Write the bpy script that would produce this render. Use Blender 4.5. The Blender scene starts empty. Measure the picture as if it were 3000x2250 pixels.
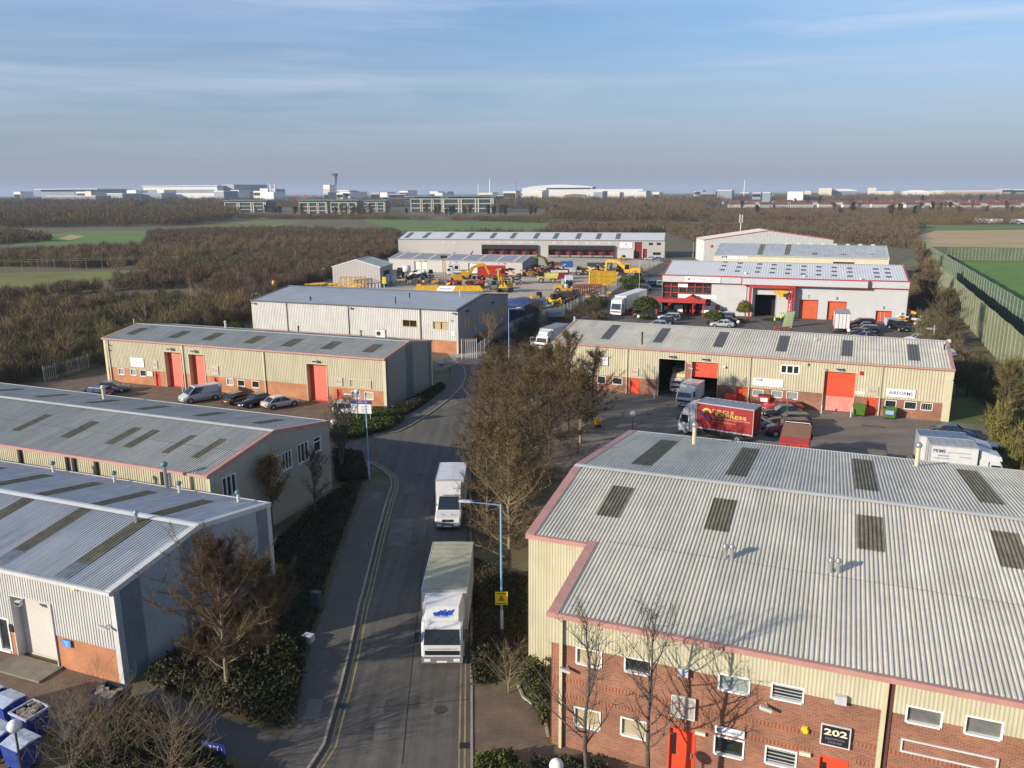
import bpy, math, random
import numpy as np
from mathutils import Vector, Matrix
random.seed(7); rng = np.random.default_rng(11)
S = bpy.context.scene; COL = S.collection
R = math.radians
# ------------------------------------------------------------ camera
FPX = 2380.; PITCH = math.atan(562 / FPX); CH = 25.; ROLL = R(0.27)
cp, sp, cr, sr = math.cos(PITCH), math.sin(PITCH), math.cos(ROLL), math.sin(ROLL)
cam = bpy.data.objects.new('camera', bpy.data.cameras.new('camera')); COL.objects.link(cam)
cam.data.sensor_width = 36; cam.data.lens = 36 * FPX / 3000; cam.data.clip_start = .5; cam.data.clip_end = 40000
right = Vector((cr, -sr * -sp * 0, 0))
_x = Vector((1, 0, 0)); _f = Vector((0, cp, -sp)); _u = Vector((0, sp, cp))
X = _x * cr - _u * sr; U_ = _u * cr + _x * sr
cam.matrix_world = Matrix(((X.x, U_.x, -_f.x, 0), (X.y, U_.y, -_f.y, 0), (X.z, U_.z, -_f.z, CH), (0, 0, 0, 1)))
S.camera = cam
# ------------------------------------------------------------ sky, sun, exposure
SUN_EL = 18.; SUN_AZ = 208.           # direction TO the sun: mathematical angle in the ground plane
W = bpy.data.worlds.new('World'); S.world = W; W.use_nodes = True
nt = W.node_tree; N = nt.nodes; L = nt.links; N.clear()
out = N.new('ShaderNodeOutputWorld'); bg = N.new('ShaderNodeBackground'); L.new(bg.outputs[0], out.inputs[0])
sky = N.new('ShaderNodeTexSky'); sky.sky_type = 'NISHITA'; sky.sun_disc = False
sky.sun_elevation = R(SUN_EL); sky.sun_rotation = R(90 - SUN_AZ); sky.altitude = 100; sky.air_density = 1.0; sky.dust_density = .35; sky.ozone_density = 3.0
tc = N.new('ShaderNodeTexCoord')
def mth(op, a, b=None, c=None, clamp=False):
    n = N.new('ShaderNodeMath'); n.operation = op; n.use_clamp = clamp
    for i, q in enumerate((a, b, c)):
        if q is None: continue
        if isinstance(q, (int, float)): n.inputs[i].default_value = q
        else: L.new(q, n.inputs[i])
    return n.outputs[0]
sx = N.new('ShaderNodeSeparateXYZ'); L.new(tc.outputs['Generated'], sx.inputs[0])
zc = mth('MAXIMUM', sx.outputs[2], .015)
# cirrus sheet seen in perspective: direction projected on a high plane
cx = N.new('ShaderNodeCombineXYZ'); L.new(mth('DIVIDE', sx.outputs[0], zc), cx.inputs[0]); L.new(mth('DIVIDE', sx.outputs[1], zc), cx.inputs[1])
def cloud(scale, rot, det, sc2):
    mp = N.new('ShaderNodeMapping'); mp.inputs['Rotation'].default_value = (0, 0, R(rot)); mp.inputs['Scale'].default_value = sc2
    L.new(cx.outputs[0], mp.inputs[0]); t = N.new('ShaderNodeTexNoise'); t.inputs['Scale'].default_value = scale
    t.inputs['Detail'].default_value = det; t.inputs['Roughness'].default_value = .62; t.inputs['Distortion'].default_value = .5
    L.new(mp.outputs[0], t.inputs[0]); return t.outputs[0]
c1 = cloud(.55, 20, 9, (.5, 1.5, 1)); c2 = cloud(.22, -12, 5, (.5, 1.6, 1))
cl = mth('MULTIPLY', mth('SUBTRACT', mth('ADD', mth('MULTIPLY', c1, .5), mth('MULTIPLY', c2, .75)), .54, None), 4.2, None, True)
mp3 = N.new('ShaderNodeMapping'); mp3.inputs['Rotation'].default_value = (0, R(-7), 0); mp3.inputs['Scale'].default_value = (1.5, 1.5, 15); L.new(tc.outputs['Generated'], mp3.inputs[0])
t3 = N.new('ShaderNodeTexNoise'); t3.inputs['Scale'].default_value = 1.5; t3.inputs['Detail'].default_value = 7; t3.inputs['Roughness'].default_value = .6; t3.inputs['Distortion'].default_value = .6; L.new(mp3.outputs[0], t3.inputs[0])
cl = mth('ADD', mth('MULTIPLY', cl, .55), mth('MULTIPLY', mth('SUBTRACT', t3.outputs[0], .47), 3.4, None, True), None, True)
# thick low cloud and murk towards the horizon
low = mth('POWER', mth('SUBTRACT', 1, mth('MULTIPLY', sx.outputs[2], 4.2, None, True), None, True), 1.3, None, True)
mixc = N.new('ShaderNodeMix'); mixc.data_type = 'RGBA'; L.new(mth('MULTIPLY', cl, .62), mixc.inputs[0]); tn = N.new('ShaderNodeMix'); tn.data_type = 'RGBA'; tn.blend_type = 'MULTIPLY'; tn.inputs[0].default_value = 1; L.new(sky.outputs[0], tn.inputs[6]); tn.inputs[7].default_value = (.93, .98, 1.09, 1); L.new(tn.outputs[2], mixc.inputs[6]); mixc.inputs[7].default_value = (5.0, 5.8, 7.0, 1)
mixl = N.new('ShaderNodeMix'); mixl.data_type = 'RGBA'; L.new(mth('MULTIPLY', low, .95), mixl.inputs[0]); L.new(mixc.outputs[2], mixl.inputs[6]); mixl.inputs[7].default_value = (1.80, 2.02, 2.62, 1)
L.new(mixl.outputs[2], bg.inputs[0]); bg.inputs[1].default_value = .108
sl = bpy.data.lights.new('sun', 'SUN'); sun = bpy.data.objects.new('sun', sl); COL.objects.link(sun)
sl.energy = 4.9; sl.angle = R(.5); sl.color = (1, .9, .76)
sd = Vector((math.cos(R(SUN_AZ)) * math.cos(R(SUN_EL)), math.sin(R(SUN_AZ)) * math.cos(R(SUN_EL)), math.sin(R(SUN_EL))))
sun.rotation_euler = sd.to_track_quat('Z', 'Y').to_euler(); sun.location = (-300, -150, 200)
S.view_settings.view_transform = 'Standard'; S.view_settings.look = 'None'; S.view_settings.exposure = .43; S.view_settings.gamma = 1
S.render.engine = 'CYCLES'; S.render.resolution_x = 1024; S.render.resolution_y = 768
S.cycles.max_bounces = 5; S.cycles.diffuse_bounces = 2; S.cycles.glossy_bounces = 2; S.cycles.transmission_bounces = 3; S.cycles.volume_bounces = 0; S.cycles.transparent_max_bounces = 6
# ------------------------------------------------------------ photo point -> ray
def ray(px, py):
    a = px - 1500; b = py - 1125
    u = (a * cr - b * sr) / FPX; v = (a * sr + b * cr) / FPX
    return Vector((u, cp - v * sp, -sp - v * cp))
def G(px, py, z=0.):
    r = ray(px, py); t = (z - CH) / r.z
    return Vector((r.x * t, r.y * t, z))
def at_dist(px, py, Y):       # point on the ray at forward distance Y
    r = ray(px, py); t = Y / r.y; return Vector((r.x * t, Y, CH + r.z * t))
def hgt(px, py, base): return at_dist(px, py, base.y).z
# ------------------------------------------------------------ materials
MATS = {}
def mat(name, col, rough=.6, var=.12, scale=1.5, metal=0., col2=None, bump=0., bscale=20., spec=.5, emit=None, kind=None, fine=0., streak=None, sa=.18, sheetv=None):
    if name in MATS: return MATS[name]
    m = bpy.data.materials.new(name); m.use_nodes = True; t = m.node_tree; n = t.nodes; l = t.links
    b = n['Principled BSDF']; b.inputs['Roughness'].default_value = rough; b.inputs['Metallic'].default_value = metal
    b.inputs['Specular IOR Level'].default_value = spec
    if emit: b.inputs['Emission Color'].default_value = (*emit, 1); b.inputs['Emission Strength'].default_value = 1
    tcn = n.new('ShaderNodeTexCoord'); no = n.new('ShaderNodeTexNoise'); no.inputs['Scale'].default_value = scale; no.inputs['Detail'].default_value = 6; no.inputs['Roughness'].default_value = .65
    l.new(tcn.outputs['Object'], no.inputs[0])
    cr_ = n.new('ShaderNodeValToRGB'); c2 = col2 or tuple(c * (1 - 2.2 * var) for c in col)
    cr_.color_ramp.elements[0].position = .3; cr_.color_ramp.elements[1].position = .7
    cr_.color_ramp.elements[0].color = (*[max(0, c) for c in c2], 1); cr_.color_ramp.elements[1].color = (*[c * (1 + .5 * var) if not col2 else c for c in col], 1)
    l.new(no.outputs[0], cr_.inputs[0]); src = cr_.outputs[0]
    if fine:
        n2 = n.new('ShaderNodeTexNoise'); n2.inputs['Scale'].default_value = scale * 14; n2.inputs['Detail'].default_value = 3; l.new(tcn.outputs['Object'], n2.inputs[0])
        mr = n.new('ShaderNodeMapRange'); mr.inputs[1].default_value = .3; mr.inputs[2].default_value = .7; mr.inputs[3].default_value = 1 - fine; mr.inputs[4].default_value = 1 + fine; l.new(n2.outputs[0], mr.inputs[0])
        mx = n.new('ShaderNodeMix'); mx.data_type = 'RGBA'; mx.blend_type = 'MULTIPLY'; mx.inputs[0].default_value = 1; l.new(src, mx.inputs[6]); l.new(mr.outputs[0], mx.inputs[7]); src = mx.outputs[2]
    if streak:      # run marks and wear drawn out along one direction
        mp_ = n.new('ShaderNodeMapping'); mp_.inputs['Scale'].default_value = streak; l.new(tcn.outputs['Object'], mp_.inputs[0]); n4 = n.new('ShaderNodeTexNoise'); n4.inputs['Scale'].default_value = 1; n4.inputs['Detail'].default_value = 5; n4.inputs['Roughness'].default_value = .7; l.new(mp_.outputs[0], n4.inputs[0])
        m4 = n.new('ShaderNodeMapRange'); m4.inputs[1].default_value = .35; m4.inputs[2].default_value = .65; m4.inputs[3].default_value = 1 - sa; m4.inputs[4].default_value = 1 + sa * .4; l.new(n4.outputs[0], m4.inputs[0])
        x4 = n.new('ShaderNodeMix'); x4.data_type = 'RGBA'; x4.blend_type = 'MULTIPLY'; x4.inputs[0].default_value = 1; l.new(src, x4.inputs[6]); l.new(m4.outputs[0], x4.inputs[7]); src = x4.outputs[2]
    if sheetv:      # every sheet has weathered a little differently
        bt = n.new('ShaderNodeTexBrick'); bt.inputs['Scale'].default_value = 1; bt.inputs['Mortar Size'].default_value = .012; bt.inputs['Brick Width'].default_value = sheetv[0]; bt.inputs['Row Height'].default_value = sheetv[1]; bt.offset = .0; l.new(tcn.outputs['Object'], bt.inputs[0])
        bt.inputs['Color1'].default_value = (1.05, 1.04, 1.02, 1); bt.inputs['Color2'].default_value = (.89, .895, .90, 1); bt.inputs['Mortar'].default_value = (.86, .85, .83, 1)
        x5 = n.new('ShaderNodeMix'); x5.data_type = 'RGBA'; x5.blend_type = 'MULTIPLY'; x5.inputs[0].default_value = 1; l.new(src, x5.inputs[6]); l.new(bt.outputs[0], x5.inputs[7]); src = x5.outputs[2]
    l.new(src, b.inputs['Base Color'])
    if bump:
        n3 = n.new('ShaderNodeTexNoise'); n3.inputs['Scale'].default_value = bscale; l.new(tcn.outputs['Object'], n3.inputs[0])
        bp = n.new('ShaderNodeBump'); bp.inputs['Strength'].default_value = bump; bp.inputs['Distance'].default_value = .05; l.new(n3.outputs[0], bp.inputs['Height']); l.new(bp.outputs[0], b.inputs['Normal'])
    MATS[name] = m; return m
def brickmat(name, c1, c2, mortar, bw=.225, bh=.075, ms=.012, offx=(1, 1)):
    if name in MATS: return MATS[name]
    m = bpy.data.materials.new(name); m.use_nodes = True; t = m.node_tree; n = t.nodes; l = t.links; b = n['Principled BSDF']; b.inputs['Roughness'].default_value = .85
    tcn = n.new('ShaderNodeTexCoord'); s = n.new('ShaderNodeSeparateXYZ'); l.new(tcn.outputs['Object'], s.inputs[0])
    ad = n.new('ShaderNodeMath'); ad.operation = 'ADD'; l.new(s.outputs[0], ad.inputs[0]); l.new(s.outputs[1], ad.inputs[1])
    cb = n.new('ShaderNodeCombineXYZ')
    if offx == 'flat': l.new(s.outputs[0], cb.inputs[0]); l.new(s.outputs[1], cb.inputs[1])
    else: l.new(ad.outputs[0], cb.inputs[0]); l.new(s.outputs[2], cb.inputs[1])
    br = n.new('ShaderNodeTexBrick'); l.new(cb.outputs[0], br.inputs[0]); br.inputs['Scale'].default_value = 1; br.inputs['Brick Width'].default_value = bw; br.inputs['Row Height'].default_value = bh
    br.inputs['Mortar Size'].default_value = ms; br.inputs['Color1'].default_value = (*c1, 1); br.inputs['Color2'].default_value = (*c2, 1); br.inputs['Mortar'].default_value = (*mortar, 1); br.inputs['Bias'].default_value = -.1
    no = n.new('ShaderNodeTexNoise'); no.inputs['Scale'].default_value = .7; no.inputs['Detail'].default_value = 8; l.new(tcn.outputs['Object'], no.inputs[0])
    mr = n.new('ShaderNodeMapRange'); mr.inputs[1].default_value = .3; mr.inputs[2].default_value = .7; mr.inputs[3].default_value = .72; mr.inputs[4].default_value = 1.15; l.new(no.outputs[0], mr.inputs[0])
    mx = n.new('ShaderNodeMix'); mx.data_type = 'RGBA'; mx.blend_type = 'MULTIPLY'; mx.inputs[0].default_value = 1; l.new(br.outputs[0], mx.inputs[6]); l.new(mr.outputs[0], mx.inputs[7])
    l.new(mx.outputs[2], b.inputs['Base Color']); bp = n.new('ShaderNodeBump'); bp.inputs['Strength'].default_value = .5; bp.inputs['Distance'].default_value = .01; bp.invert = True; l.new(br.outputs['Fac'], bp.inputs['Height']); l.new(bp.outputs[0], b.inputs['Normal'])
    MATS[name] = m; return m
def twigmat(name, cols, patch=.05, pcol=(.06, .07, .02), pamt=.4, rough=.9):
    """colour picked per twig or leaf, drifting over metres-wide patches"""
    if name in MATS: return MATS[name]
    m = bpy.data.materials.new(name); m.use_nodes = True; t = m.node_tree; n = t.nodes; l = t.links; b = n['Principled BSDF']; b.inputs['Roughness'].default_value = rough; b.inputs['Specular IOR Level'].default_value = .15
    g = n.new('ShaderNodeNewGeometry'); r = n.new('ShaderNodeValToRGB'); l.new(g.outputs['Random Per Island'], r.inputs[0])
    e = r.color_ramp.elements
    while len(e) < len(cols): e.new(.5)
    for i, c in enumerate(cols): e[i].position = i / (len(cols) - 1); e[i].color = (*c, 1)
    no = n.new('ShaderNodeTexNoise'); no.inputs['Scale'].default_value = patch; no.inputs['Detail'].default_value = 4; l.new(g.outputs['Position'], no.inputs[0])
    mr = n.new('ShaderNodeMapRange'); mr.inputs[1].default_value = .42; mr.inputs[2].default_value = .62; mr.inputs[3].default_value = 0; mr.inputs[4].default_value = pamt; l.new(no.outputs[0], mr.inputs[0])
    mx = n.new('ShaderNodeMix'); mx.data_type = 'RGBA'; l.new(mr.outputs[0], mx.inputs[0]); l.new(r.outputs[0], mx.inputs[6]); mx.inputs[7].default_value = (*pcol, 1); l.new(mx.outputs[2], b.inputs['Base Color'])
    MATS[name] = m; return m
# ------------------------------------------------------------ mesh builder
class MB:
    def __init__(s): s.v = []; s.f = []; s.mi = []; s.m = 0; s.fr = None
    def P(s, p):
        if s.fr is None: return tuple(p)
        O, Uu, V, Nn = s.fr; return tuple(O + Uu * p[0] + V * p[2] - Nn * p[1])   # frame: x along the wall, z up, -y outwards
    def add(s, vs, fs):
        k = len(s.v); s.v += [s.P(v) for v in vs]; s.f += [tuple(k + i for i in f) for f in fs]; s.mi += [s.m] * len(fs); return s
    def quad(s, *p): return s.add(p, [tuple(range(len(p)))])
    def box(s, x0, x1, y0, y1, z0, z1, t=0, ty=0):    # t,ty: taper of the top
        return s.add([(x0, y0, z0), (x1, y0, z0), (x1, y1, z0), (x0, y1, z0), (x0 + t, y0 + ty, z1), (x1 - t, y0 + ty, z1), (x1 - t, y1 - ty, z1), (x0 + t, y1 - ty, z1)],
                     [(3, 2, 1, 0), (4, 5, 6, 7), (0, 1, 5, 4), (1, 2, 6, 5), (2, 3, 7, 6), (3, 0, 4, 7)])
    def bar(s, a, b, w, h=None):                       # square bar between points
        a = Vector(a); b = Vector(b); h = h or w; d = (b - a).normalized(); q = d.cross(Vector((0, 0, 1)))
        if q.length < .01: q = Vector((1, 0, 0))
        q.normalize(); r = q.cross(d); q *= w / 2; r *= h / 2
        return s.add([a - q - r, a + q - r, a + q + r, a - q + r, b - q - r, b + q - r, b + q + r, b - q + r], [(3, 2, 1, 0), (4, 5, 6, 7), (0, 1, 5, 4), (1, 2, 6, 5), (2, 3, 7, 6), (3, 0, 4, 7)])
    def cyl(s, a, b, r0, r1=None, n=10, cap=True):
        a = Vector(a); b = Vector(b); r1 = r0 if r1 is None else r1; d = (b - a).normalized(); q = d.cross(Vector((0, 0, 1)))
        if q.length < .01: q = Vector((1, 0, 0))
        q.normalize(); r = d.cross(q); vs = []
        for c, rr in ((a, r0), (b, r1)): vs += [c + (q * math.cos(i * 2 * math.pi / n) + r * math.sin(i * 2 * math.pi / n)) * rr for i in range(n)]
        fs = [(i, (i + 1) % n, n + (i + 1) % n, n + i) for i in range(n)]
        if cap: fs += [tuple(range(n))[::-1], tuple(range(n, 2 * n))]
        return s.add(vs, fs)
    def tube(s, pts, rs, n=6):
        for i in range(len(pts) - 1): s.cyl(pts[i], pts[i + 1], rs[i], rs[i + 1], n, cap=(i == len(pts) - 2))
        return s
    def sph(s, c, r, n=10, m=6, sz=1., z0=-1.):
        c = Vector(c); vs = []; fs = []
        for j in range(m + 1):
            th = math.pi * j / m; zz = max(math.cos(th), z0)
            for i in range(n): ph = 2 * math.pi * i / n; vs.append(c + Vector((math.sin(th) * math.cos(ph) * r, math.sin(th) * math.sin(ph) * r, zz * r * sz)))
        for j in range(m):
            for i in range(n): fs.append((j * n + i, (j + 1) * n + i, (j + 1) * n + (i + 1) % n, j * n + (i + 1) % n))
        return s.add(vs, fs)
    def prism(s, prof, y0, y1, inset=0.):               # side profile (x,z) extruded along y
        n = len(prof); cxx = sum(p[0] for p in prof) / n; vs = [(p[0], y0, p[1]) for p in prof] + [(p[0], y1, p[1]) for p in prof]
        return s.add(vs, [tuple(range(n)), tuple(range(n, 2 * n))[::-1]] + [(i, n + i, n + (i + 1) % n, (i + 1) % n) for i in range(n)])
    def loft(s, secs, cap=True):
        n = len(secs[0]); vs = [p for q in secs for p in q]; fs = []
        for j in range(len(secs) - 1): fs += [(j * n + i, j * n + (i + 1) % n, (j + 1) * n + (i + 1) % n, (j + 1) * n + i) for i in range(n)]
        if cap: fs += [tuple(range(n))[::-1], tuple(range((len(secs) - 1) * n, len(secs) * n))]
        return s.add(vs, fs)
    def torus_arc(s, c, r, w, a0, a1, n=10, depth=.1):
        pts = [(c[0] + math.cos(a0 + (a1 - a0) * i / n) * r, c[1], c[2] + math.sin(a0 + (a1 - a0) * i / n) * r) for i in range(n + 1)]
        for i in range(n): s.bar(pts[i], pts[i + 1], depth, w)
        return s
    def mesh(s, name, mats, smooth=False):
        me = bpy.data.meshes.new(name); me.from_pydata(s.v, [], s.f)
        mats = mats if isinstance(mats, (list, tuple)) else [mats]
        for q in mats: me.materials.append(q)
        if len(mats) > 1: me.polygons.foreach_set('material_index', s.mi)
        if smooth: me.polygons.foreach_set('use_smooth', [True] * len(s.f))
        me.update(); return me
    def obj(s, name, mats, parent=None, smooth=False): return link(name, s.mesh(name, mats, smooth), parent)
def link(name, data, parent=None):
    o = bpy.data.objects.new(name, data); COL.objects.link(o)
    if parent: o.parent = parent
    return o
def tag(o, label, cat, group=None, kind=None):
    if label: o['label'] = label
    if cat: o['category'] = cat
    if group: o['group'] = group
    if kind: o['kind'] = kind
    return o
def thing(name, label, cat, loc=(0, 0, 0), rz=0., group=None):
    o = bpy.data.objects.new(name, None); COL.objects.link(o); o.location = loc; o.rotation_euler = (0, 0, rz); o.empty_display_size = .3
    return tag(o, label, cat, group)
def dup(o, loc, rz, label=None, group=None, scale=None):
    def cp_(s, par):
        c = s.copy(); COL.objects.link(c); c.parent = par
        for k in s.children: cp_(k, c)
        return c
    r = cp_(o, None); r.location = loc; r.rotation_euler = (0, 0, rz)
    if label: r['label'] = label
    if group: r['group'] = group
    if scale: r.scale = (scale, scale, scale)
    return r
def rename_kids(o): pass
def frame(O, Uv, Nv): return (Vector(O), Vector(Uv), Vector((0, 0, 1)), Vector(Nv))
def text(s_, name, parent, fr, x0, x1, z0, z1, m, off=.012, bold=0., shear=0., spacing=1.):
    c = bpy.data.curves.new(name, 'FONT'); c.body = s_; c.offset = bold; c.shear = shear; c.space_character = spacing; c.resolution_u = 2; c.align_x = 'LEFT'
    o = bpy.data.objects.new(name, c); COL.objects.link(o); dg = bpy.context.evaluated_depsgraph_get(); me = bpy.data.meshes.new_from_object(o.evaluated_get(dg))
    bpy.data.objects.remove(o); co = np.empty(len(me.vertices) * 3); me.vertices.foreach_get('co', co); co = co.reshape(-1, 3)
    lo, hi = co.min(0), co.max(0); O, Uu, V, Nn = fr
    xs = x0 + (co[:, 0] - lo[0]) / (hi[0] - lo[0]) * (x1 - x0); zs = z0 + (co[:, 1] - lo[1]) / (hi[1] - lo[1]) * (z1 - z0)
    pw = np.outer(xs, Uu) + np.outer(zs, V) + np.array(O) + np.array(Nn) * off
    me.vertices.foreach_set('co', pw.ravel()); me.materials.clear(); me.materials.append(m); me.update(); me.name = name
    return link(name, me, parent)
# ------------------------------------------------------------ palette
beige = mat('beige_cladding', (.525, .475, .33), .45, .05, .6, streak=(3, 3, .25), sa=.12); beige_s = mat('beige_trim', (.55, .50, .33), .5, .05)
pink = mat('pink_trim', (.47, .245, .205), .5, .08, 1.2)
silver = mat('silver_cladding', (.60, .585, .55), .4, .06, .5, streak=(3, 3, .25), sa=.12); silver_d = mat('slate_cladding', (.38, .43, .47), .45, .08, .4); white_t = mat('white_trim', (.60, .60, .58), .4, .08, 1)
grey_gable = mat('grey_green_cladding', (.27, .29, .255), .5, .06, .5)
roof_c = mat('pale_roof_sheet', (.66, .61, .50), .65, .08, .25, fine=.05, streak=(4, .35, 1), sa=.13, sheetv=(1.075, 6.2)); roof_g = mat('grey_roof_sheet', (.44, .43, .385), .6, .05, .2, fine=.05, streak=(3, .3, 1), sa=.18, sheetv=(1.1, 3.4))
roof_b = mat('bluish_roof_sheet', (.47, .49, .51), .5, .07, .25, fine=.04, streak=(3, .3, 1), sa=.18, sheetv=(1.05, 3.1)); roof_w = mat('whitish_roof_sheet', (.62, .62, .61), .5, .04, .2)
rlight = mat('weathered_rooflight', (.24, .21, .14), .75, .2, 2.5, col2=(.14, .125, .085), spec=.2, sa=.3, streak=(5, .6, 1)); rlight_f = mat('faded_rooflight_patch', (.30, .31, .33), .5, .2, 2)
ridge_m = mat('ridge_capping', (.62, .60, .54), .5, .08, 1.)
brick = brickmat('red_brick', (.34, .112, .052), (.21, .065, .037), (.29, .20, .14)); brick2 = brickmat('orange_brick', (.50, .17, .065), (.42, .125, .045), (.42, .26, .15))
redd = mat('red_door_paint', (.76, .075, .028), .45, .06, .8); redd2 = mat('dark_red_door', (.62, .03, .015), .45, .06, .8); pinkd = mat('faded_pink_panel', (.72, .27, .22), .5, .15, 1.2)
frame_w = mat('white_frame', (.78, .77, .74), .4, .04, 3); glass = mat('dark_window_glass', (.025, .035, .035), .06, .3, 1.5, spec=.8); blind = mat('window_blind', (.42, .36, .22), .5, .1, 3); grille = mat('window_bars', (.45, .45, .44), .4, .05)
pale_glass = mat('pale_blind_glass', (.30, .36, .33), .15, .15, 2); timber = mat('timber_frame', (.62, .36, .10), .5, .15, 3)
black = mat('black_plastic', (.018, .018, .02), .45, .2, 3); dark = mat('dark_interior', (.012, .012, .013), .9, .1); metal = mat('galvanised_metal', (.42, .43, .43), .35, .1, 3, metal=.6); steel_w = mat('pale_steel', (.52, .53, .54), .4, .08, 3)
white_p = mat('white_vehicle_paint', (.63, .63, .62), .28, .05, 1.5); sign_w = mat('white_sign', (.80, .80, .79), .45, .03, 2); ink = mat('navy_ink', (.02, .02, .10), .5, .1); inkg = mat('grey_ink', (.22, .22, .25), .6, .1); inkr = mat('red_ink', (.6, .05, .06), .5, .1); plaque = mat('beige_plaque', (.48, .42, .34), .6, .05); plaque_t = mat('brown_plaque_ink', (.36, .12, .09), .6, .1)
rubber = mat('tyre_rubber', (.016, .016, .017), .75, .2, 8); rim = mat('wheel_rim', (.45, .46, .48), .35, .1, 5, metal=.5); carglass = mat('vehicle_glass', (.016, .022, .028), .05, .2, 1, spec=.9)
lampw = mat('headlamp', (.75, .77, .78), .12, .05); lampr = mat('tail_lamp', (.5, .01, .01), .2, .1); plate_w = mat('white_plate', (.75, .75, .72), .4, .05); plate_y = mat('yellow_plate', (.75, .55, .05), .4, .05)
asph = mat('asphalt', (.135, .120, .100), .9, .22, .12, col2=(.085, .077, .067), fine=.12, bump=.25, bscale=40, streak=(1.6, .05, 1), sa=.3); asph2 = mat('yard_asphalt', (.215, .185, .150), .9, .2, .14, col2=(.14, .122, .10), fine=.10, streak=(.12, .5, 1), sa=.25, bump=.2, bscale=40)
conc = mat('yard_concrete', (.50, .41, .31), .9, .15, .09, col2=(.36, .30, .23), fine=.06); pave = brickmat('block_paving', (.20, .135, .09), (.16, .11, .075), (.10, .075, .055), .21, .105, .008, offx='flat')
footw = mat('footway_asphalt', (.12, .105, .088), .92, .15, .3, col2=(.09, .078, .067), fine=.1); kerbm = mat('kerb_stone', (.36, .31, .24), .85, .15, 2); yline = mat('worn_yellow_line', (.40, .31, .12), .8, .3, 1.2, col2=(.20, .165, .10))
soil = mat('ground_earth', (.14, .105, .055), .95, .3, .03, col2=(.10, .09, .035), fine=.25); lawn = mat('lawn_grass', (.10, .14, .025), .95, .3, .25, col2=(.08, .10, .026), fine=.2)
pitch_m = mat('pitch_grass', (.115, .215, .022), .95, .12, .06, fine=.08); field_m = mat('field_grass', (.115, .20, .025), .95, .2, .03, col2=(.09, .145, .024), fine=.1); lime_m = mat('mossy_field', (.19, .20, .030), .95, .2, .04, col2=(.11, .10, .03), fine=.12); straw_m = mat('straw_grass', (.48, .33, .16), .95, .2, .03, col2=(.33, .25, .12), fine=.1)
blue_p = mat('blue_pole_paint', (.23, .42, .62), .4, .08, 2); yellow_s = mat('yellow_sign', (.80, .56, .02), .45, .05, 2); plant_y = mat('plant_yellow', (.74, .42, .012), .42, .18, 1.2, col2=(.42, .24, .02)); plant_o = mat('plant_orange', (.72, .30, .01), .5, .15, 1.2)
red_c = mat('container_red', (.50, .025, .015), .5, .15, 1); blue_c = mat('container_blue', (.03, .12, .45), .5, .15, 1); navy = mat('navy_sheet', (.015, .028, .075), .6, .2, .8); tarp = mat('blue_tarpaulin', (.03, .05, .19), .45, .15, 1)
red_st = mat('red_steelwork', (.45, .04, .03), .45, .1, 1); scrap = mat('rusty_scrap', (.12, .085, .055), .8, .3, 1.5, col2=(.05, .04, .03)); globe = mat('globe_lamp', (.78, .77, .72), .3, .04, 4); hivis = mat('hi_vis_yellow', (.55, .85, .02), .6, .05); skin = mat('skin', (.45, .26, .18), .5, .05); trous = mat('dark_trousers', (.03, .035, .05), .8, .1); binb = mat('blue_bin', (.02, .055, .30), .4, .15, 2); bing = mat('green_bin', (.07, .17, .02), .45, .15, 2); card = mat('cardboard_waste', (.35, .28, .20), .8, .3, 4, col2=(.2, .17, .14)); wood = mat('weathered_wood', (.26, .22, .13), .85, .25, 2.5, col2=(.16, .15, .08)); green_p = mat('green_post', (.10, .17, .06), .7, .2, 3)
# plants
bark = mat('bark', (.13, .105, .075), .9, .25, 5, col2=(.07, .055, .04)); bark_l = mat('pale_bark', (.30, .25, .15), .85, .3, 6, col2=(.15, .12, .075))
tw_brown = twigmat('brown_twigs', [(.10, .067, .045), (.135, .095, .064), (.18, .13, .09), (.085, .06, .042)], .022, (.125, .118, .055), .8)
tw_far = twigmat('far_wood_twigs', [(.085, .062, .038), (.115, .088, .055), (.13, .098, .055), (.065, .062, .038)], .012, (.19, .125, .045), .6)
tw_red = twigmat('russet_twigs', [(.11, .06, .035), (.15, .085, .05), (.09, .06, .04), (.13, .10, .05)], .3, (.11, .10, .03), .5)
tw_olive = twigmat('olive_alder_twigs', [(.12, .088, .042), (.17, .12, .05), (.09, .065, .038), (.14, .115, .04)], .25, (.13, .08, .045), .6)
tw_dark = twigmat('dark_bare_twigs', [(.07, .055, .045), (.10, .08, .065), (.055, .045, .035)], .3, (.09, .07, .045), .4)
tw_tan = twigmat('tan_twigs', [(.20, .145, .08), (.26, .185, .10), (.15, .11, .065)], .3, (.16, .14, .05), .4)
lf_dark = twigmat('evergreen_leaves', [(.018, .025, .009), (.034, .042, .013), (.048, .056, .018), (.040, .034, .018)], .5, (.062, .048, .028), .9, .55)
lf_mid = twigmat('shrub_leaves', [(.045, .065, .015), (.07, .095, .02), (.055, .065, .02)], .3, (.10, .095, .025), .5, .6)
lf_moss = twigmat('mossy_twigs', [(.15, .14, .035), (.20, .18, .05), (.12, .10, .035)], .6, (.10, .07, .035), .5)
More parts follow.
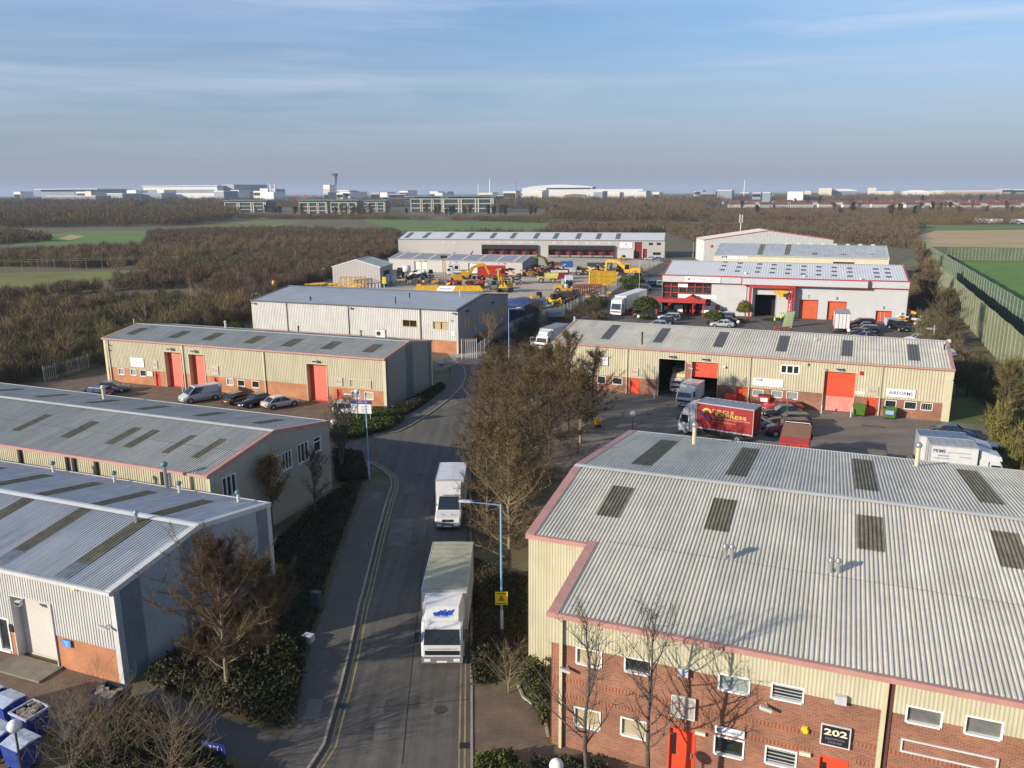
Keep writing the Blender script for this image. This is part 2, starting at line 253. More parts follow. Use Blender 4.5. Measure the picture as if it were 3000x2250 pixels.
# ------------------------------------------------------------ profiled sheeting
def prof_us(u0, u1, per, dep):
    k0 = math.floor(u0 / per) - 1; k1 = math.ceil(u1 / per) + 1; pts = []
    for k in range(k0, k1 + 1):
        b = k * per
        for du, o in ((0, 0), (.42, 0), (.56, dep), (.88, dep)): pts.append((b + du * per, o))
    def val(u):
        for (a, oa), (b, ob) in zip(pts, pts[1:]):
            if a <= u <= b: return oa + (ob - oa) * ((u - a) / (b - a) if b > a else 0)
        return 0
    res = [(u0, val(u0))] + [(u, o) for u, o in pts if u0 + 1e-4 < u < u1 - 1e-4] + [(u1, val(u1))]
    return res
def wall_sheet(m, u0, u1, z0, zt, per, dep, off=0.):   # in the builder's frame; zt: height or function of u
    us = prof_us(u0, u1, per, dep) if per else [(u0, 0), (u1, 0)]
    f = zt if callable(zt) else (lambda u: zt)
    vs = []; fs = []
    for u, o in us: vs += [(u, -o - off, z0), (u, -o - off, f(u))]
    for i in range(len(us) - 1): fs.append((2 * i, 2 * i + 2, 2 * i + 3, 2 * i + 1))
    m.add(vs, fs)
def cut(u0, u1, z0, z1, holes):
    bs = sorted({u0, u1} | {min(max(h[i], u0), u1) for h in holes for i in (0, 1)}); res = []
    for a, b in zip(bs, bs[1:]):
        if b - a < 1e-3: continue
        zs = [(z0, z1)]
        for h in holes:
            if h[0] < b - 1e-3 and h[1] > a + 1e-3:
                nz = []
                for (p, q) in zs:
                    if h[3] <= p or h[2] >= q: nz.append((p, q)); continue
                    if h[2] > p: nz.append((p, h[2]))
                    if h[3] < q: nz.append((h[3], q))
                zs = nz
        res += [(a, b, p, q) for p, q in zs if q - p > 1e-3]
    return res
class Shed:
    """portal-frame unit. local x along the front (u), y depth (v). roof: front eave h, ridge hr at vr, back eave hb at d"""
    def __init__(s, name, label, x, y, a, u0, u1, d, h, hr, vr=None, hb=None, group=None, cat='building', notch=None):
        s.t = thing(name, label, cat, (x, y, 0), R(a), group); s.a = R(a); s.u0, s.u1, s.d, s.h, s.hr = u0, u1, d, h, hr; s.vr = d / 2 if vr is None else vr; s.hb = h if hb is None else hb; s.o = Vector((x, y, 0))
        s.ca, s.sa = math.cos(s.a), math.sin(s.a); s.notch = notch
        s.F = frame((0, 0, 0), (1, 0, 0), (0, -1, 0)); s.Rt = frame((u1, 0, 0), (0, 1, 0), (1, 0, 0)); s.Lf = frame((u0, d, 0), (0, -1, 0), (-1, 0, 0)); s.Bk = frame((u1, d, 0), (-1, 0, 0), (0, 1, 0))
    def loc(s, w): w = w - s.o; return Vector((w.x * s.ca + w.y * s.sa, -w.x * s.sa + w.y * s.ca, w.z))
    def world(s, u, v, z=0.): return s.o + Vector((u * s.ca - v * s.sa, u * s.sa + v * s.ca, z))
    def rl(s, px, py): r = ray(px, py); return s.loc(Vector((0, 0, CH))), Vector((r.x * s.ca + r.y * s.sa, -r.x * s.sa + r.y * s.ca, r.z))
    def fz(s, px, py, v=0.): o, d = s.rl(px, py); t = (v - o.y) / d.y; p = o + d * t; return p.x, p.z
    def gz(s, px, py): o, d = s.rl(px, py); t = (s.u1 - o.x) / d.x; p = o + d * t; return p.y, p.z
    def zroof(s, v): return s.h + (s.hr - s.h) * v / s.vr if v <= s.vr else s.hr + (s.hb - s.hr) * (v - s.vr) / (s.d - s.vr)
    def ruv(s, px, py, far=False):
        o, d = s.rl(px, py)
        if far: k = (s.hb - s.hr) / (s.d - s.vr); c = s.hr - k * s.vr
        else: k = (s.hr - s.h) / s.vr; c = s.h
        t = (c + k * o.y - o.z) / (d.z - k * d.y); p = o + d * t; return p.x, p.y
    def rect(s, b, fn=None):
        fn = fn or s.fz; a, z1 = fn(b[0], b[1]); c, z0 = fn(b[2], b[3]); return [min(a, c), max(a, c), min(z0, z1), max(z0, z1)]
    def walls(s, clad, brk, bh, holes=(), gholes=(), per=.25, dep=.035, gclad=None, gbh=None, bands=None, bclad=None):
        m = MB(); m.fr = s.F
        for r in cut(s.u0, s.u1, bh, s.h, holes): wall_sheet(m, r[0], r[1], r[2], r[3], per, dep)
        m.obj('front_cladding', clad, s.t)
        if bh > 0:
            m = MB(); m.fr = s.F; last = None
            for r in cut(s.u0, s.u1, 0, bh, holes):
                if last is not None and r[0] > last + .01: m.obj('brick_base', brk, s.t); m = MB(); m.fr = s.F
                m.quad((r[0], .02, r[2]), (r[1], .02, r[2]), (r[1], .02, r[3]), (r[0], .02, r[3])); last = max(last or -99, r[1])
            m.obj('brick_base', brk, s.t)
        gb = bh if gbh is None else gbh
        for fr, nm, hs, zf, mt in ((s.Rt, 'end_cladding', gholes, lambda u: s.zroof(u), gclad or clad), (s.Lf, 'end_cladding', (), lambda u: s.zroof(s.d - u), clad)):
            m = MB(); m.fr = fr; m.m = 0
            br_ = sorted({0, s.vr if fr is s.Rt else s.d - s.vr, s.d} | ({b for b in (bands or ())} if fr is s.Rt else set()))
            for a, b in zip(br_, br_[1:]):
                m.m = (1 if bands and fr is s.Rt and any(q0 - .01 <= a and b <= q1 + .01 for q0, q1 in zip(bands[::2], bands[1::2])) else 0)
                hh = [h for h in hs if h[1] > a and h[0] < b]
                zb = gb; top = min([h[2] for h in hh] + [99]); 
                if not hh: wall_sheet(m, a, b, zb, zf, per, dep)
                else:
                    cutz = max(h[3] for h in hh) + .02
                    for r in cut(a, b, zb, cutz, hh): wall_sheet(m, r[0], r[1], r[2], r[3], per, dep)
                    wall_sheet(m, a, b, cutz, zf, per, dep)
            mt2 = mt if isinstance(mt, list) else [mt]
            m.obj(nm, mt2 if len(mt2) > 1 or True else mt, s.t)
            if gb > 0: m = MB(); m.fr = fr; m.quad((0, .02, 0), (s.d, .02, 0), (s.d, .02, gb), (0, .02, gb)); m.obj('brick_base', brk, s.t)
        m = MB(); m.fr = s.Bk; wall_sheet(m, 0, s.u1 - s.u0, 0, s.hb, per, dep); m.obj('rear_cladding', bclad or clad, s.t)
    def sheet(s, m, u0, u1, v0, v1, per, dep, off=0.):
        us = prof_us(u0, u1, per, dep); vs = []; fs = []
        for u, o in us: vs += [(u, v0, s.zroof(v0) + o + off), (u, v1, s.zroof(v1) + o + off)]
        for i in range(len(us) - 1): fs.append((2 * i, 2 * i + 2, 2 * i + 3, 2 * i + 1))
        m.add(vs, fs)
    def roof(s, rm, per=.3, dep=.045, oh=.18, lights=(), lm=None, far_lights=(), trim=None, ridge=None, lap=True, verge=.34, gut=.16):
        trim = trim or pink; m = MB(); A, B = s.u0 - .02, s.u1 + .02
        if s.notch:
            nu, nv = s.notch; s.sheet(m, A, nu, nv - oh, s.vr, per, dep); s.sheet(m, nu, B, -oh, s.vr, per, dep)
        else: s.sheet(m, A, B, -oh, s.vr, per, dep)
        s.sheet(m, A, B, s.vr, s.d + oh, per, dep); m.obj('roof', rm, s.t)
        m = MB(); g = gut
        if s.notch:
            m.box(A, nu, nv - oh - g, nv - oh, s.zroof(nv) - g - .02, s.zroof(nv) + .01); m.obj('gutter', trim, s.t); m = MB(); m.box(nu - .1, B, -oh - g, -oh, s.h - g - .02, s.h + .01)
        else: m.box(A - .05, B + .05, -oh - g, -oh, s.h - g - .02, s.h + .01)
        m.obj('gutter', trim, s.t)
        def vg(x, v0, v1, sgn):
            m = MB()
            z0_, z1_ = s.zroof(v0), s.zroof(v1); w = verge; xa, xb = (x - .06, x + w) if sgn < 0 else (x - w, x + .06)
            m.add([(xa, v0, z0_ - .22), (xb, v0, z0_ - .22), (xb, v1, z1_ - .22), (xa, v1, z1_ - .22), (xa, v0, z0_ + .075), (xb, v0, z0_ + .075), (xb, v1, z1_ + .075), (xa, v1, z1_ + .075)], [(3, 2, 1, 0), (4, 5, 6, 7), (0, 1, 5, 4), (1, 2, 6, 5), (2, 3, 7, 6), (3, 0, 4, 7)]); m.obj('verge_trim', trim, s.t)
        if s.notch: vg(s.u0, nv - .3, s.vr, -1); vg(nu, -.3, nv - .05, -1)
        else: vg(s.u0, -.2, s.vr, -1)
        vg(s.u0, s.vr, s.d + .2, -1); vg(s.u1, -.2, s.vr, 1); vg(s.u1, s.vr, s.d + .2, 1)
        m = MB(); q = .3; k1 = (s.hr - s.h) / s.vr; k2 = (s.hr - s.hb) / (s.d - s.vr); z = s.hr + .085
        m.add([(A, s.vr - q, z - k1 * q), (B, s.vr - q, z - k1 * q), (B, s.vr, z), (A, s.vr, z), (A, s.vr + q, z - k2 * q), (B, s.vr + q, z - k2 * q)], [(0, 1, 2, 3), (3, 2, 5, 4)]); m.obj('ridge_cap', ridge or ridge_m, s.t)
        m = MB(); m.box(A, B, s.d + oh, s.d + oh + .1, s.hb - .14, s.hb + .02); m.obj('gutter', ridge or ridge_m, s.t)
        for fl, lst in ((False, lights), (True, far_lights)):
            for b in lst:
                a0, v1 = s.ruv(b[0], b[1], fl); a1, v0 = s.ruv(b[2], b[3], fl); a0, a1 = min(a0, a1), max(a0, a1); v0, v1 = min(v0, v1), max(v0, v1)
                if fl: v0 = max(v0, s.vr + .32)
                else: v1 = min(v1, s.vr - .32)
                m = MB(); s.sheet(m, a0, a1, v0, v1, per, dep, .022); m.obj('rooflight', lm or rlight, s.t)
        if lap:
            for vv in ((s.vr * .48),): 
                m = MB(); s.sheet(m, A, B, vv, vv + .045, per, dep, .006)
                if (not s.notch) or vv > s.notch[1]: m.obj('sheet_lap', mat('lap_shadow_gap', (.25, .235, .21), .9), s.t)
    # ---------------- openings
    def window(s, r, fr=None, gm=None, n=1, set_=.10, fw=.07, bars=0, fm=None, sill=True, trans=False):
        fr = fr or s.F; m = MB(); m.fr = fr; u0, u1, z0, z1 = r
        m.box(u0, u0 + fw, -.02, set_ + .06, z0, z1); m.box(u1 - fw, u1, -.02, set_ + .06, z0, z1); m.box(u0 + fw, u1 - fw, -.02, set_ + .06, z1 - fw, z1); m.box(u0 + fw, u1 - fw, -.02 - (.06 if sill else 0), set_ + .06, z0, z0 + fw)
        for i in range(1, n): uu = u0 + (u1 - u0) * i / n; m.box(uu - fw * .45, uu + fw * .45, 0, set_ + .03, z0 + fw, z1 - fw)
        if trans: zz = z0 + (z1 - z0) * .68; m.box(u0 + fw, u1 - fw, 0, set_ + .03, zz - .03, zz + .03)
        w = m.obj('window', fm or frame_w, s.t); m = MB(); m.fr = fr; m.quad((u0 + fw, set_, z0 + fw), (u1 - fw, set_, z0 + fw), (u1 - fw, set_, z1 - fw), (u0 + fw, set_, z1 - fw)); m.obj('pane', gm or glass, w)
        if bars:
            m = MB(); m.fr = fr
            if bars > 0:
                for i in range(1, bars): uu = u0 + (u1 - u0) * i / bars; m.box(uu - .018, uu + .018, set_ - .05, set_ - .02, z0 + fw, z1 - fw)
            else:
                for i in range(1, -bars): zz = z0 + (z1 - z0) * i / -bars; m.box(u0 + fw, u1 - fw, set_ - .05, set_ - .02, zz - .018, zz + .018)
            m.obj('bars', grille, w)
        return w
    def door(s, r, m_=None, fr=None, panel=True, lab=None, set_=.12):
        fr = fr or s.F; u0, u1, z0, z1 = r; m = MB(); m.fr = fr; m.box(u0, u0 + .06, 0, .2, z0, z1); m.box(u1 - .06, u1, 0, .2, z0, z1); m.box(u0 + .06, u1 - .06, 0, .2, z1 - .06, z1); m.box(u0 + .06, u1 - .06, set_, set_ + .05, z0, z1 - .06)
        w = m.obj('door', m_ or redd, s.t); m = MB(); m.fr = fr; m.box(u1 - .2, u1 - .14, set_ - .07, set_, z0 + .9, z0 + 1.15); m.obj('handle', metal, w)
        if panel: m = MB(); m.fr = fr; m.box(u0 + .15, u0 + .32, set_ - .015, set_, z0 + .9, z1 - .35); m.obj('vision_panel', black, w)
        return w
    def roller(s, r, m_=None, fr=None, set_=.55, surround=None, lo=None, split=None, m2=None, zb=0.):
        """deep reveal with slatted shutter; zb: bottom of the shutter (half open); split: lower part in another colour"""
        fr = fr or s.F; u0, u1, z0, z1 = r; z0 = 0; m = MB(); m.fr = fr
        m.box(u0 - .06, u0, -.07, set_, z0, z1 + .08); m.box(u1, u1 + .06, -.07, set_, z0, z1 + .08); m.box(u0, u1, -.07, set_, z1, z1 + .08); m.obj('door_surround', surround or beige_s, s.t)
        def sl_(za, zb_, mm, nm):
            q = MB(); q.fr = fr; n = max(2, int((zb_ - za) / .11)); hh = (zb_ - za) / n; vs = []; fs = []
            for i in range(n + 1):
                z = za + i * hh
                for dz, dy in ((0, .012), (.5 * hh, 0)) if i < n else ((0, .012),): vs += [(u0, set_ + dy, z + dz), (u1, set_ + dy, z + dz)]
            k = len(vs) // 2
            for i in range(k - 1): fs.append((2 * i, 2 * i + 1, 2 * i + 3, 2 * i + 2))
            q.add(vs, fs); q.box(u0, u1, set_ - .04, set_ - .002, za, za + .1); return q.obj(nm, mm, s.t)
        if z1 - zb > .2:
            if split: sl_(0.02, split, m2 or pinkd, 'shutter_panel'); sl_(split + .005, z1, m_ or redd, 'roller_shutter')
            else: sl_(max(zb, .02), z1, m_ or redd, 'roller_shutter')
    def fbox(s, nm, r, n0, n1, m_, fr=None, par=None):
        m = MB(); m.fr = fr or s.F; m.box(r[0], r[1], -n1, -n0, r[2], r[3]); return m.obj(nm, m_, par or s.t)
    def sign(s, r, lines=(), bg_=None, border=None, th=.06, fr=None):
        """lines: (text, x0,x1,z0,z1 as fractions of the board, material, bold)"""
        fr = fr or s.F; b = s.fbox('sign_board', r, .05, .05 + th, bg_ or sign_w, fr)
        if border:
            m = MB(); m.fr = fr; w = .05; u0, u1, z0, z1 = r
            for q in ((u0 - w, u1 + w, z1, z1 + w), (u0 - w, u1 + w, z0 - w, z0), (u0 - w, u0, z0, z1), (u1, u1 + w, z0, z1)): m.box(q[0], q[1], -.13, -.04, q[2], q[3])
            m.obj('board_frame', border, b)
        for tx, a, b_, c, d_, mm, bo in lines:
            U0, U1, Z0, Z1 = r; text(tx, 'lettering', b, fr, U0 + (U1 - U0) * a, U0 + (U1 - U0) * b_, Z0 + (Z1 - Z0) * c, Z0 + (Z1 - Z0) * d_, mm, .05 + th + .006, bo)
        return b
    def pipe(s, u, z1=None, z0=0., m_=None, fr=None, w=.06):
        m = MB(); m.fr = fr or s.F; m.box(u - w, u + w, -.16, -.045, z0, (z1 or s.h) - .1); return m.obj('drainpipe', m_ or beige_s, s.t)
    def flood(s, u, z, fr=None, m_=None, sz=.22):
        m = MB(); m.fr = fr or s.F; m.bar((u, 0, z + .12), (u, -.3, z + .1), .05); w = m.obj('floodlight', m_ or steel_w, s.t)
        m.__init__(); m.fr = fr or s.F; m.box(u - sz, u + sz, -.5, -.28, z - .1, z + .16, .03, .03); m.obj('lamp_housing', m_ or steel_w, w)
        m = MB(); m.fr = fr or s.F; m.box(u - sz + .05, u + sz - .05, -.51, -.502, z - .07, z + .1); m.obj('lamp_glass', glass, w)
    def camera_(s, u, z, fr=None):
        m = MB(); m.fr = fr or s.F; m.bar((u, 0, z), (u, -.35, z), .05); w = m.obj('security_camera', white_t, s.t); m = MB(); m.fr = fr or s.F; m.bar((u - .22, -.42, z + .06), (u + .24, -.34, z - .08), .14); m.obj('camera_housing', white_t, w)
def flue(px, py, z, h, r, label, m_=None, cap=True, group='metal flues on the roofs', name='roof_flue', tilt=0):
    p = G(px, py, z); t = thing(name, label, 'flue', p, 0, group); m = MB(); m.cyl((0, 0, -.15), (0, 0, h), r, r, 10); m.obj('stack', m_ or metal, t)
    if cap: m = MB(); m.cyl((0, 0, h - .02), (0, 0, h + r * .9), r * 1.7, r * 1.2, 10); m.sph((0, 0, h + r * .9), r * 1.2, 10, 4, .6); m.obj('cowl', m_ or metal, t, True)
    return t

# ============================================================ A: near left grey unit
A = Shed('warehouse_unit', 'pale grey ribbed unit with slate gable and grey loading door, at lower left', -20.31, 37.77, -21.03, -34, 0, 12.51, 5.41, 6.43, group='industrial units of the estate')
ad = A.rect((30, 1744, 172, 1936)); ad[2] = .12; ag = A.rect((-46, 1795, 38, 1903)); ag[2] = .1
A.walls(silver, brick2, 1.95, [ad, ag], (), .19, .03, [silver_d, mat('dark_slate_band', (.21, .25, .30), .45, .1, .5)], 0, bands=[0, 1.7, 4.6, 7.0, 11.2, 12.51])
A.roof(roof_b, .21, .04, lights=[(745, 1490, 760, 1490)][:0], trim=white_t, ridge=mat('white_ridge', (.70, .69, .66), .5, .05), lap=False)
def lite(S_, tl, br, far=False): pass
def rsheet(S_, us, vs, nm='rooflight', m_=None, per=.21, dep=.04, off=.022): m = MB(); S_.sheet(m, us[0], us[1], vs[0], vs[1], per, dep, off); return m.obj(nm, m_ or rlight, S_.t)
for i, (ux, w) in enumerate(((-3.62, 1.0), (-8.3, 1.0), (-13.0, 1.0), (-17.7, 1.0), (-22.4, 1.))):
    rsheet(A, (ux - w / 2, ux + w / 2), (1.35, A.vr - .32)); rsheet(A, (ux - w / 2, ux + w / 2), (.02, 1.33), 'faded_sheet', rlight_f); rsheet(A, (ux - w / 2, ux + w / 2), (A.vr + .32, A.vr + 4.9))
A.fbox('corner_trim', (-.28, .04, 0, 5.3), -.01, .06, white_t); m = MB(); m.box(.0, .07, 0.0, .3, 0, 5.3); m.obj('corner_trim', silver_d, A.t)
m = MB(); m.box(-.05, .1, A.d - .3, A.d + .06, 0, 5.3); m.obj('corner_trim', white_t, A.t)
A.roller(ad, mat('pale_grey_door', (.56, .52, .47), .45, .04, .5), set_=.45, surround=silver)
A.fbox('loading_ramp', (ad[0] - .3, ad[1] + .3, 0, .12), .0, 1.5, mat('ramp_concrete', (.23, .20, .155), .9, .15, 1))
A.window(ag, n=2, fw=.12, trans=False); u_, z_ = A.fz(60, 1755); A.flood(u_ + .35, z_, sz=.2)
A.sign(A.rect((186, 1870, 213, 1896)), [('UNIT', .25, .75, .55, .85, sign_w, 0), ('3', .42, .58, .15, .45, sign_w, 0)], mat('sky_blue_sign', (.08, .28, .72), .5, .05))
u_, z_ = A.fz(220, 1718); m = MB(); m.fr = A.F; m.cyl((u_, -.03, z_), (u_, -.2, z_), .2, .18, 8); m.obj('alarm_box', mat('cream_alarm', (.68, .55, .25), .5, .05), A.t)
A.camera_(A.fz(320, 1829)[0], A.fz(320, 1829)[1])
A.fbox('letter_box', A.rect((30, 1828, 45, 1850)), .0, .12, black)
# ============================================================ B: beige unit behind A
B = Shed('warehouse_unit', 'beige unit with white-framed gable windows, between the grey unit and brick-paved yard', -20.78, 52.78, -21.87, -40.5, 0, 14.18, 6.25, 7.4, group='industrial units of the estate')
gw = [B.rect(q, B.gz) for q in ((649, 1402, 696, 1446), (778, 1352, 800, 1392), (825, 1328, 857, 1368), (870, 1304, 906, 1346), (917, 1285, 942, 1318))]
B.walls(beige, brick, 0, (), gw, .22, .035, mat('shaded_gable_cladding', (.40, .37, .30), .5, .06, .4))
L_B = [(30, 1216, 33, 1216)]
B.roof(roof_g, .22, .038, verge=.3)
for tl, tr, bl, br_ in (((131, 1215), (150, 1217), (33, 1261), (54, 1264)), ((268, 1235), (291, 1238), (177, 1282), (200, 1285)), ((394, 1253), (418, 1256), (303, 1301), (327, 1304)), ((447, 1260), (470, 1263), (357, 1310), (381, 1313)), ((559, 1276), (581, 1279), (467, 1326), (492, 1330)), ((643, 1286), (667, 1290), (555, 1341), (580, 1344))):
    a0, v1 = B.ruv(*tl); a1, v0 = B.ruv(*br_); rsheet(B, (a0, a1), (v0, v1), per=.22, dep=.038)
for k in range(7):
    uu = -3.4 - k * 6.1; rsheet(B, (uu - .5, uu + .5), (B.vr + 2.1, B.vr + 5.2), per=.22, dep=.038)
for i, r in enumerate(gw): B.window(r, B.Rt, n=(3, 1, 3, 3, 1)[i], trans=(i == 4), gm=glass)
for q in (62, 200, 221, 286, 479): u_, z_ = B.fz(q, 1300 + .17 * q + 20); m = MB(); m.fr = B.F; m.box(u_ - .1, u_ + .1, -.2, -.04, z_ - 1.6, z_ + .5); m.obj('wall_vent', black, B.t)
B.fbox('corner_trim', (-.2, .02, 0, 6.1), .0, .05, beige_s)
# ============================================================ C: units 303 302 300
C = Shed('warehouse_unit', 'beige row with red shutters numbered 303, 302 and 300, behind the brick-paved yard', -14.89, 93.55, -20.51, -43.26, 0, 12.3, 6.07, 7.02, group='industrial units of the estate')
rr = C.rect
cw = [rr(q) for q in ((345, 1078, 366, 1099), (381, 1080, 401, 1101), (409, 1083, 430, 1104), (663, 1108, 685, 1130), (695, 1112, 718, 1134), (737, 1115, 761, 1138), (1029, 1144, 1056, 1168), (1067, 1147, 1095, 1172))]
cd = [rr(q) for q in ((454, 1088, 471, 1131), (627, 1105, 643, 1149), (986, 1139, 1003, 1186))]
for q in cd: q[2] = 0.02
crr = [rr(q) for q in ((481, 1030, 539, 1136), (552, 1037, 607, 1142), (898, 1065, 962, 1180))]
for q in crr: q[2] = 0
C.walls(beige, brick2, 2.05, cw + cd + crr, (), .24, .035, [grey_gable, mat('darker_green_band', (.145, .165, .15), .5, .06, .5)], 0, bands=[0, .5, 5.0, 7.0, 11.3, 12.3])
C.roof(roof_g, .24, .038, lights=())
CL = [((430, 962), (375, 980)), ((553, 971), (498, 990)), ((652, 977), (597, 997)), ((774, 986), (718, 1006)), ((883, 994), (828, 1015)), ((998, 1002), (944, 1023)), ((1119, 1010), (1065, 1032))]
for i, (tr, bl) in enumerate(CL):
    a1, v1 = C.ruv(*tr); a0, v0 = C.ruv(*bl); um = (a0 + a1) / 2; rsheet(C, (um - .75, um + .75), (v0, min(v1, 6.)), per=.24, dep=.038)
for k in range(6): rsheet(C, (-4 - k * 6.4, -3 - k * 6.4), (8.2, 10.4), per=.24, dep=.038)
for i, r in enumerate(cw): C.window(r, gm=(pale_glass, pale_glass, glass, pale_glass, glass, glass, pale_glass, blind)[i], bars=(0, 0, 0, 0, 0, 0, 5, 0)[i])
for r in cd: C.door(r, redd2)
for r in crr: C.roller(r, set_=.6)
for (b, tx) in (((448, 1056, 463, 1080), '303'), ((620, 1072, 641, 1097), '302'), ((983, 1106, 1004, 1130), '300')):
    C.sign(rr(b), [(tx[0], .12, .42, .35, .75, plaque_t, 0), (tx[1:], .48, .88, .35, .6, plaque_t, 0)], plaque, beige_s)
C.sign(rr((383, 1047, 424, 1076)), [('IW', .42, .54, .72, .86, ink, 0), ('WOODBRIDGE', .14, .86, .44, .6, inkg, 0), ('LOGISTICS LIMITED', .14, .86, .24, .34, inkg, 0)])
C.sign(rr((432, 1087, 449, 1102)), [('OFFICE', .1, .9, .5, .7, inkr, 0)], sign_w)
r0 = rr((1025, 1110, 1089, 1139)); m = MB(); m.fr = C.F
for q in ((r0[0], r0[1], r0[3] - .08, r0[3]), (r0[0], r0[1], r0[2], r0[2] + .08), (r0[0], r0[0] + .08, r0[2] + .08, r0[3] - .08), (r0[1] - .08, r0[1], r0[2] + .08, r0[3] - .08)): m.box(q[0], q[1], -.12, -.04, q[2], q[3])
m.obj('empty_sign_frame', beige_s, C.t)
for q in ((501, 1021), (570, 1027), (927, 1057)): u_, z_ = C.fz(*q); C.flood(u_, z_, sz=.35)
for q in (1236 - 700, 772, 320): u_, _ = C.fz(q, 1030); C.pipe(u_)
C.fbox('corner_trim', (-.35, .03, 0, 5.9), .0, .06, beige_s); C.fbox('corner_trim', (-43.28, -42.9, 0, 5.9), .0, .06, beige_s)
C.camera_(*C.fz(318, 1008)); C.camera_(*C.fz(318, 1022))
m = MB(); m.box(.0, .06, 12.1, 12.33, 0, 5.9); m.obj('corner_trim', white_t, C.t)
# ============================================================ D: grey unit with timber windows
D = Shed('warehouse_unit', 'ribbed silver-grey unit with timber-framed windows, behind the beige row on the left', -8.49, 126.83, -20.69, -39.3, 0, 22, 7.0, 8.29, group='industrial units of the estate')
dw = [D.rect(q) for q in ((1179, 936, 1222, 959), (1268, 941, 1313, 966))]; dg = [D.rect(q, D.gz) for q in ((1361, 934, 1380, 958), (1403, 921, 1422, 944), (1437, 908, 1453, 931), (1465, 898, 1481, 919))]
D.walls(silver, brick2, 2.05, dw, dg, .32, .045, mat('blue_grey_gable', (.24, .25, .265), .45, .05, .5), 1.95)
D.roof(mat('flat_blue_roof', (.34, .365, .39), .45, .07, .3, fine=.05), .5, .02, trim=mat('charcoal_trim', (.09, .09, .095), .5, .1), ridge=mat('flat_blue_ridge', (.36, .38, .40), .45, .1), lap=False, gut=.12)
for r in dw: D.window(r, n=2, gm=glass if r is dw[0] else blind, fm=timber, set_=.18)
for r in dg: D.window(r, D.Rt, n=2, gm=blind, fm=timber, set_=.15)
D.sign(D.rect((1322, 971, 1335, 984)), [('VISITORS', .15, .85, .6, .75, inkr, 0)])
for q in (840, 1020, 1231): D.pipe(D.fz(q, 895)[0], m_=mat('charcoal_trim', (.09, .09, .095), .5, .1))
for q in (745, 1028, 1330): u_, z_ = D.fz(q, 890 + (q - 745) * .035); D.flood(u_, D.h - .5, sz=.25)
m = MB(); m.fr = D.Rt
for r in ((3, 4), (14, 15)): m.box(r[0], r[1], -.35, -.05, 6.3, 6.5)
m.obj('gable_light', black, D.t); D.camera_(*D.fz(1320, 937)); D.fbox('corner_trim', (-.25, .03, 0, 6.9), .0, .05, steel_w)
flue(788, 845, 8.1, .5, .09, 'small dark vent pipe on grey roof, nearest its left end', black); flue(910, 878, 7.7, .35, .12, 'bent vent on the grey roof above its front gutter', black); flue(1159, 887, 7.5, 1.0, .09, 'thin black flue on the grey flat-ribbed roof', black, False); flue(1200, 870, 7.9, .6, .09, 'short black vent with cap on grey roof', black); flue(1348, 866, 8.2, .7, .09, 'pale vent pipe near right end of grey roof ridge', steel_w)
# ============================================================ E: units 205 204 203
E_ = Shed('warehouse_unit', 'beige row numbered 205, 204 and 203 with corrugated roof, behind the right yard', 48.34, 86.65, -22.62, -46.55, 0, 18.06, 5.97, 7.54, group='industrial units of the estate')
rr = E_.rect
ew = [rr(q) for q in ((1710, 1098, 1733, 1121), (1750, 1100, 1774, 1125), (1795, 1105, 1823, 1128), (2206, 1140, 2236, 1163), (2261, 1143, 2292, 1167), (2305, 1146, 2337, 1172), (2593, 1171, 2625, 1195), (2650, 1175, 2684, 1201), (2698, 1179, 2731, 1204))]
ed = [rr(q) for q in ((1845, 1109, 1871, 1158), (2156, 1135, 2181, 1184), (2539, 1166, 2564, 1217))]
for q in ed: q[2] = .02
er = [rr(q) for q in ((1931, 1050, 2003, 1163), (2028, 1059, 2099, 1168), (2417, 1087, 2497, 1210))]
for q in er: q[2] = 0
eu = rr((2287, 1067, 2342, 1098))
E_.walls(beige, brick, 2.05, ew + ed + er + [eu], (), .30, .045, mat('brown_red_gable', (.30, .07, .045), .5, .1), 0)
E_.roof(roof_c, .30, .05)
for tl, br_ in (((1798, 952), (1781, 995)), ((1943, 962), (1935, 1005)), ((2115, 973), (2111, 1018)), ((2290, 984), (2299, 1031)), ((2471, 997), (2494, 1045)), ((2661, 1009), (2692, 1058))):
    a0, v1 = E_.ruv(*tl); a1, v0 = E_.ruv(*br_); um = (a0 + a1) / 2; rsheet(E_, (um - .6, um + .6), (v0, v1), m_=mat('grey_rooflight', (.115, .10, .085), .4, .1, 2), per=.3, dep=.05)
for i, r in enumerate(ew): E_.window(r, gm=(glass, glass, glass, pale_glass, pale_glass, pale_glass, glass, glass, glass)[i], bars=(0, 0, 0, 7, 7, 7, 0, 0, 5)[i])
E_.window(eu, n=3, fw=.15, gm=glass, set_=.05)
for r in ed: E_.door(r, redd)
E_.roller(er[0], zb=99, set_=.4); E_.roller(er[1], zb=2.75, set_=.4); E_.roller(er[2], split=1.75, set_=.35)
E_.fbox('brick_pier', (er[0][1] + .06, er[1][0] - .06, 2.05, 4.55), .0, .05, brick)
for (b, tx) in (((1848, 1078, 1869, 1100), '205'), ((2160, 1102, 2183, 1125), '204'), ((2544, 1132, 2570, 1157), '203')):
    E_.sign(rr(b), [(tx[0], .1, .42, .32, .72, plaque_t, 0), (tx[1:], .5, .9, .32, .58, plaque_t, 0)], plaque, beige_s, .04)
E_.sign(rr((2597, 1137, 2679, 1166)), [('AIRFORMS', .1, .93, .25, .72, ink, .012)], sign_w, white_t)
E_.sign(rr((2208, 1106, 2294, 1135)), [('PRIME', .08, .34, .66, .9, ink, .01), ('Logistics International Ltd', .38, .95, .66, .84, inkg, 0), ('International', .35, .66, .42, .56, ink, 0), ('Freight Forwarders', .26, .74, .15, .32, inkg, 0)])
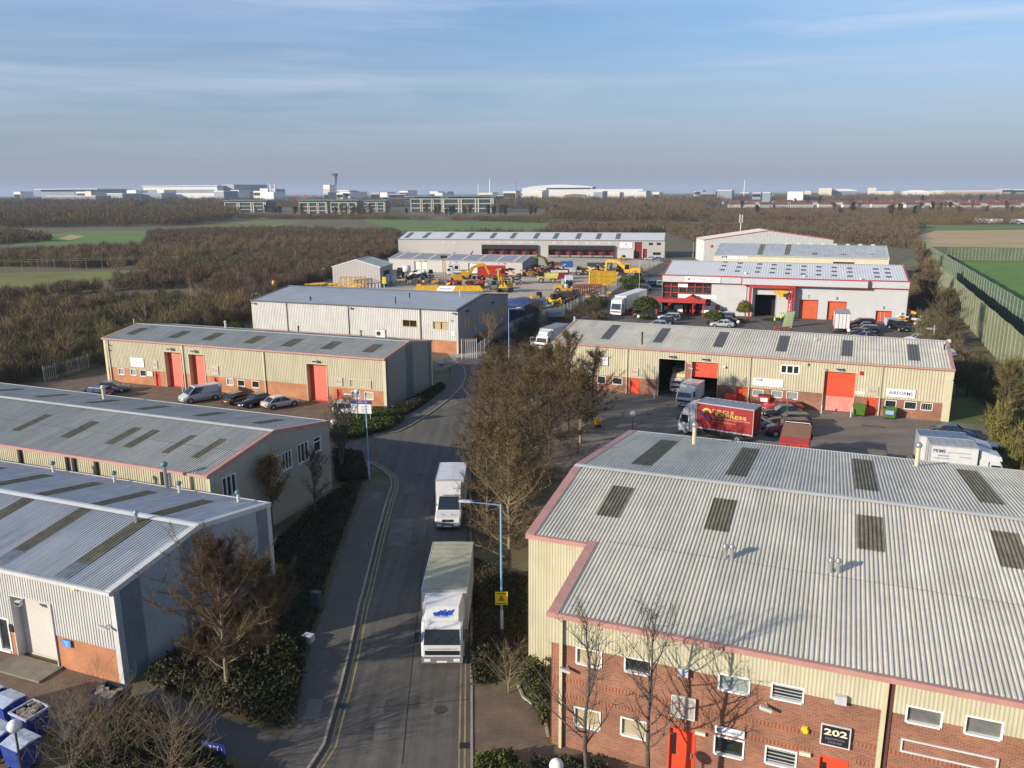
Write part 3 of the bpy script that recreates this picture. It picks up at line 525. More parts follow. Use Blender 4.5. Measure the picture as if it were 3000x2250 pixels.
E_.sign(rr((2505, 1146, 2535, 1155)), [('AIRFORMS', .1, .9, .3, .7, ink, 0)])
E_.sign(rr((1746, 1043, 1781, 1070)), [('JONES LANG', .15, .85, .82, .92, inkg, 0), ('TO LET', .12, .85, .52, .74, inkr, .01), ('020 8759 4141', .1, .9, .34, .44, ink, 0), ('INDUSTRIAL UNIT', .1, .9, .1, .22, ink, 0)], sign_w, mat('purple_edge', (.2, .12, .3), .5))
E_.fbox('alarm_box', rr((2519, 1087, 2527, 1098)), .03, .2, mat('alarm_red', (.5, .02, .02), .4))
for q in ((1968, 1043), (2066, 1051), (2459, 1080)): u_, z_ = E_.fz(*q); E_.flood(u_, z_, sz=.35)
for q in ((2022, 1063), (2025, 1077), (2413, 1079), (2783, 1109)): E_.camera_(*E_.fz(*q))
u_, z_ = E_.fz(2124, 1074); m = MB(); m.fr = E_.F; m.sph((u_, -.2, z_), .17, 8, 6); m.bar((u_, 0, z_), (u_, -.15, z_), .06); m.obj('globe_wall_lamp', globe, E_.t, True)
u_, z_ = E_.fz(2364, 1066); m = MB(); m.fr = E_.F; m.box(u_ - .15, u_ + .15, -.3, -.05, z_ - .15, z_ + .15); m.obj('siren_horn', plaque, E_.t)
for q in (1838, 2200, 2590): E_.pipe(E_.fz(q, 1040)[0])
E_.fbox('corner_trim', (-.75, .03, 0, 5.85), .0, .07, beige_s)
flue(1683, 946, 7.2, .9, .12, 'short white pipe at left end of corrugated ridge behind the tree crowns', steel_w, False); flue(1881, 1006, 6.3, 1.3, .10, 'thin dark flue on the roof above door 205', black); flue(2387, 1003, 6.9, .7, .07, 'slim pipe on roof between two rooflights', steel_w, False)
flue(2766, 1030, 6.8, .9, .08, 'dark pipe near right verge of corrugated roof', black, False)
# dark interior lining behind the open shutters
m = MB(); a_, b_ = er[0][0] - .5, er[1][1] + .5; m.add([(a_, .5, .006), (b_, .5, .006), (b_, 12, .006), (a_, 12, .006), (a_, .5, 5), (b_, .5, 5), (b_, 12, 5), (a_, 12, 5)], [(0, 1, 2, 3), (2, 3, 7, 6), (0, 3, 7, 4), (1, 2, 6, 5), (4, 5, 6, 7)]); m.obj('interior_lining', mat('workshop_interior', (.10, .095, .085), .9, .2), E_.t)
# ============================================================ F: near right brick and cladding unit 201/202
F = Shed('warehouse_unit', 'large brick and beige unit with long corrugated roof and board 202, lower right', 1.61, 33.03, -21.72, -3.2, 40, 28.34, 6.9, 8.66, group='industrial units of the estate', notch=(.12, 5.94))
rr = F.rect
fu = [rr(q) for q in ((1687, 1894, 1763, 1959), (1829, 1921, 1909, 1983), (2105, 1970, 2196, 2039), (2260, 1997, 2354, 2064), (2656, 2064, 2759, 2136), (2829, 2093, 2936, 2171))]
fl = [rr(q) for q in ((1681, 2068, 1759, 2142), (1818, 2098, 1898, 2171), (2092, 2151, 2178, 2227), (2242, 2182, 2332, 2256))]
fd = [rr(q) for q in ((1960, 2126, 2031, 2290), (2399, 2212, 2475, 2340))]
for q in fd: q[2] = .05
bt = 5.25
# walls: the front is set back left of the notch
m = MB(); m.fr = F.F
for r in cut(.12, 40, bt, F.h, fu): wall_sheet(m, r[0], r[1], r[2], r[3], .155, .012)
fmat = mat('beige_fine_cladding', (.53, .49, .34), .45, .05, .6, streak=(3, 3, .3), sa=.12); m.obj('front_cladding', fmat, F.t); m = MB()
m.fr = frame((0, 5.94, 0), (1, 0, 0), (0, -1, 0)); wall_sheet(m, -3.2, .12, 0, F.zroof(5.94), .155, .012); m.obj('front_cladding', mat('beige_fine_cladding', (.60, .54, .34), .45, .05, .6), F.t)
m = MB(); m.fr = F.F
for r in cut(.12, 40, 0, bt, fu + fl + fd): m.quad((r[0], .02, r[2]), (r[1], .02, r[2]), (r[1], .02, r[3]), (r[0], .02, r[3]))
m.obj('brick_wall', brick, F.t)
soldier = mat('soldier_course_shade', (.36, .10, .045), .85, .2, 6)
for zz in (3.42, 2.62):
    m = MB(); m.fr = F.F
    for k in range(int(39.6 / .15)):
        u_ = .2 + k * .15
        if any(q[0] - .1 < u_ + .1 and u_ < q[1] + .1 and q[2] < zz + .22 and q[3] > zz for q in fu + fl + fd): continue
        m.box(u_, u_ + .10, .0, .019, zz, zz + .2)
    m.obj('soldier_course', brickmat('soldier_brick', (.40, .115, .05), (.31, .08, .035), (.3, .2, .14), .15, .4), F.t)
m = MB(); m.fr = frame((.12, 5.94, 0), (0, -1, 0), (-1, 0, 0)); wall_sheet(m, 0, 5.94, bt, lambda u: F.zroof(5.94 - u), .155, .012); m.fr = frame((-3.2, 28.34, 0), (0, -1, 0), (-1, 0, 0)); wall_sheet(m, 0, 14.17, 0, lambda u: F.zroof(28.34 - u), .155, .012); wall_sheet(m, 14.17, 22.4, 0, lambda u: F.zroof(28.34 - u), .155, .012); m.obj('end_cladding', beige, F.t)
m = MB(); m.fr = frame((.12, 5.94, 0), (0, -1, 0), (-1, 0, 0)); m.quad((0, .02, 0), (5.94, .02, 0), (5.94, .02, bt), (0, .02, bt)); m.obj('brick_wall', brick, F.t)
m = MB(); m.fr = F.Bk; wall_sheet(m, 0, 43.2, 0, F.h, .155, .012); m.obj('rear_cladding', beige, F.t)
m = MB(); m.fr = F.Rt; wall_sheet(m, 0, 14.17, 0, lambda u: F.zroof(u), .155, .012); wall_sheet(m, 14.17, 28.34, 0, lambda u: F.zroof(u), .155, .012); m.obj('end_cladding', beige, F.t)
F.roof(roof_c, 0.195, .042, verge=.42, gut=.2, lap=False)
gap = mat('lap_shadow_gap', (.25, .235, .21), .9)
m = MB(); F.sheet(m, 1.0, 40, 6.15, 6.18, 0.195, .042, .006)
m.obj('sheet_lap', gap, F.t)
for (tl, br_, far) in (((1805, 1425), (1802, 1518), 0), ((2101, 1461), (2123, 1560), 0), ((2522, 1510), (2578, 1618), 0), ((2918, 1557), (3000, 1671), 0), ((1946, 1290), (1897, 1366), 1), ((2183, 1313), (2175, 1397), 1), ((2504, 1345), (2563, 1440), 1), ((2809, 1376), (2930, 1479), 1)):
    a0, v1 = F.ruv(*tl, far); a1, v0 = F.ruv(*br_, far); um = (a0 + a1) / 2; rsheet(F, (um - .62, um + .62), (v0, v1), per=.195, dep=.042)
for i, r in enumerate(fu): F.window(r, gm=(blind, glass, pale_glass, glass, mat('grey_window_blind', (.16, .16, .15), .12, .2, 1), mat('grey_window_blind', (.16, .16, .15), .12))[i], bars=(0, 0, 0, -5, 0, 0)[i])
for i, r in enumerate(fl): F.window(r, gm=(blind, blind, glass, glass)[i], bars=(0, 0, 0, -5)[i])
for r in fd: F.door(r, redd)
F.sign(rr((1972, 2034, 2033, 2105)), [('2', .12, .42, .3, .72, plaque_t, 0), ('01', .5, .88, .3, .58, plaque_t, 0)], mat('grey_plaque', (.42, .38, .32), .5), white_t)
sb = F.sign(rr((2410, 2117, 2485, 2189)), [('202', .08, .93, .5, .84, mat('cream_letter', (.75, .72, .55), .5), .03), ('REDWOOD', .15, .85, .28, .38, inkg, .01), ('HOUSE', .26, .76, .1, .2, inkg, .01)], mat('black_board', (.02, .02, .02), .4), white_t)
F.sign(rr((2096, 2121, 2181, 2161)), [('E', .06, .24, .25, .75, ink, .03), ('LOGISTICS', .3, .92, .3, .6, ink, .02)])
r0 = rr((2640, 2160, 2921, 2262)); m = MB(); m.fr = F.F
for q in ((r0[0], r0[1], r0[3] - .07, r0[3]), (r0[0], r0[1], r0[2], r0[2] + .07), (r0[0], r0[0] + .07, r0[2] + .07, r0[3] - .07), (r0[1] - .07, r0[1], r0[2] + .07, r0[3] - .07)): m.box(q[0], q[1], -.06, .0, q[2], q[3])
m.obj('empty_sign_frame', white_t, F.t)
for q in ((2003, 1965), (2463, 2045)):
    u_, z_ = F.fz(*q); F.fbox('bulkhead_light', (u_ - .22, u_ + .22, z_ - .18, z_ + .18), 0, .22, steel_w)
u_, z_ = F.fz(2359, 2137); m = MB(); m.fr = F.F; m.cyl((u_, 0, z_), (u_, -.14, z_), .17, .13, 6); m.obj('alarm_box', yellow_s, F.t)
for q in ((2245, 2061), (1662, 1950)): F.camera_(*F.fz(*q))
for q in ((2052, 2146), (2358, 2206)): u_, z_ = F.fz(*q); F.fbox('door_lamp', (u_ - .22, u_ + .22, z_ - .07, z_ + .07), 0, .12, mat('cream_letter', (.75, .72, .55), .5))
F.pipe(F.fz(2600, 1980)[0], w=.09); F.pipe(.62, w=.07); F.fbox('pipe_shadow', (F.fz(2600, 1980)[0] + .1, F.fz(2600, 1980)[0] + .3, 0, 6.6), 0, .03, mat('pipe_shadow_brick', (.12, .04, .03), .9))  # dark strip right of the pipe: its cast shadow, put in as colour
for i, (px_, py_) in enumerate(((2124, 1630), (2143, 1631), (2432, 1672), (2454, 1674))):
    flue(px_, py_, 7.8, .5, .1, ('left pipe of the left pair of steel vents on the near right roof', 'right pipe of the left pair of steel vents on the near right roof', 'left pipe of the right pair of steel vents on the near right roof', 'right pipe of the right pair of steel vents on the near right roof')[i], metal)
def tallflue(px, pyt, pyb, dist, label, m_, r=.16, ball=True):
    p = at_dist(px, pyb, dist); q = at_dist(px, pyt, dist); t = thing('roof_flue', label, 'flue', (p.x, p.y, 0), 0, 'metal flues on the roofs'); m = MB(); m.cyl((0, 0, 0), (0, 0, q.z), r, r, 12); m.obj('stack', m_, t)
    if ball: m = MB(); m.sph((0, 0, q.z + r), r * 1.6, 12, 8); m.obj('cowl', metal, t, True)
bw = F.world(10.5, 28.9); bw2 = F.world(26.5, 28.9)
tallflue(2028, 1250, 1400, bw.y, 'cream flue standing behind the near right roof, in front of the red lorry', beige_s, .14)
tallflue(2681, 1310, 1400, F.world(23.4, 28.9).y, 'cream flue with steel ball cowl left of the white company vans', beige_s, .14)
# vents on A and B back eaves
for (px_, py_, lb) in ((154, 1360, 'white-stemmed ball vent left along the gap between the two left units'), (334, 1392, 'teal-capped vent in the gap, below the single rooflights'), (524, 1424, 'short teal-capped vent beside the tall double flue'), (697, 1452, 'small ball vent near the right end of the grey roof'), ):
    p = A.loc(G(px_, py_, 6)); w = A.world(p.x, A.d - .6); q = at_dist(px_, py_, w.y)
    t = thing('roof_flue', lb, 'flue', (w.x, w.y, 0), 0, 'metal flues on the roofs'); t.location.x = q.x; m = MB(); m.cyl((0, 0, 5.4), (0, 0, 6.1), .1, .1, 8); m.obj('stack', white_t, t); m = MB(); m.sph((0, 0, 6.2), .2, 10, 6, .8); m.obj('cowl', mat('teal_cowl', (.10, .24, .24), .4), t, True)
p = A.world(-7.4, A.d + .5); q = at_dist(483, 1380, p.y)
t = thing('roof_flue', 'tall double steel flue in the gap between the two left roofs', 'flue', (q.x, p.y, 0), 0, 'metal flues on the roofs'); m = MB(); m.cyl((0, 0, 4), (0, 0, 7.0), .13, .13, 10); m.cyl((.2, .1, 4), (.2, .1, 6.4), .15, .15, 10); m.obj('stack', metal, t); m = MB(); m.sph((0, 0, 7.1), .25, 10, 6, .8); m.obj('cowl', mat('teal_cowl', (.10, .24, .24), .4), t, True)
flue(400, 1526, 6.45, .5, .1, 'small conical steel vent straddling the grey ridge at lower left', metal); flue(305, 1164, 6.9, .9, .16, 'cream and teal flue on the far slope of the beige roof', beige_s)
flue(661, 958, 6.5, .7, .14, 'white flue on the far roof slope of units 303 to 300', white_t); flue(393, 950, 7.0, .8, .06, 'thin post at left end of the beige row ridge', steel_w, False)
for px_, py_, lb in ((875, 968, 'small vent on far slope at its middle'), (1058, 981, 'dark vent behind the ridge near the condenser')): flue(px_, py_, 6.3, .5, .1, lb, black)
p = G(1117, 985, 6.4); t = thing('condenser_unit', 'white air conditioning condenser on the far roof slope of units 303 to 300', 'condenser', p, C.a); m = MB(); m.box(-.7, .7, -.25, .25, -.1, .9); m.obj('casing', white_t, t); m = MB(); m.cyl((-.25, -.26, .4), (-.25, -.3, .4), .3, .3, 12); m.obj('fan', black, t)
# ============================================================ G: red-trimmed unit with glazed reception
Gg = Shed('office_warehouse', 'white-clad unit with red trim, glazed red-framed reception and rows of small rooflights', 76.22, 155.8, -19.05, -47.05, 0, 23, 8.0, 10.1, group=None)
rr = Gg.rect; red_t = mat('red_trim', (.42, .05, .05), .4, .08)
gd = [rr(q) for q in ((2213, 862, 2269, 928), (2344, 878, 2391, 939), (2426, 883, 2474, 941), (2567, 911, 2607, 950), (2096, 893, 2109, 916))]
for q in gd: q[2] = 0 if q is not gd[4] else q[2]
gd[1][2] = gd[2][2] = 0
uG, _ = Gg.fz(2083, 880); glz = [-47.0, uG, 0, 6.6]
Gg.walls(mat('white_panel_cladding', (.51, .51, .505), .45, .04, .4), brick, 0, [glz] + gd, (), 0, .0, red_t)
Gg.roof(roof_w, .5, .03, trim=red_t, gut=.14, lap=False, ridge=roof_w, verge=.28)
# fascia boxes
def fas(x0, x1, n, label='fascia_panel'):
    u0_, u1_ = x0, x1; m = MB(); m.fr = Gg.F; m.box(u0_, u1_, -n, -.02, 6.65, 7.9); b = m.obj(label, steel_w, Gg.t); m = MB(); m.fr = Gg.F; m.box(u0_ - .05, u1_ + .05, -n - .06, -n + .2, 7.9, 8.12); m.box(u0_ - .08, u0_, -n - .06, 0, 6.55, 7.9); m.box(u1_, u1_ + .08, -n - .06, 0, 6.55, 7.9); m.box(u0_, u1_, -n - .04, -n + .04, 6.55, 6.65); m.obj('red_edge', red_t, b)
u1f, _ = Gg.fz(2172, 850); u2f, _ = Gg.fz(2540, 845); fas(-47.05, u1f - .1, .5); fas(u1f + .1, u2f, 1.3); fas(u2f + .15, 0, .5)
Gg.sign([Gg.fz(2008, 815)[0], Gg.fz(2112, 815)[0], 6.72, 7.86], [('THE LUFFMAN\'S GROUP', .16, .93, .3, .68, inkr, .0)], sign_w, fr=frame((0, -.52, 0), (1, 0, 0), (0, -1, 0)))
s_ = MB(); s_.fr = frame((0, -.5, 0), (1, 0, 0), (0, -1, 0)); uu = Gg.fz(2020, 812)[0]; s_.cyl((uu, -.1, 7.3), (uu, -.13, 7.3), .28, .28, 8); s_.obj('emblem', inkr, Gg.t)
# glazing
m = MB(); m.fr = Gg.F; m.quad((glz[0], .5, 0), (glz[1], .5, 0), (glz[1], .5, 6.65), (glz[0], .5, 6.65)); gl = m.obj('reception_glazing', mat('tinted_glass', (.045, .055, .055), .05, .4, .4, spec=.9), Gg.t)
m = MB(); m.fr = Gg.F; n_ = 6
for i in range(n_ + 1):
    u_ = glz[0] + .1 + (glz[1] - glz[0] - .2) * i / n_; m.box(u_ - .09, u_ + .09, .3, .48, 0, 6.6)
for zz in (2.4, 4.3, 5.6): m.box(glz[0], glz[1], .3, .48, zz - .07, zz + .07)
m.obj('glazing_frame', red_st, gl)
Gg.fbox('white_band', (glz[0] + 3.3, glz[0] + 11.2, 3.25, 4.1), -.3, .05, sign_w); Gg.fbox('white_panel', (glz[0] + 3.2, glz[0] + 5.2, 5.5, 6.2), -.3, -.2, sign_w)
m = MB(); m.fr = Gg.F; m.box(glz[0] - 2.6, glz[1] - .8, -4.2, .2, 3.0, 3.35); m.box(glz[0] - 2.7, glz[1] - .7, -4.35, -4.2, 2.8, 3.5); m.add([(glz[0] + 5, -4.25, 3.5), (glz[0] + 8, -4.25, 3.5), (glz[0] + 6.5, -4.25, 4.3), (glz[0] + 5, -1, 3.5), (glz[0] + 8, -1, 3.5), (glz[0] + 6.5, -1, 4.3)], [(0, 1, 2), (5, 4, 3), (0, 2, 5, 3), (1, 4, 5, 2)]); m.obj('entrance_canopy', red_st, Gg.t)
m = MB(); m.fr = Gg.F
for u_ in (glz[0] - .5, glz[0] + 2, glz[1] - 3.2, glz[1] - 1.1): m.box(u_ - .12, u_ + .12, -4, -3.76, 0, 3.0); m.bar((u_, -3.9, 2.2), (u_ + .9, -3.9, 2.95), .12)
m.obj('canopy_post', red_st, Gg.t)
m = MB(); m.fr = Gg.F
for a_, b_ in ((5.0, 5.25), (6.7, 6.95)): m.box(glz[0] + a_, glz[0] + b_, -.3, .2, 0, 2.5)
m.box(glz[0] + 5, glz[0] + 6.95, -.3, .2, 2.35, 2.6); m.box(glz[0] + 5.9, glz[0] + 6.05, -.25, .15, 0, 2.3); m.obj('entrance_door', red_st, Gg.t)
Gg.fbox('notice_panel', (glz[0] + 2.6, glz[0] + 4.4, .3, 1.8), -.2, .1, sign_w); Gg.fbox('notice_panel', (glz[0] + 8.4, glz[0] + 10.2, .3, 1.8), -.2, .1, sign_w)
Gg.roller(gd[0], zb=99, surround=white_t, set_=.3); odoor = mat('orange_shutter', (.60, .11, .035), .5, .08)
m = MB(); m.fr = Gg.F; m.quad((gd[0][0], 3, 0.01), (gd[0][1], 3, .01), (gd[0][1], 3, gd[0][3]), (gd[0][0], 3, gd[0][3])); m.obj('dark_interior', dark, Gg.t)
Gg.roller(gd[1], odoor, surround=red_t, set_=.3); Gg.roller(gd[2], odoor, surround=red_t, set_=.3); Gg.roller(gd[3], odoor, surround=red_t, set_=.3); Gg.door(gd[4], redd2)
r0 = [gd[3][0] + .9, gd[3][1] - 1.0, .15, 2.3]; m = MB(); m.fr = Gg.F
for q in ((r0[0], r0[1], r0[3] - .06, r0[3]), (r0[0], r0[0] + .06, r0[2], r0[3]), (r0[1] - .06, r0[1], r0[2], r0[3])): m.box(q[0], q[1], .2, .27, q[2], q[3])
m.obj('wicket_door_outline', white_t, Gg.t)
for q, tx in ((gd[1], '7'), (gd[2], '8'), (gd[3], '9')): um = (q[0] + q[1]) / 2; text(tx, 'bay_number', Gg.t, Gg.F, um - .2, um + .2, q[3] + .35, q[3] + .95, ink, .02, .02)
for c_ in (268, 364, 492, 586, 684, 783, 881, 982, 1083, 1256, 1330):
    for k, (yy) in enumerate((596, 621, 647)):
        dy = (c_ - 268) * .046 if c_ < 1200 else 42; px_ = 2000 + (c_ + (10, 0, -12)[k] * (1 - (c_ - 268) / 700)) * .452; py_ = 500 + (yy + dy - (4 if c_ == 268 else 0)) * .452
        u_, v_ = Gg.ruv(px_, py_); m = MB(); Gg.sheet(m, u_ - .5, u_ + .5, max(.5, v_ - .55), v_ + .55, .5, .03, .03); m.obj('rooflight', mat('small_rooflight', (.10, .09, .08), .3, .1), Gg.t)
for px_, py_ in ((2185, 803), (2356, 811), (2523, 820)): u_, v_ = Gg.ruv(px_, py_); m = MB(); m.sph((u_, v_, Gg.zroof(v_) + .2), .35, 10, 6, .7); m.obj('roof_dome', white_t, Gg.t, True)
m = MB(); m.fr = Gg.F; u_ = Gg.fz(2199, 860)[0]; m.box(u_ - .25, u_ + .25, -1.2, -.7, 0, 6.5); u2_ = Gg.fz(2319, 870)[0]; m.box(u2_ - .12, u2_ + .12, -1.5, -.3, 0, 6.4)
for k in range(7): m.box(u2_ - .5, u2_ + .5, -1.52, -1.3, .6 + k * .85, .75 + k * .85)
m.box(u2_ - .6, u2_ - .4, -1.5, -1.2, 0, 6.4); m.box(u2_ + .4, u2_ + .6, -1.5, -1.2, 0, 6.4); m.box(u_, u2_ + .6, -1.3, -.9, 6.0, 6.5); m.obj('gantry_frame', red_st, Gg.t)
u_ = Gg.fz(2290, 850)[0]; m = MB(); m.fr = Gg.F; m.box(u_ - 1.3, u_ + 1.1, -2.1, -1.4, 5.1, 5.7); m.box(u_ - .5, u_ + .4, -2.0, -1.5, 4.5, 5.1); m.bar((u_, -1.75, 4.5), (u_, -1.75, 3.9), .12); m.obj('yellow_hoist', plant_y, Gg.t)
Gg.pipe(Gg.fz(2185, 880)[0], z1=6.5, m_=steel_w)
# ============================================================ H cream unit, I white gabled unit
Hh = Shed('warehouse_unit', 'cream unit with grey-blue roof and five dark rooflights, behind the red-trimmed unit', 102.45, 222.01, -20.85, -46.61, 0, 30, 7.0, 9.46)
cream = mat('cream_cladding', (.58, .545, .40), .45, .05, .5); hd = [Hh.rect((2441, 767, 2501, 790)), Hh.rect((2228, 759, 2256, 775)), Hh.rect((2274, 760, 2304, 775))]
Hh.walls(cream, brick, 0, hd[:1], (), .5, .03); Hh.roof(roof_b, .5, .03, trim=cream, lap=False, gut=.12)
for c0, c1 in ((515, 505), (686, 680), (862, 858), (1041, 1040), (1219, 1225)):
    a0, v1 = Hh.ruv(2000 + c0 * .452, 500 + 478 * .452); a1, v0 = Hh.ruv(2000 + c1 * .452, 500 + 545 * .452); um = (a0 + a1) / 2; m = MB(); Hh.sheet(m, um - .7, um + .7, v0, v1, .5, .03, .03); m.obj('rooflight', rlight, Hh.t)
Hh.roller(hd[0], black, set_=.4)
Hh.sign(Hh.rect((2113, 748, 2160, 759)), [('BTB', .03, .4, .15, .85, ink, .05)]); Hh.sign(Hh.rect((2162, 748, 2190, 759)), [('Europa', .1, .9, .25, .75, ink, 0)])
for k in range(8): m = MB(); uu = -28 + k * 3.4; m.box(uu, uu + 1.2, 15.5, 16.7, 9.3, 9.8, .15, .15); m.obj('ridge_vent', cream, Hh.t)
rI = R(0); Ii = Shed('warehouse_unit', 'white gabled unit furthest back on the right, beside the phone mast', 69.5, 296.6, -92, -15, 0, 46, 8.0, 11.28)
Ii.walls(white_t, brick, 0, (), (), .5, .03); Ii.roof(mat('cream_white_roof', (.66, .63, .54), .5, .04), .5, .03, trim=red_t, lap=False, gut=.1)
text('CARGO', 'lettering', Ii.t, Ii.Rt, 5, 9, 5.2, 6.1, ink, .04); m = MB(); m.fr = Ii.Rt; m.cyl((2.8, -.05, 5.7), (2.8, -.12, 5.7), .55, .55, 6); m.obj('emblem', inkr, Ii.t)
# ============================================================ J: long dock warehouse
J = Shed('dock_warehouse', 'long pale grey warehouse with red loading docks, at the far end of the estate', 58.76, 314.52, -11.19, -106.87, 0, 24, 6.77, 9.05)
jd = [J.rect((1513 + k * 32.2 if k < 5 else 0, 731, 1541 + k * 32.2, 757)) for k in range(5)] ; jd = [J.rect((1415 + k * 32.5, 731, 1443 + k * 32.5, 757)) for k in range(5)] + [J.rect((1610 + k * 32.2, 729, 1636 + k * 32.2, 762)) for k in range(6)]
for q in jd: q[2] = .9; q[3] = 4.4
jx = [J.rect((1860, 709, 1880, 757)), J.rect((1884, 729, 1895, 757))]
for q in jx: q[2] = 0
jw = [J.rect((1901, 711, 1913, 718)), J.rect((1924, 711, 1936, 718)), J.rect((1913, 739, 1936, 747))]
jcl = mat('warm_grey_cladding', (.42, .40, .375), .45, .04, .1)
J.walls(jcl, brick, 0, jd + jx + jw, (), 1.0, .02); J.roof(roof_w, 1.0, .03, trim=mat('dark_eave', (.2, .2, .2), .5), lap=False, gut=.15)
for i, px_ in enumerate((1198, 1250, 1318, 1378, 1446, 1505, 1573, 1630, 1696, 1755, 1812)):
    a_, v_ = J.ruv(px_, 690); m = MB(); J.sheet(m, a_ - .9, a_ + .9, 1.5, 10.5, 1., .03, .05); m.obj('rooflight', mat('far_rooflight', (.13, .12, .12), .4), J.t)
dred = mat('dock_red', (.20, .010, .014), .6, .1)
for q in jd:
    m = MB(); m.fr = J.F; w = m; m.quad((q[0], .8, q[2]), (q[1], .8, q[2]), (q[1], .8, q[3]), (q[0], .8, q[3])); dd = m.obj('dock_door', dred, J.t)
    m = MB(); m.fr = J.F; m.box(q[0] - .35, q[0], -.9, .0, .2, q[3] + .3); m.box(q[1], q[1] + .35, -.9, 0, .2, q[3] + .3); m.box(q[0], q[1], -.9, 0, q[3] - 1.3, q[3] + .3); m.obj('dock_shelter', black, dd); m = MB(); m.fr = J.F; m.box(q[0] - .2, q[1] + .2, -1.2, .1, .3, .9); m.obj('dock_leveller', metal, dd)
for i, q in enumerate(jd): um = (q[0] + q[1]) / 2; text('%d' % (13 - i), 'bay_number', J.t, J.F, um - .6, um + .6, 5.2, 6.1, white_t, .03, .03)
for i, px_ in enumerate((1299, 1330)): u_, z_ = J.fz(px_, 714); text(str(15 - i), 'bay_number', J.t, J.F, u_ - .6, u_ + .6, 5.0, 5.9, white_t, .03, .03)
for q in jx: J.fbox('red_door', q, -.4, -.3, dred)
for q in jw: J.window(q, gm=glass, fm=black)
J.sign(J.rect((1816, 710, 1852, 726)), [('V', .4, .6, .4, .85, inkr, .05), ('LOGISTICS', .2, .8, .12, .28, ink, .02)])
J.fbox('low_parapet', (jx[0][0] - 6.5, jx[0][0] - .3, 0, 3.0), .0, 1.5, steel_w)
# ============================================================ K low shed, L small shed
K = Shed('workshop', 'low grey workshop with glinting rooflight strips, in the plant yard', 3.37, 252.54, -23.05, -47.76, 0, 13.66, 3.9, 5.3)
kd = [K.rect((1214, 772, 1252, 792)), K.rect((1372, 778, 1410, 803))]
for q in kd: q[2] = 0; q[3] = 3.2
K.walls(jcl, brick, 0, kd, (), .6, .02, mat('dull_grey_end', (.26, .26, .27), .5, .06)); K.roof(mat('purple_grey_roof', (.25, .25, .275), .5, .06), .8, .02, trim=jcl, lap=False, gut=.1)
for i in range(8):
    uu = -45.5 + i * 6.0
    for k in range(5): m = MB(); K.sheet(m, uu, uu + .8, .5 + k * 1.25, 1.35 + k * 1.25, .8, .02, .04); m.obj('rooflight', mat('bright_rooflight', (.75, .72, .65), .3), K.t)
for q in kd: K.roller(q, mat('cream_shutter', (.58, .54, .47), .5, .04), set_=.3, surround=jcl)
for u_ in (-36, -25, -8): K.pipe(u_, m_=jcl); K.flood(u_ + 2, 3.4, sz=.2)
rL = R(-9.76); Ls = Shed('small_shed', 'small gabled grey shed at left of the plant yard with its side door open', -35.42 - 13.48 * math.cos(rL), 219.96 - 13.48 * math.sin(rL), -9.76 - 90, -11, 0, 13.48, 5.6, 7.54)
Ls.walls(jcl, brick, 0, (), (), .8, .015, bclad=mat('dull_grey_end', (.26, .26, .27), .5, .06)); Ls.roof(mat('pale_green_roof', (.50, .51, .46), .5, .05), .8, .02, trim=white_t, lap=False, gut=.08, verge=.2)
Ls.fbox('open_doorway', (3, 8, .0, 4.2), .0, .03, dark, Ls.Bk)
# ============================================================ ground, roads, yards
def sheet(name, pts, z, m_, kind='structure', thick=0.):
    m = MB(); n = len(pts)
    if thick: m.add([(p[0], p[1], z) for p in pts] + [(p[0], p[1], z - thick) for p in pts], [tuple(range(n))] + [(i, n + i, n + (i + 1) % n, (i + 1) % n) for i in range(n)])
    else: m.add([(p[0], p[1], z) for p in pts], [tuple(range(n))])
    o = m.obj(name, m_)
    if kind: o['kind'] = kind
    me = o.data; 
    if me.polygons[0].normal.z < 0: me.flip_normals()
    return o
def gp(*pp): return [Vector((q.x, q.y, 0)) for q in (G(*p) for p in pp)]
def off(S_, *uv): return [S_.world(u, v) for u, v in uv]
m = MB(); m.quad((-14000, -300, 0), (14000, -300, 0), (14000, 14500, 0), (-14000, 14500, 0)); m.obj('ground', soil)['kind'] = 'structure'
mid_l = [(780, 2300), (912, 2249), (953, 2185), (975, 2102), (1000, 2019), (1027, 1910), (1056, 1769), (1065, 1740), (1109, 1562), (1135, 1470), (1150, 1425), (1146, 1400), (1128, 1382), (1083, 1356), (1000, 1340), (960, 1330)]
side = [(1000, 1290), (1091, 1279), (1167, 1267), (1206, 1248), (1240, 1226), (1279, 1200), (1320, 1168), (1352, 1135), (1366, 1105), (1362, 1080), (1340, 1062)]
up = [(1420, 1055), (1460, 1062), (1500, 1062), (1545, 1040), (1580, 1000), (1640, 960), (1690, 925), (1800, 860), (1900, 800), (1960, 775)]
rt = [(2010, 790), (1960, 840), (1960, 900), (1850, 1000), (1640, 1060), (1560, 1090), (1510, 1120), (1450, 1185), (1418, 1235), (1385, 1290), (1374, 1320), (1376, 1500), (1378, 1800), (1376, 2000), (1377, 2300)]
road_pts = gp(*(mid_l[::1] + side + up + rt)); road_pts[0] = G(770, 2420); road_pts[-1] = G(1377, 2420)
sheet('main_road', road_pts, .012, asph)
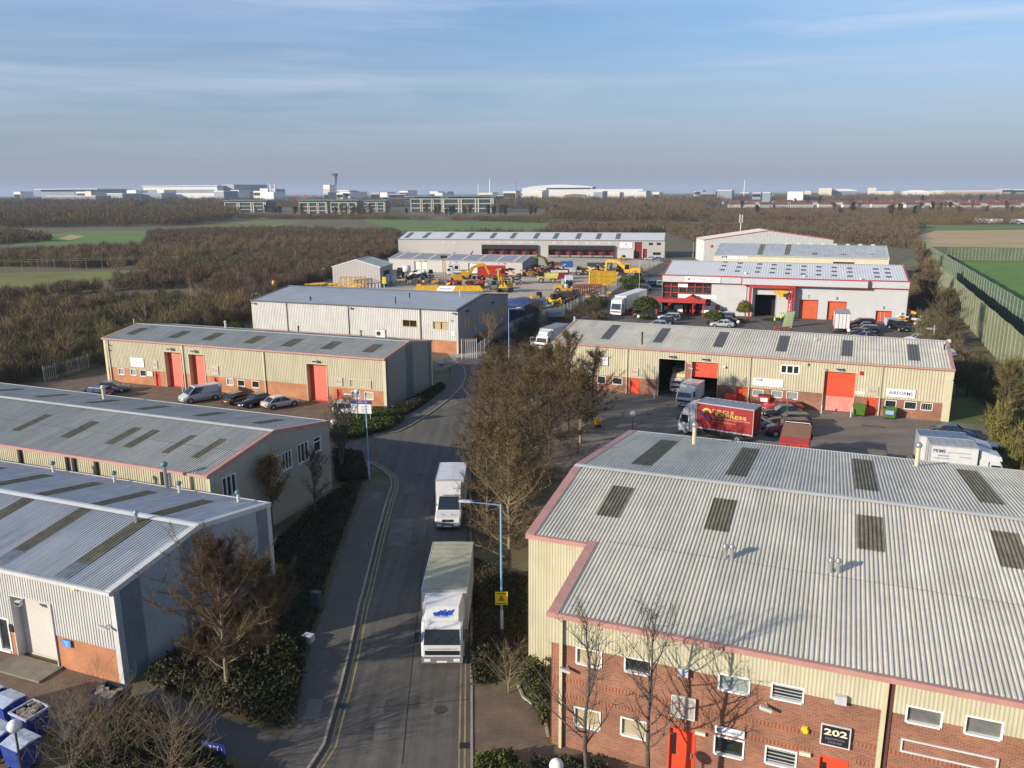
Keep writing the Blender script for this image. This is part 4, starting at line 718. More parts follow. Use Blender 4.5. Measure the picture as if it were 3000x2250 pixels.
def ribbon(name, line, w, z, m_, h=0., side_=1, kind='structure'):
    ps = [Vector((p.x, p.y, 0)) for p in line]; m = MB(); ls = []; rs_ = []
    for i, p in enumerate(ps):
        d = (ps[min(i + 1, len(ps) - 1)] - ps[max(i - 1, 0)]).normalized(); nn = Vector((-d.y, d.x, 0)) * side_; ls.append(p); rs_.append(p + nn * w)
    for i in range(len(ps) - 1):
        a, b, c, d = ls[i], ls[i + 1], rs_[i + 1], rs_[i]
        m.add([(q.x, q.y, z) for q in (a, b, c, d)] + [(q.x, q.y, z - max(h, .003)) for q in (a, b, c, d)], [(0, 1, 2, 3) if side_ > 0 else (3, 2, 1, 0), (0, 4, 5, 1), (3, 2, 6, 7)] + ([] if h == 0 else [(0, 3, 7, 4), (1, 5, 6, 2)]))
    o = m.obj(name, m_)
    if kind: o['kind'] = kind
    return o
kl = gp(*mid_l[1:]); ks = gp(*side[1:]); kr = gp(*[(1378, y) for y in (2420, 2150, 2010)])
kr2 = gp(*[(1377, 2000), (1378, 1800), (1377, 1600), (1376, 1450), (1374, 1320), (1385, 1290), (1418, 1235), (1450, 1185), (1510, 1120)])
ribbon('kerb', [G(790, 2420)] + kl, .13, .13, kerbm, .13, 1); ribbon('kerb', ks, .13, .13, kerbm, .13, 1); ribbon('kerb', kr2, .13, .13, kerbm, .13, -1); ribbon('kerb', kr, .12, .05, kerbm, .05, -1)
fw = ribbon('footway', [p + Vector((-.13, 0, 0)) for p in [G(790, 2420)] + kl[:10]], 2.1, .12, footw, .12, 1); ribbon('footway', [p + Vector((-.1, .1, 0)) for p in ks], 2.0, .12, footw, .12, 1)
def shift(line, d):
    res = []
    for i, p in enumerate(line):
        t_ = (line[min(i + 1, len(line) - 1)] - line[max(i - 1, 0)]).normalized(); res.append(p + Vector((t_.y, -t_.x, 0)) * d)
    return res
for dd in (.30, .55): ribbon('yellow_line', shift([G(790, 2420)] + kl[:-1], dd), .085, .017, yline)
for dd in (.30, .55): ribbon('yellow_line', shift(kr[::-1] if 0 else gp(*[(1378, y) for y in (1930, 2100, 2420)]), dd), .085, .017, yline)
ribbon('yellow_line', shift(ks[:6], .3), .085, .017, yline)
kp = [G(935, 2095), G(925, 2130)]
for (a_, b_) in (((905, 2055), (948, 2057)), ): 
    m = MB(); q = [G(906, 2054), G(949, 2054), G(935, 2116), G(888, 2114)]; m.quad(*[(p.x, p.y, .126) for p in q]); m.obj('paved_patch', mat('pale_slab', (.16, .15, .13), .9, .1))['kind'] = 'structure'
m = MB(); q = [G(1095, 1447), G(1118, 1447), G(1112, 1466), G(1088, 1466)]; m.quad(*[(p.x, p.y, .126) for p in q]); m.obj('paved_patch', mat('pale_slab', (.16, .15, .13), .9, .1))['kind'] = 'structure'
for px_, py_ in ((1098, 1573), (1001, 2069), (1362, 2185)):
    p = G(px_, py_); o = MB().box(-.25, .25, -.2, .2, 0.0, .012).obj('road_gully', black); o.location = (p.x, p.y, .014); tag(o, {1098: 'road gully beside the footway, furthest from camera', 1001: 'road gully in the left kerb near the front lorry', 1362: 'road gully on the right kerb line, bottom of picture'}[px_], 'gully', 'road gullies')
# paved yards
sheet('paving', off(B, (-60, 15.5), (-1.5, 15.5), (-1.2, 19.5), (2.5, 22.), (8, 27.5), (-6, 41.5), (-60, 41.)), .008, pave)
sheet('forecourt', [A.world(-40, -14), A.world(-.6, -12), A.world(-.2, -.02), A.world(-40, -.02)], .006, pave)
sheet('side_path', gp((430, 2010), (760, 2130), (900, 2230), (880, 2300), (650, 2200), (400, 2030)), .008, footw)
sheet('forecourt', [F.world(-1.8, -12), F.world(45, -12), F.world(45, -.02), F.world(.1, -.02), F.world(-1.6, -.3), F.world(-3.0, -2.)], .007, pave)
sheet('forecourt', gp((1379, 2012), (1455, 2012), (1540, 2050), (1590, 2110), (1610, 2180), (1650, 2420), (1379, 2420)), .009, pave)
sheet('yard', off(F, (0, 28.4), (45, 28.4), (46, 50), (-8, 50)), .006, asph2) if 0 else None
sheet('yard', [F.world(-4.5, 30.5), F.world(0, 28.4), F.world(42, 28.4), E_.world(4.5, -3), E_.world(4.0, -.05), E_.world(-46, -.05), E_.world(-52, -3), G(1520, 1260), G(1580, 1330)], .008, asph2)
sheet('yard', gp((1640, 1060), (1560, 1010), (1590, 990), (1700, 930), (1850, 885), (1990, 830), (1960, 790), (2095, 770), (2150, 800)) + off(Gg, (-47, -.1), (1, -.1), (9, -8), (7, -28), (-6, -36)) + off(E_, (0, 18.4), (-46, 18.4)), .009, asph)
sheet('plant_yard', gp((1275, 1000), (1330, 1055), (1420, 1040), (1470, 985), (1530, 925), (1700, 862), (1880, 790), (1955, 764), (1700, 755), (1560, 735), (1100, 740), (880, 860), (900, 870)), .005, conc)
sheet('track', gp((1340, 1062), (1420, 1055), (1420, 1035), (1330, 1050)), .014, asph)
# lawns and fields
sheet('grass_verge', off(E_, (0.2, -1.5), (4.2, -2), (13, 1), (14, 28), (6, 30), (.2, 12)), .007, lawn)
sheet('grass_verge', off(E_, (4, -3.5), (10, -2), (22, -16), (20, -50), (0, -30)), .0065, mat('rough_leafy_ground', (.22, .125, .055), .95, .2, .4, col2=(.11, .10, .035), fine=.2))
sheet('sports_pitch', gp((2785, 766), (3150, 768), (3500, 1000), (3420, 1110), (3010, 902)), .02, pitch_m)
sheet('grass_field', gp((2600, 790), (2700, 742), (3300, 745), (3300, 768), (2785, 764)), .015, mat('olive_rough_grass', (.17, .18, .07), .95, .2, .05, fine=.1))
sheet('straw_field', gp((2655, 728), (2680, 694), (2740, 676), (3100, 672), (3300, 700), (3300, 732), (2700, 722)), .05, straw_m)
sheet('grass_field', gp((2690, 676), (2700, 660), (2980, 662), (3100, 668), (2850, 672)), .04, field_m)
sheet('grass_field', gp((-200, 900), (0, 890), (180, 850), (330, 816), (440, 797), (400, 792), (0, 800), (-200, 804)), .03, lime_m)
sheet('grass_field', gp((30, 722), (180, 718), (420, 708), (430, 676), (340, 676), (200, 680), (100, 696)), .03, field_m)
sheet('sand_patch', gp((170, 700), (205, 688), (250, 692), (200, 705)), .06, straw_m)
sheet('grass_field', gp((560, 661), (700, 649), (860, 645), (900, 650), (800, 665), (640, 668)), .05, lime_m)
sheet('grass_field', gp((1050, 641), (1130, 640), (1230, 648), (1400, 650), (1610, 645), (1600, 668), (1540, 674), (1190, 680), (1120, 664)), .05, field_m)
sheet('sand_patch', gp((700, 635), (790, 633), (860, 637), (760, 640)), .06, straw_m)
sheet('pale_track', gp((1560, 641), (1640, 642), (1700, 643), (1640, 645)), .07, straw_m)

for i, q in enumerate((((1150, 1520), (1215, 1520), (1200, 1600), (1133, 1600)), ((1130, 2050), (1230, 2040), (1228, 2075), (1122, 2085)), ((1180, 1420), (1215, 1412), (1222, 1440), (1185, 1450)), ((1060, 2120), (1100, 2120), (1092, 2170), (1046, 2170)), ((1280, 1180), (1330, 1165), (1350, 1180), (1300, 1200)))):
    sheet('road_patch', gp(*q), .016 + i * .0002, mat('patched_tarmac', (.085, .078, .068), .9, .2, 1, fine=.15) if i % 2 else mat('pale_patched_tarmac', (.155, .14, .118), .9, .2, 1, fine=.15))
seam = mat('tar_seam', (.035, .032, .03), .8, .2)
for q in (((1180, 2240), (1213, 1900), (1240, 1650), (1262, 1500), (1290, 1392), (1345, 1290), (1400, 1205)), ((1205, 1395), (1290, 1392)), ((1100, 2075), (1376, 2050)), ((1340, 1310), (1400, 1235), (1470, 1150))): ribbon('road_seam', gp(*q), .05, .0185, seam)
for lb, px_, py_ in (('round manhole cover on the road ahead of the front lorry', 1290, 2080), ('round manhole cover beside the white box van', 1215, 1590), ('round manhole cover at the junction', 1200, 1330), ('round manhole cover in the right yard', 1900, 1215)):
    p = G(px_, py_); m = MB(); m.cyl((0, 0, 0), (0, 0, .006), .34, .34, 16); o = m.obj('manhole_cover', mat('iron_cover', (.06, .055, .05), .7, .2, 6)); o.location = (p.x, p.y, .018); tag(o, lb, 'manhole', 'manhole covers')
# ------------------------------------------------------------ plants from many small faces
def tri_mesh(name, V, m_, smooth=False):
    """V: (n,3,3) triangles"""
    n = len(V); me = bpy.data.meshes.new(name); me.vertices.add(n * 3); me.vertices.foreach_set('co', V.astype(np.float32).ravel()); me.loops.add(n * 3); me.loops.foreach_set('vertex_index', np.arange(n * 3, dtype=np.int32)); me.polygons.add(n)
    me.polygons.foreach_set('loop_start', np.arange(0, n * 3, 3, dtype=np.int32)); me.polygons.foreach_set('loop_total', np.full(n, 3, dtype=np.int32)); me.materials.append(m_); me.update(calc_edges=True); return me
def unit(a): return a / np.maximum(np.linalg.norm(a, axis=-1, keepdims=True), 1e-9)
def slivers(P, D, ln, w):
    s_ = unit(np.cross(D, unit(rng.normal(size=D.shape)))); V = np.empty((len(P), 3, 3)); w = np.asarray(w).reshape(-1, 1); ln = np.asarray(ln).reshape(-1, 1)
    V[:, 0] = P - s_ * w / 2; V[:, 1] = P + s_ * w / 2; V[:, 2] = P + D * ln; return V
def leaves(P, size, up=.3):
    D = unit(rng.normal(size=P.shape) + np.array([0, 0, up])); s_ = unit(np.cross(D, unit(rng.normal(size=D.shape)))); sz = size * rng.uniform(.6, 1.3, (len(P), 1)); V = np.empty((len(P), 3, 3))
    V[:, 0] = P - s_ * sz * .5; V[:, 1] = P + s_ * sz * .5; V[:, 2] = P + D * sz; return V
def in_poly(pts, poly):
    x, y = pts[:, 0], pts[:, 1]; ins = np.zeros(len(pts), bool); n = len(poly)
    for i in range(n):
        a, b = poly[i], poly[(i + 1) % n]
        c = ((a[1] > y) != (b[1] > y)) & (x < (b[0] - a[0]) * (y - a[1]) / ((b[1] - a[1]) + 1e-12) + a[0]); ins ^= c
    return ins
def fill(poly, n):
    poly = [(p[0], p[1]) for p in poly]; A_ = np.array(poly); lo, hi = A_.min(0), A_.max(0); out = []
    while sum(map(len, out)) < n:
        q = rng.uniform(lo, hi, (n * 2, 2)); out.append(q[in_poly(q, poly)])
    return np.concatenate(out)[:n]
def area(poly): return abs(sum(a[0] * b[1] - b[0] * a[1] for a, b in zip(poly, list(poly[1:]) + [poly[0]]))) / 2
def thicket(name, poly, label, cat, m_, cell, h, w, per, lean=.5, hv=.35, grow=None, kind='stuff', group=None, rr_=.62):
    """bare scrub: one bush about every cell*cell metres, each a spray of twigs"""
    nb = max(1, int(area(poly) / (cell * cell))); C_ = fill(poly, nb); hh = h * rng.uniform(1 - hv, 1 + hv, nb)
    if grow is not None: hh = hh * grow(C_)
    i = np.repeat(np.arange(nb), per); H_ = hh[i]; zf = rng.uniform(0.02, 1, len(i)) ** .8; rad = cell * rr_ * (.55 + .5 * np.sin(np.pi * np.clip(zf * .9, 0, 1)))
    ang = rng.uniform(0, 2 * np.pi, len(i)); rr = rad * np.sqrt(rng.uniform(0, 1, len(i))); P = np.stack([C_[i, 0] + np.cos(ang) * rr, C_[i, 1] + np.sin(ang) * rr, zf * H_ * .85 * (1 - .35 * (rr / (rad + .01)) ** 2)], 1)
    D = np.stack([np.cos(ang) * lean, np.sin(ang) * lean, np.ones(len(i))], 1) + rng.normal(size=(len(i), 3)) * .45; D = unit(D)
    V = slivers(P, D, H_ * .28 * rng.uniform(.6, 1.3, len(i)), w * rng.uniform(.6, 1.4, len(i))); o = link(name, tri_mesh(name, V, m_)); tag(o, label, cat, group, kind); return o
# ---- a tree with limbs and sprays of twigs
def branch_tree(h, spread, trunk_r, nlimb=26, crown0=.25, up=.55, twigs=3500, tw=(.5, .02), leafn=0, leaf=.09, levels=2, stems=1, seed=1, wob=.05, topf=.12, shape=1.0, bmat=None):
    r = np.random.default_rng(seed); rd = random.Random(seed); mb = MB(); tips = []; segs = []
    for st in range(stems):
        a0 = rd.uniform(0, 6.28); lean_ = (0 if stems == 1 else rd.uniform(.08, .2)) * h; pts = []; n = 8
        for i in range(n + 1):
            f = i / n; pts.append(Vector((math.cos(a0) * lean_ * f ** 1.2 + rd.uniform(-1, 1) * wob * h * .3 * f, math.sin(a0) * lean_ * f ** 1.2 + rd.uniform(-1, 1) * wob * h * .3 * f, h * .97 * f)))
        rs = [trunk_r * (1 - .9 * (i / n)) for i in range(n + 1)]; mb.tube(pts, rs, 7)
        for k in range(nlimb):
            f = crown0 + (1 - crown0) * ((k + rd.random()) / nlimb) ** .9 * .98; i = min(int(f * n), n - 1); base = pts[i].lerp(pts[i + 1], f * n - i)
            az = rd.uniform(0, 6.28); q = (f - crown0) / (1 - crown0); L_ = spread * (math.sin(math.pi * min(1, (q * .82 + .18) ** shape)) * .85 + .18) * rd.uniform(.7, 1.15); el = up + .5 * q + rd.uniform(-.15, .2)
            d = Vector((math.cos(az) * math.cos(el), math.sin(az) * math.cos(el), math.sin(el))); p = base; rr = max(.012, trunk_r * (1 - .85 * f) * .5); path = [p]
            for j in range(4): d = (d + Vector((rd.uniform(-.18, .18), rd.uniform(-.18, .18), rd.uniform(-.05, .2)))).normalized(); p = p + d * L_ / 4; path.append(p)
            mb.tube(path, [rr * (1 - .2 * j) for j in range(5)], 5); segs += [(path[j], path[j + 1], rr * .5) for j in range(4)]
            if levels > 1:
                for j in range(1, 5):
                    for s_ in range(2):
                        dd = (d * .6 + Vector((rd.uniform(-1, 1), rd.uniform(-1, 1), rd.uniform(-.2, .9)))).normalized(); l2 = L_ * rd.uniform(.2, .42); e1 = path[j] + dd * l2 * .5; e2 = e1 + (dd + Vector((0, 0, .2))).normalized() * l2 * .5
                        mb.tube([path[j], e1, e2], [rr * .45, rr * .3, rr * .14], 3); segs += [(path[j], e1, rr * .3), (e1, e2, rr * .2)]
    A_ = np.array([list(a) for a, b, c in segs]); B_ = np.array([list(b) for a, b, c in segs]); i = r.integers(0, len(segs), twigs); f = r.uniform(0, 1, (twigs, 1)); P = A_[i] + (B_[i] - A_[i]) * f
    D = unit(unit(B_[i] - A_[i]) * .7 + r.normal(size=P.shape) * .6 + np.array([0, 0, .25])); l_ = tw[0] * r.uniform(.4, 1.3, twigs); w_ = tw[1] * r.uniform(.7, 1.3, twigs); s_ = unit(np.cross(D, unit(r.normal(size=D.shape))))
    V = np.empty((twigs, 3, 3)); V[:, 0] = P - s_ * w_[:, None] / 2; V[:, 1] = P + s_ * w_[:, None] / 2; V[:, 2] = P + D * l_[:, None]
    if leafn:
        k = r.integers(0, twigs, leafn); Q = P[k] + D[k] * l_[k, None] * r.uniform(.2, 1.15, (leafn, 1)) + r.normal(size=(leafn, 3)) * .08; V = np.concatenate([V, leaves(Q, leaf)])
    return mb, V
def tree(name, label, p, mats, group=None, cat='tree', rz=0, crown='crown', **k):
    mb, V = branch_tree(**k); t = thing(name, label, cat, p, rz, group); mb.obj('trunk', mats[0], t); link(crown, tri_mesh(crown, V, mats[1]), t); return t
def hedge(name, label, poly, h, m_, n_per=170, sz=.14, core=True, cat='hedge', group=None, round_=.35, kind=None):
    """clipped or loose evergreen mass: leaves over a lumpy volume"""
    ar = area(poly); n = int(ar * n_per * (1 + h * .5)); Q = fill(poly, n); A_ = np.array([(p[0], p[1]) for p in poly]); dist = np.full(n, 1e9)
    for a, b in zip(A_, np.roll(A_, -1, 0)):
        e = b - a; t = np.clip(((Q - a) @ e) / (e @ e + 1e-9), 0, 1); dist = np.minimum(dist, np.linalg.norm(Q - (a + t[:, None] * e), axis=1))
    lump = .82 + .18 * np.sin(Q[:, 0] * 1.9 + 1.3 * np.sin(Q[:, 1] * 1.3)) * np.cos(Q[:, 1] * 2.3); top = h * lump * (1 - round_ * np.exp(-dist / .35)); z = top * np.where(rng.uniform(0, 1, n) < .6, rng.uniform(.85, 1.08, n), rng.uniform(.05, 1, n))
    V = leaves(np.stack([Q[:, 0], Q[:, 1], z], 1) + rng.normal(size=(n, 3)) * .05, sz, .6); t = thing(name, label, cat, (0, 0, 0), 0, group); link('foliage', tri_mesh('foliage', V, m_), t)
    if core:
        cx_, cy_ = A_.mean(0); m = MB(); pp = [(cx_ + (x - cx_) * .86, cy_ + (y - cy_) * .86) for x, y in A_]; k = len(pp); m.add([(x, y, 0.02) for x, y in pp] + [(x, y, h * .62) for x, y in pp], [tuple(range(k, 2 * k))] + [(i, (i + 1) % k, k + (i + 1) % k, k + i) for i in range(k)]); m.obj('shade_core', mat('hedge_core', (.012, .014, .008), .95, .2), t)  # solid near-black core stands in for the shade inside the foliage
    if kind: t['kind'] = kind
    return t
# ============================================================ scrub on the left
P_ = lambda *q: [(p.x, p.y) for p in gp(*q)]     # (px, py[, height]): far edges are given at bush-top height
def ramp(a, b): return lambda C_: np.clip(a + (b - a) * (C_[:, 1] - 60) / 200, min(a, b), max(a, b))
thicket('scrub', P_((-350, 1230), (0, 1132), (290, 1085), (560, 985), (735, 945), (735, 880, 3), (500, 850, 3), (300, 862, 3), (0, 880, 3), (-250, 900, 3)), 'dense bare brown thicket nearest the beige row, left of the estate', 'scrub', tw_brown, 1.7, 3.4, .055, 430, .3, .25)
thicket('scrub', P_((735, 930), (860, 850), (975, 822), (1100, 768), (1160, 752), (1150, 722), (960, 735), (740, 790), (600, 850)), 'dark bare thicket running behind the grey unit and plant yard', 'scrub', tw_brown, 2.0, 4.0, .065, 400, .3, .25)
thicket('scrub', P_((-250, 900), (0, 878), (300, 850), (500, 850), (740, 790), (960, 735), (1160, 722), (1160, 702), (900, 700), (640, 728), (420, 790, 3), (330, 800, 3), (345, 812, 3), (180, 838, 3.2), (0, 862, 3.2), (-250, 880, 3.2)), 'brown thicket edging the mossy field', 'scrub', tw_brown, 2.5, 3.6, .08, 320, .3, .25)
thicket('scrub', P_((-300, 788), (0, 782), (240, 788), (420, 774), (640, 724), (900, 700), (1160, 700), (1170, 684), (1120, 670, 3.5), (860, 660, 4), (640, 662, 4), (440, 670, 4), (424, 704, 4), (180, 716, 4), (0, 722, 4), (-300, 730, 4)), 'wide brown scrub strip between the mossy field and the green clearings', 'scrub', tw_brown, 3.4, 4.2, .11, 230, .3, .25)
thicket('scrub', P_((-400, 722), (0, 718), (150, 704), (150, 690, 4), (60, 668, 4), (-400, 672, 4)), 'low scrub left of the green clearing, at the left edge', 'scrub', tw_brown, 5, 5, .2, 170)
thicket('scrub', P_((1160, 700), (1960, 683), (2060, 720), (2300, 690), (2660, 730), (2675, 700), (2700, 664), (2500, 652), (2100, 652, 4), (1900, 646, 4), (1620, 648, 4), (1600, 664, 4), (1540, 674, 4), (1190, 681, 4)), 'brown scrub behind the long dock warehouse', 'scrub', tw_brown, 5, 4.6, .2, 200)
for q_, lb_ in ((((-300, 1180), (0, 1110), (290, 1070), (560, 975), (735, 930), (700, 870, 3), (300, 862, 3), (0, 880, 3), (-250, 900, 3)), 'taller tan saplings mixed through the nearest thicket'), (((420, 800), (640, 760), (900, 735), (1150, 730), (1150, 700, 4), (640, 690, 4), (430, 720, 4), (0, 760), (0, 782)), 'taller tan saplings mixed through the upper thicket')):
    thicket('scrub', P_(*q_), lb_, 'scrub', tw_tan, 6.5, 5.0, .06, 420, .2, .3, rr_=.25)
thicket('evergreen_scrub', P_((0, 1080), (250, 1060), (500, 960), (700, 900), (640, 870, 2), (200, 900, 2), (0, 930, 2)), 'dark green holly and ivy clumps in the nearest thicket', 'scrub', lf_dark, 9, 2.8, .16, 420, .6, .5, rr_=.32)
# scrub and brambles inside the estate
thicket('bramble_patch', P_((1370, 1010), (1420, 1040), (1500, 1040), (1560, 985), (1590, 970), (1530, 935), (1450, 985)), 'dark brambles beside the gate by the grey unit', 'brambles', tw_dark, 1.5, 1.6, .035, 260)
thicket('bramble_patch', P_((1600, 960), (1720, 930), (1760, 915), (1790, 880), (1740, 880), (1600, 940)), 'bramble bank along the yard fence beside the articulated lorry', 'brambles', tw_dark, 1.5, 1.5, .04, 220)
thicket('bramble_patch', P_((2700, 1030), (2790, 1120), (2870, 1180), (2960, 1200), (3040, 1260), (3040, 1230), (2960, 1160), (2860, 1080), (2800, 1000), (2760, 930), (2740, 830), (2690, 800), (2670, 860), (2680, 940)), 'dark scrub strip between the units and the tall green fence', 'brambles', tw_brown, 1.8, 2.4, .06, 300)
thicket('reed_clump', P_((2885, 1235), (2935, 1228), (3010, 1300), (3060, 1420), (2960, 1420), (2925, 1320)), 'tall yellow-green stems beside the white vans at right edge', 'reeds', lf_moss, 1.2, 2.6, .11, 120, .12)
thicket('bramble_patch', P_((1380, 1620), (1540, 1620), (1560, 1500), (1650, 1380), (1700, 1330), (1640, 1300), (1540, 1330), (1430, 1320), (1382, 1400)), 'undergrowth beneath the row of alder trees', 'brambles', tw_dark, 1.5, 1.0, .035, 160)
# hedges and shrubs
hedge('hedge', 'glossy evergreen bed beside the grey gable, lower left', P_((440, 1985), (560, 1905), (600, 1830), (830, 1880), (895, 1950), (860, 2150), (745, 2125), (425, 2008)), 1.0, lf_dark, 200, .15)
hedge('hedge', 'dark ground-cover bed between the left footway and the slate gable', P_((600, 1830), (800, 1600), (930, 1480), (1020, 1420), (1060, 1420), (1040, 1480), (960, 1690), (910, 1880), (880, 1960), (830, 1900)), .55, lf_dark, 110, .15)
hedge('hedge', 'dark evergreen shrubs in the bottom left corner', P_((250, 2110), (430, 2080), (640, 2220), (720, 2330), (200, 2330)), 1.0, lf_dark, 190, .15)
hedge('hedge', 'clipped dark hedge left of the globe lamp at the junction', P_((975, 1330), (1060, 1335), (1080, 1410), (985, 1418)), .9, lf_dark, 190, .15)
hedge('hedge', 'rounded evergreen hedge below the estate sign', P_((965, 1290), (985, 1240), (1060, 1215), (1160, 1218), (1185, 1235), (1140, 1265), (1040, 1290)), 1.0, lf_mid, 170, .16)
hedge('hedge', 'evergreen hedge along the gable of the beige row', P_((1140, 1210), (1240, 1160), (1290, 1130), (1305, 1142), (1240, 1190), (1190, 1220)), .9, lf_dark, 170, .16)
hedge('hedge', 'low dark ground cover around the blue lamp column', P_((1384, 1640), (1543, 1700), (1543, 1945), (1460, 1930), (1384, 1918)), .4, lf_dark, 130, .13, core=False)
hedge('hedge', 'small square hedge beside the right kerb near the front lorry', P_((1383, 1925), (1450, 1925), (1455, 2008), (1383, 2010)), 1.1, lf_dark, 240, .14)
hedge('hedge', 'rounded bush at the brick corner of the near right unit', P_((1520, 2010), (1550, 1960), (1600, 1990), (1610, 2110), (1590, 2140), (1550, 2060)), 1.3, lf_mid, 240, .13)
hedge('hedge', 'low bush at the bottom edge beside the right forecourt', P_((1390, 2235), (1500, 2228), (1560, 2290), (1400, 2330)), .9, lf_mid, 220, .13)
hedge('hedge', 'dark bush at bottom edge beneath the bare trees', P_((1560, 2225), (1780, 2240), (1790, 2330), (1570, 2330)), .5, lf_dark, 150, .13)
ribbon('bed_edging', gp((1515, 2010), (1530, 2045), (1570, 2075), (1596, 2125), (1602, 2160)), .12, .1, kerbm, .1, 1)
# round bushes near the reception
def bush(name, label, p, r, h, m_, n=1500, sz=.2, group=None):
    q = unit(rng.normal(size=(n, 3))) * rng.uniform(.6, 1.02, (n, 1)); q[:, 2] = np.abs(q[:, 2]) * h * np.sign(q[:, 2] + .6) * .5 + h * .5; q[:, 0] *= r; q[:, 1] *= r; q[:, 2] = np.clip(q[:, 2], .05, h)
    t = thing(name, label, 'bush', p, 0, group); link('foliage', tri_mesh('foliage', leaves(q, sz, .2), m_), t); m = MB(); m.cyl((0, 0, 0), (0, 0, h * .5), .08, .05, 6); m.obj('stem', bark, t); return t
bush('evergreen_bush', 'large round evergreen bush by the road in front of the reception', G(1890, 935), 2.7, 4.6, lf_mid, 5200, .3); bush('evergreen_bush', 'evergreen bush beside the cars right of the reception', G(2090, 952), 2.0, 2.8, lf_mid, 3000, .28)
bush('evergreen_bush', 'tall bush against the white panel wall left of the open doorway', G(2180, 945), 1.6, 4.4, lf_moss, 3000, .26); bush('evergreen_bush', 'small green bush beside the cones behind the beige row', G(690, 985), 1.6, 2.6, lf_mid, 1600, .24)
bush('evergreen_bush', 'yellow-green bush left of the articulated lorry', G(1745, 900), 2.2, 2.0, lf_mid, 2000, .26); bush('russet_bush', 'reddish bare bush in front of the articulated lorry', G(1755, 935), 2.6, 1.5, tw_red, 2500, .2); bush('evergreen_bush', 'green bush between the yard fence and the parked black cars', G(1850, 845), 3.5, 3.4, lf_mid, 3500, .34)
# ============================================================ individual trees
ald = dict(twigs=8500, tw=(.5, .02), leafn=3600, leaf=.09, nlimb=44, crown0=.12, up=.18, shape=1., trunk_r=.15, levels=2)
alders = [((1492, 1690), 9.5, 2.6, 'alder tree with pale broken-topped trunk nearest the blue lamp column'), ((1430, 1560), 8.2, 2.6, 'alder tree overhanging the white box van'), ((1515, 1520), 9.0, 2.8, 'alder tree second from the front, close to the near right roof'), ((1440, 1420), 8.6, 2.7, 'alder tree beside the kerb, in the middle of the row'),
          ((1560, 1390), 9.5, 2.8, 'tall alder tree by the near right roof verge'), ((1490, 1300), 9.0, 2.9, 'alder tree in front of the white lorry with its door open'), ((1590, 1290), 9.4, 2.6, 'alder tree at the yard entrance, left of the yellow barrow'), ((1665, 1255), 10.2, 2.5, 'tallest alder tree, in front of the TO LET board'), ((1440, 1250), 6.8, 2.4, 'leftmost alder tree near the bend of the road'), ((1545, 1215), 7.6, 2.6, 'alder tree furthest back, beside the left end of the units'), ((1700, 1300), 7.0, 1.9, 'slim alder tree right of the tallest one'),
          ((1610, 1345), 8.6, 2.7, 'alder tree close behind the near right roof corner'), ((1735, 1240), 7.6, 2.5, 'rightmost alder tree beside the yellow grit machine'), ((1640, 1215), 7.4, 2.6, 'alder tree directly before the left windows of unit 205')]
for i, (q, h_, s_, lb) in enumerate(alders): tree('alder_tree', lb, G(*q), (bark_l if i in (0, 10) else bark, tw_olive), 'alder trees beside the road', h=h_ * 1.04, spread=s_ * 1.25, seed=20 + i, rz=i * 1.3, stems=2 if i in (2, 5) else 1, **ald)
tree('birch_tree', 'bare birch with pale leaning trunk in the lower left bed', G(668, 2036), (bark_l, tw_red), 'bare trees on the left verge', h=8.0, spread=3.3, trunk_r=.13, nlimb=46, crown0=.18, up=.5, twigs=42000, tw=(.42, .013), seed=51, leafn=0)
tree('bare_tree', 'reddish bare tree beside the pale-trunked birch, lower left', G(790, 1950), (bark, tw_red), 'bare trees on the left verge', h=5.6, spread=2.6, trunk_r=.09, nlimb=30, crown0=.15, up=.6, twigs=16000, tw=(.4, .013), seed=52)
tree('yellow_leaf_tree', 'tree with yellow-brown leaves in front of the beige gable windows', G(800, 1560), (bark, twigmat('yellow_leaves', [(.16, .11, .03), (.22, .15, .04), (.11, .08, .03)], .5, (.20, .10, .04), .6)), 'bare trees on the left verge', h=5.6, spread=2.0, trunk_r=.08, nlimb=22, crown0=.3, up=.6, twigs=2600, tw=(.4, .02), leafn=2600, leaf=.12, seed=53)
tree('bare_tree', 'bare dark tree beside the lower corner of the beige gable', G(925, 1515), (bark, tw_dark), 'bare trees on the left verge', h=5.2, spread=2.0, trunk_r=.08, nlimb=22, crown0=.2, up=.6, twigs=3600, tw=(.4, .015), seed=54)
tree('bare_tree', 'twin-stemmed mossy bare tree behind the globe lamp at the junction', G(1000, 1385), (bark, tw_dark), 'bare trees on the left verge', h=7.0, spread=2.3, trunk_r=.12, nlimb=18, crown0=.3, up=.65, twigs=2600, tw=(.5, .018), seed=55, stems=3)
tree('bare_tree', 'thin bare tree right of the steel gate', G(1432, 1035), (bark_l, tw_tan), 'bare trees by the gate', h=5.5, spread=2.6, trunk_r=.1, nlimb=22, crown0=.3, up=.5, twigs=2600, tw=(.5, .02), seed=56)
tree('bare_tree', 'wide bare tree beside the blue-topped container', G(1560, 985), (bark, tw_dark), 'bare trees by the gate', h=5.5, spread=4.0, trunk_r=.12, nlimb=26, crown0=.2, up=.4, twigs=4200, tw=(.6, .025), seed=57, stems=2)
tree('mossy_tree', 'mossy yellow-green bare tree at right edge above the wooden fence', G(2950, 1215), (bark, lf_moss), 'bare trees by the tall fence', h=5.6, spread=3.2, trunk_r=.14, nlimb=34, crown0=.15, up=.55, twigs=7000, tw=(.5, .03), seed=58, stems=2)
tree('bare_tree', 'large round brown tree against the tall green fence', G(2770, 1010), (bark, tw_brown), 'bare trees by the tall fence', h=8.5, spread=3.8, trunk_r=.16, nlimb=36, crown0=.12, up=.5, twigs=7500, tw=(.7, .035), seed=59, stems=2)
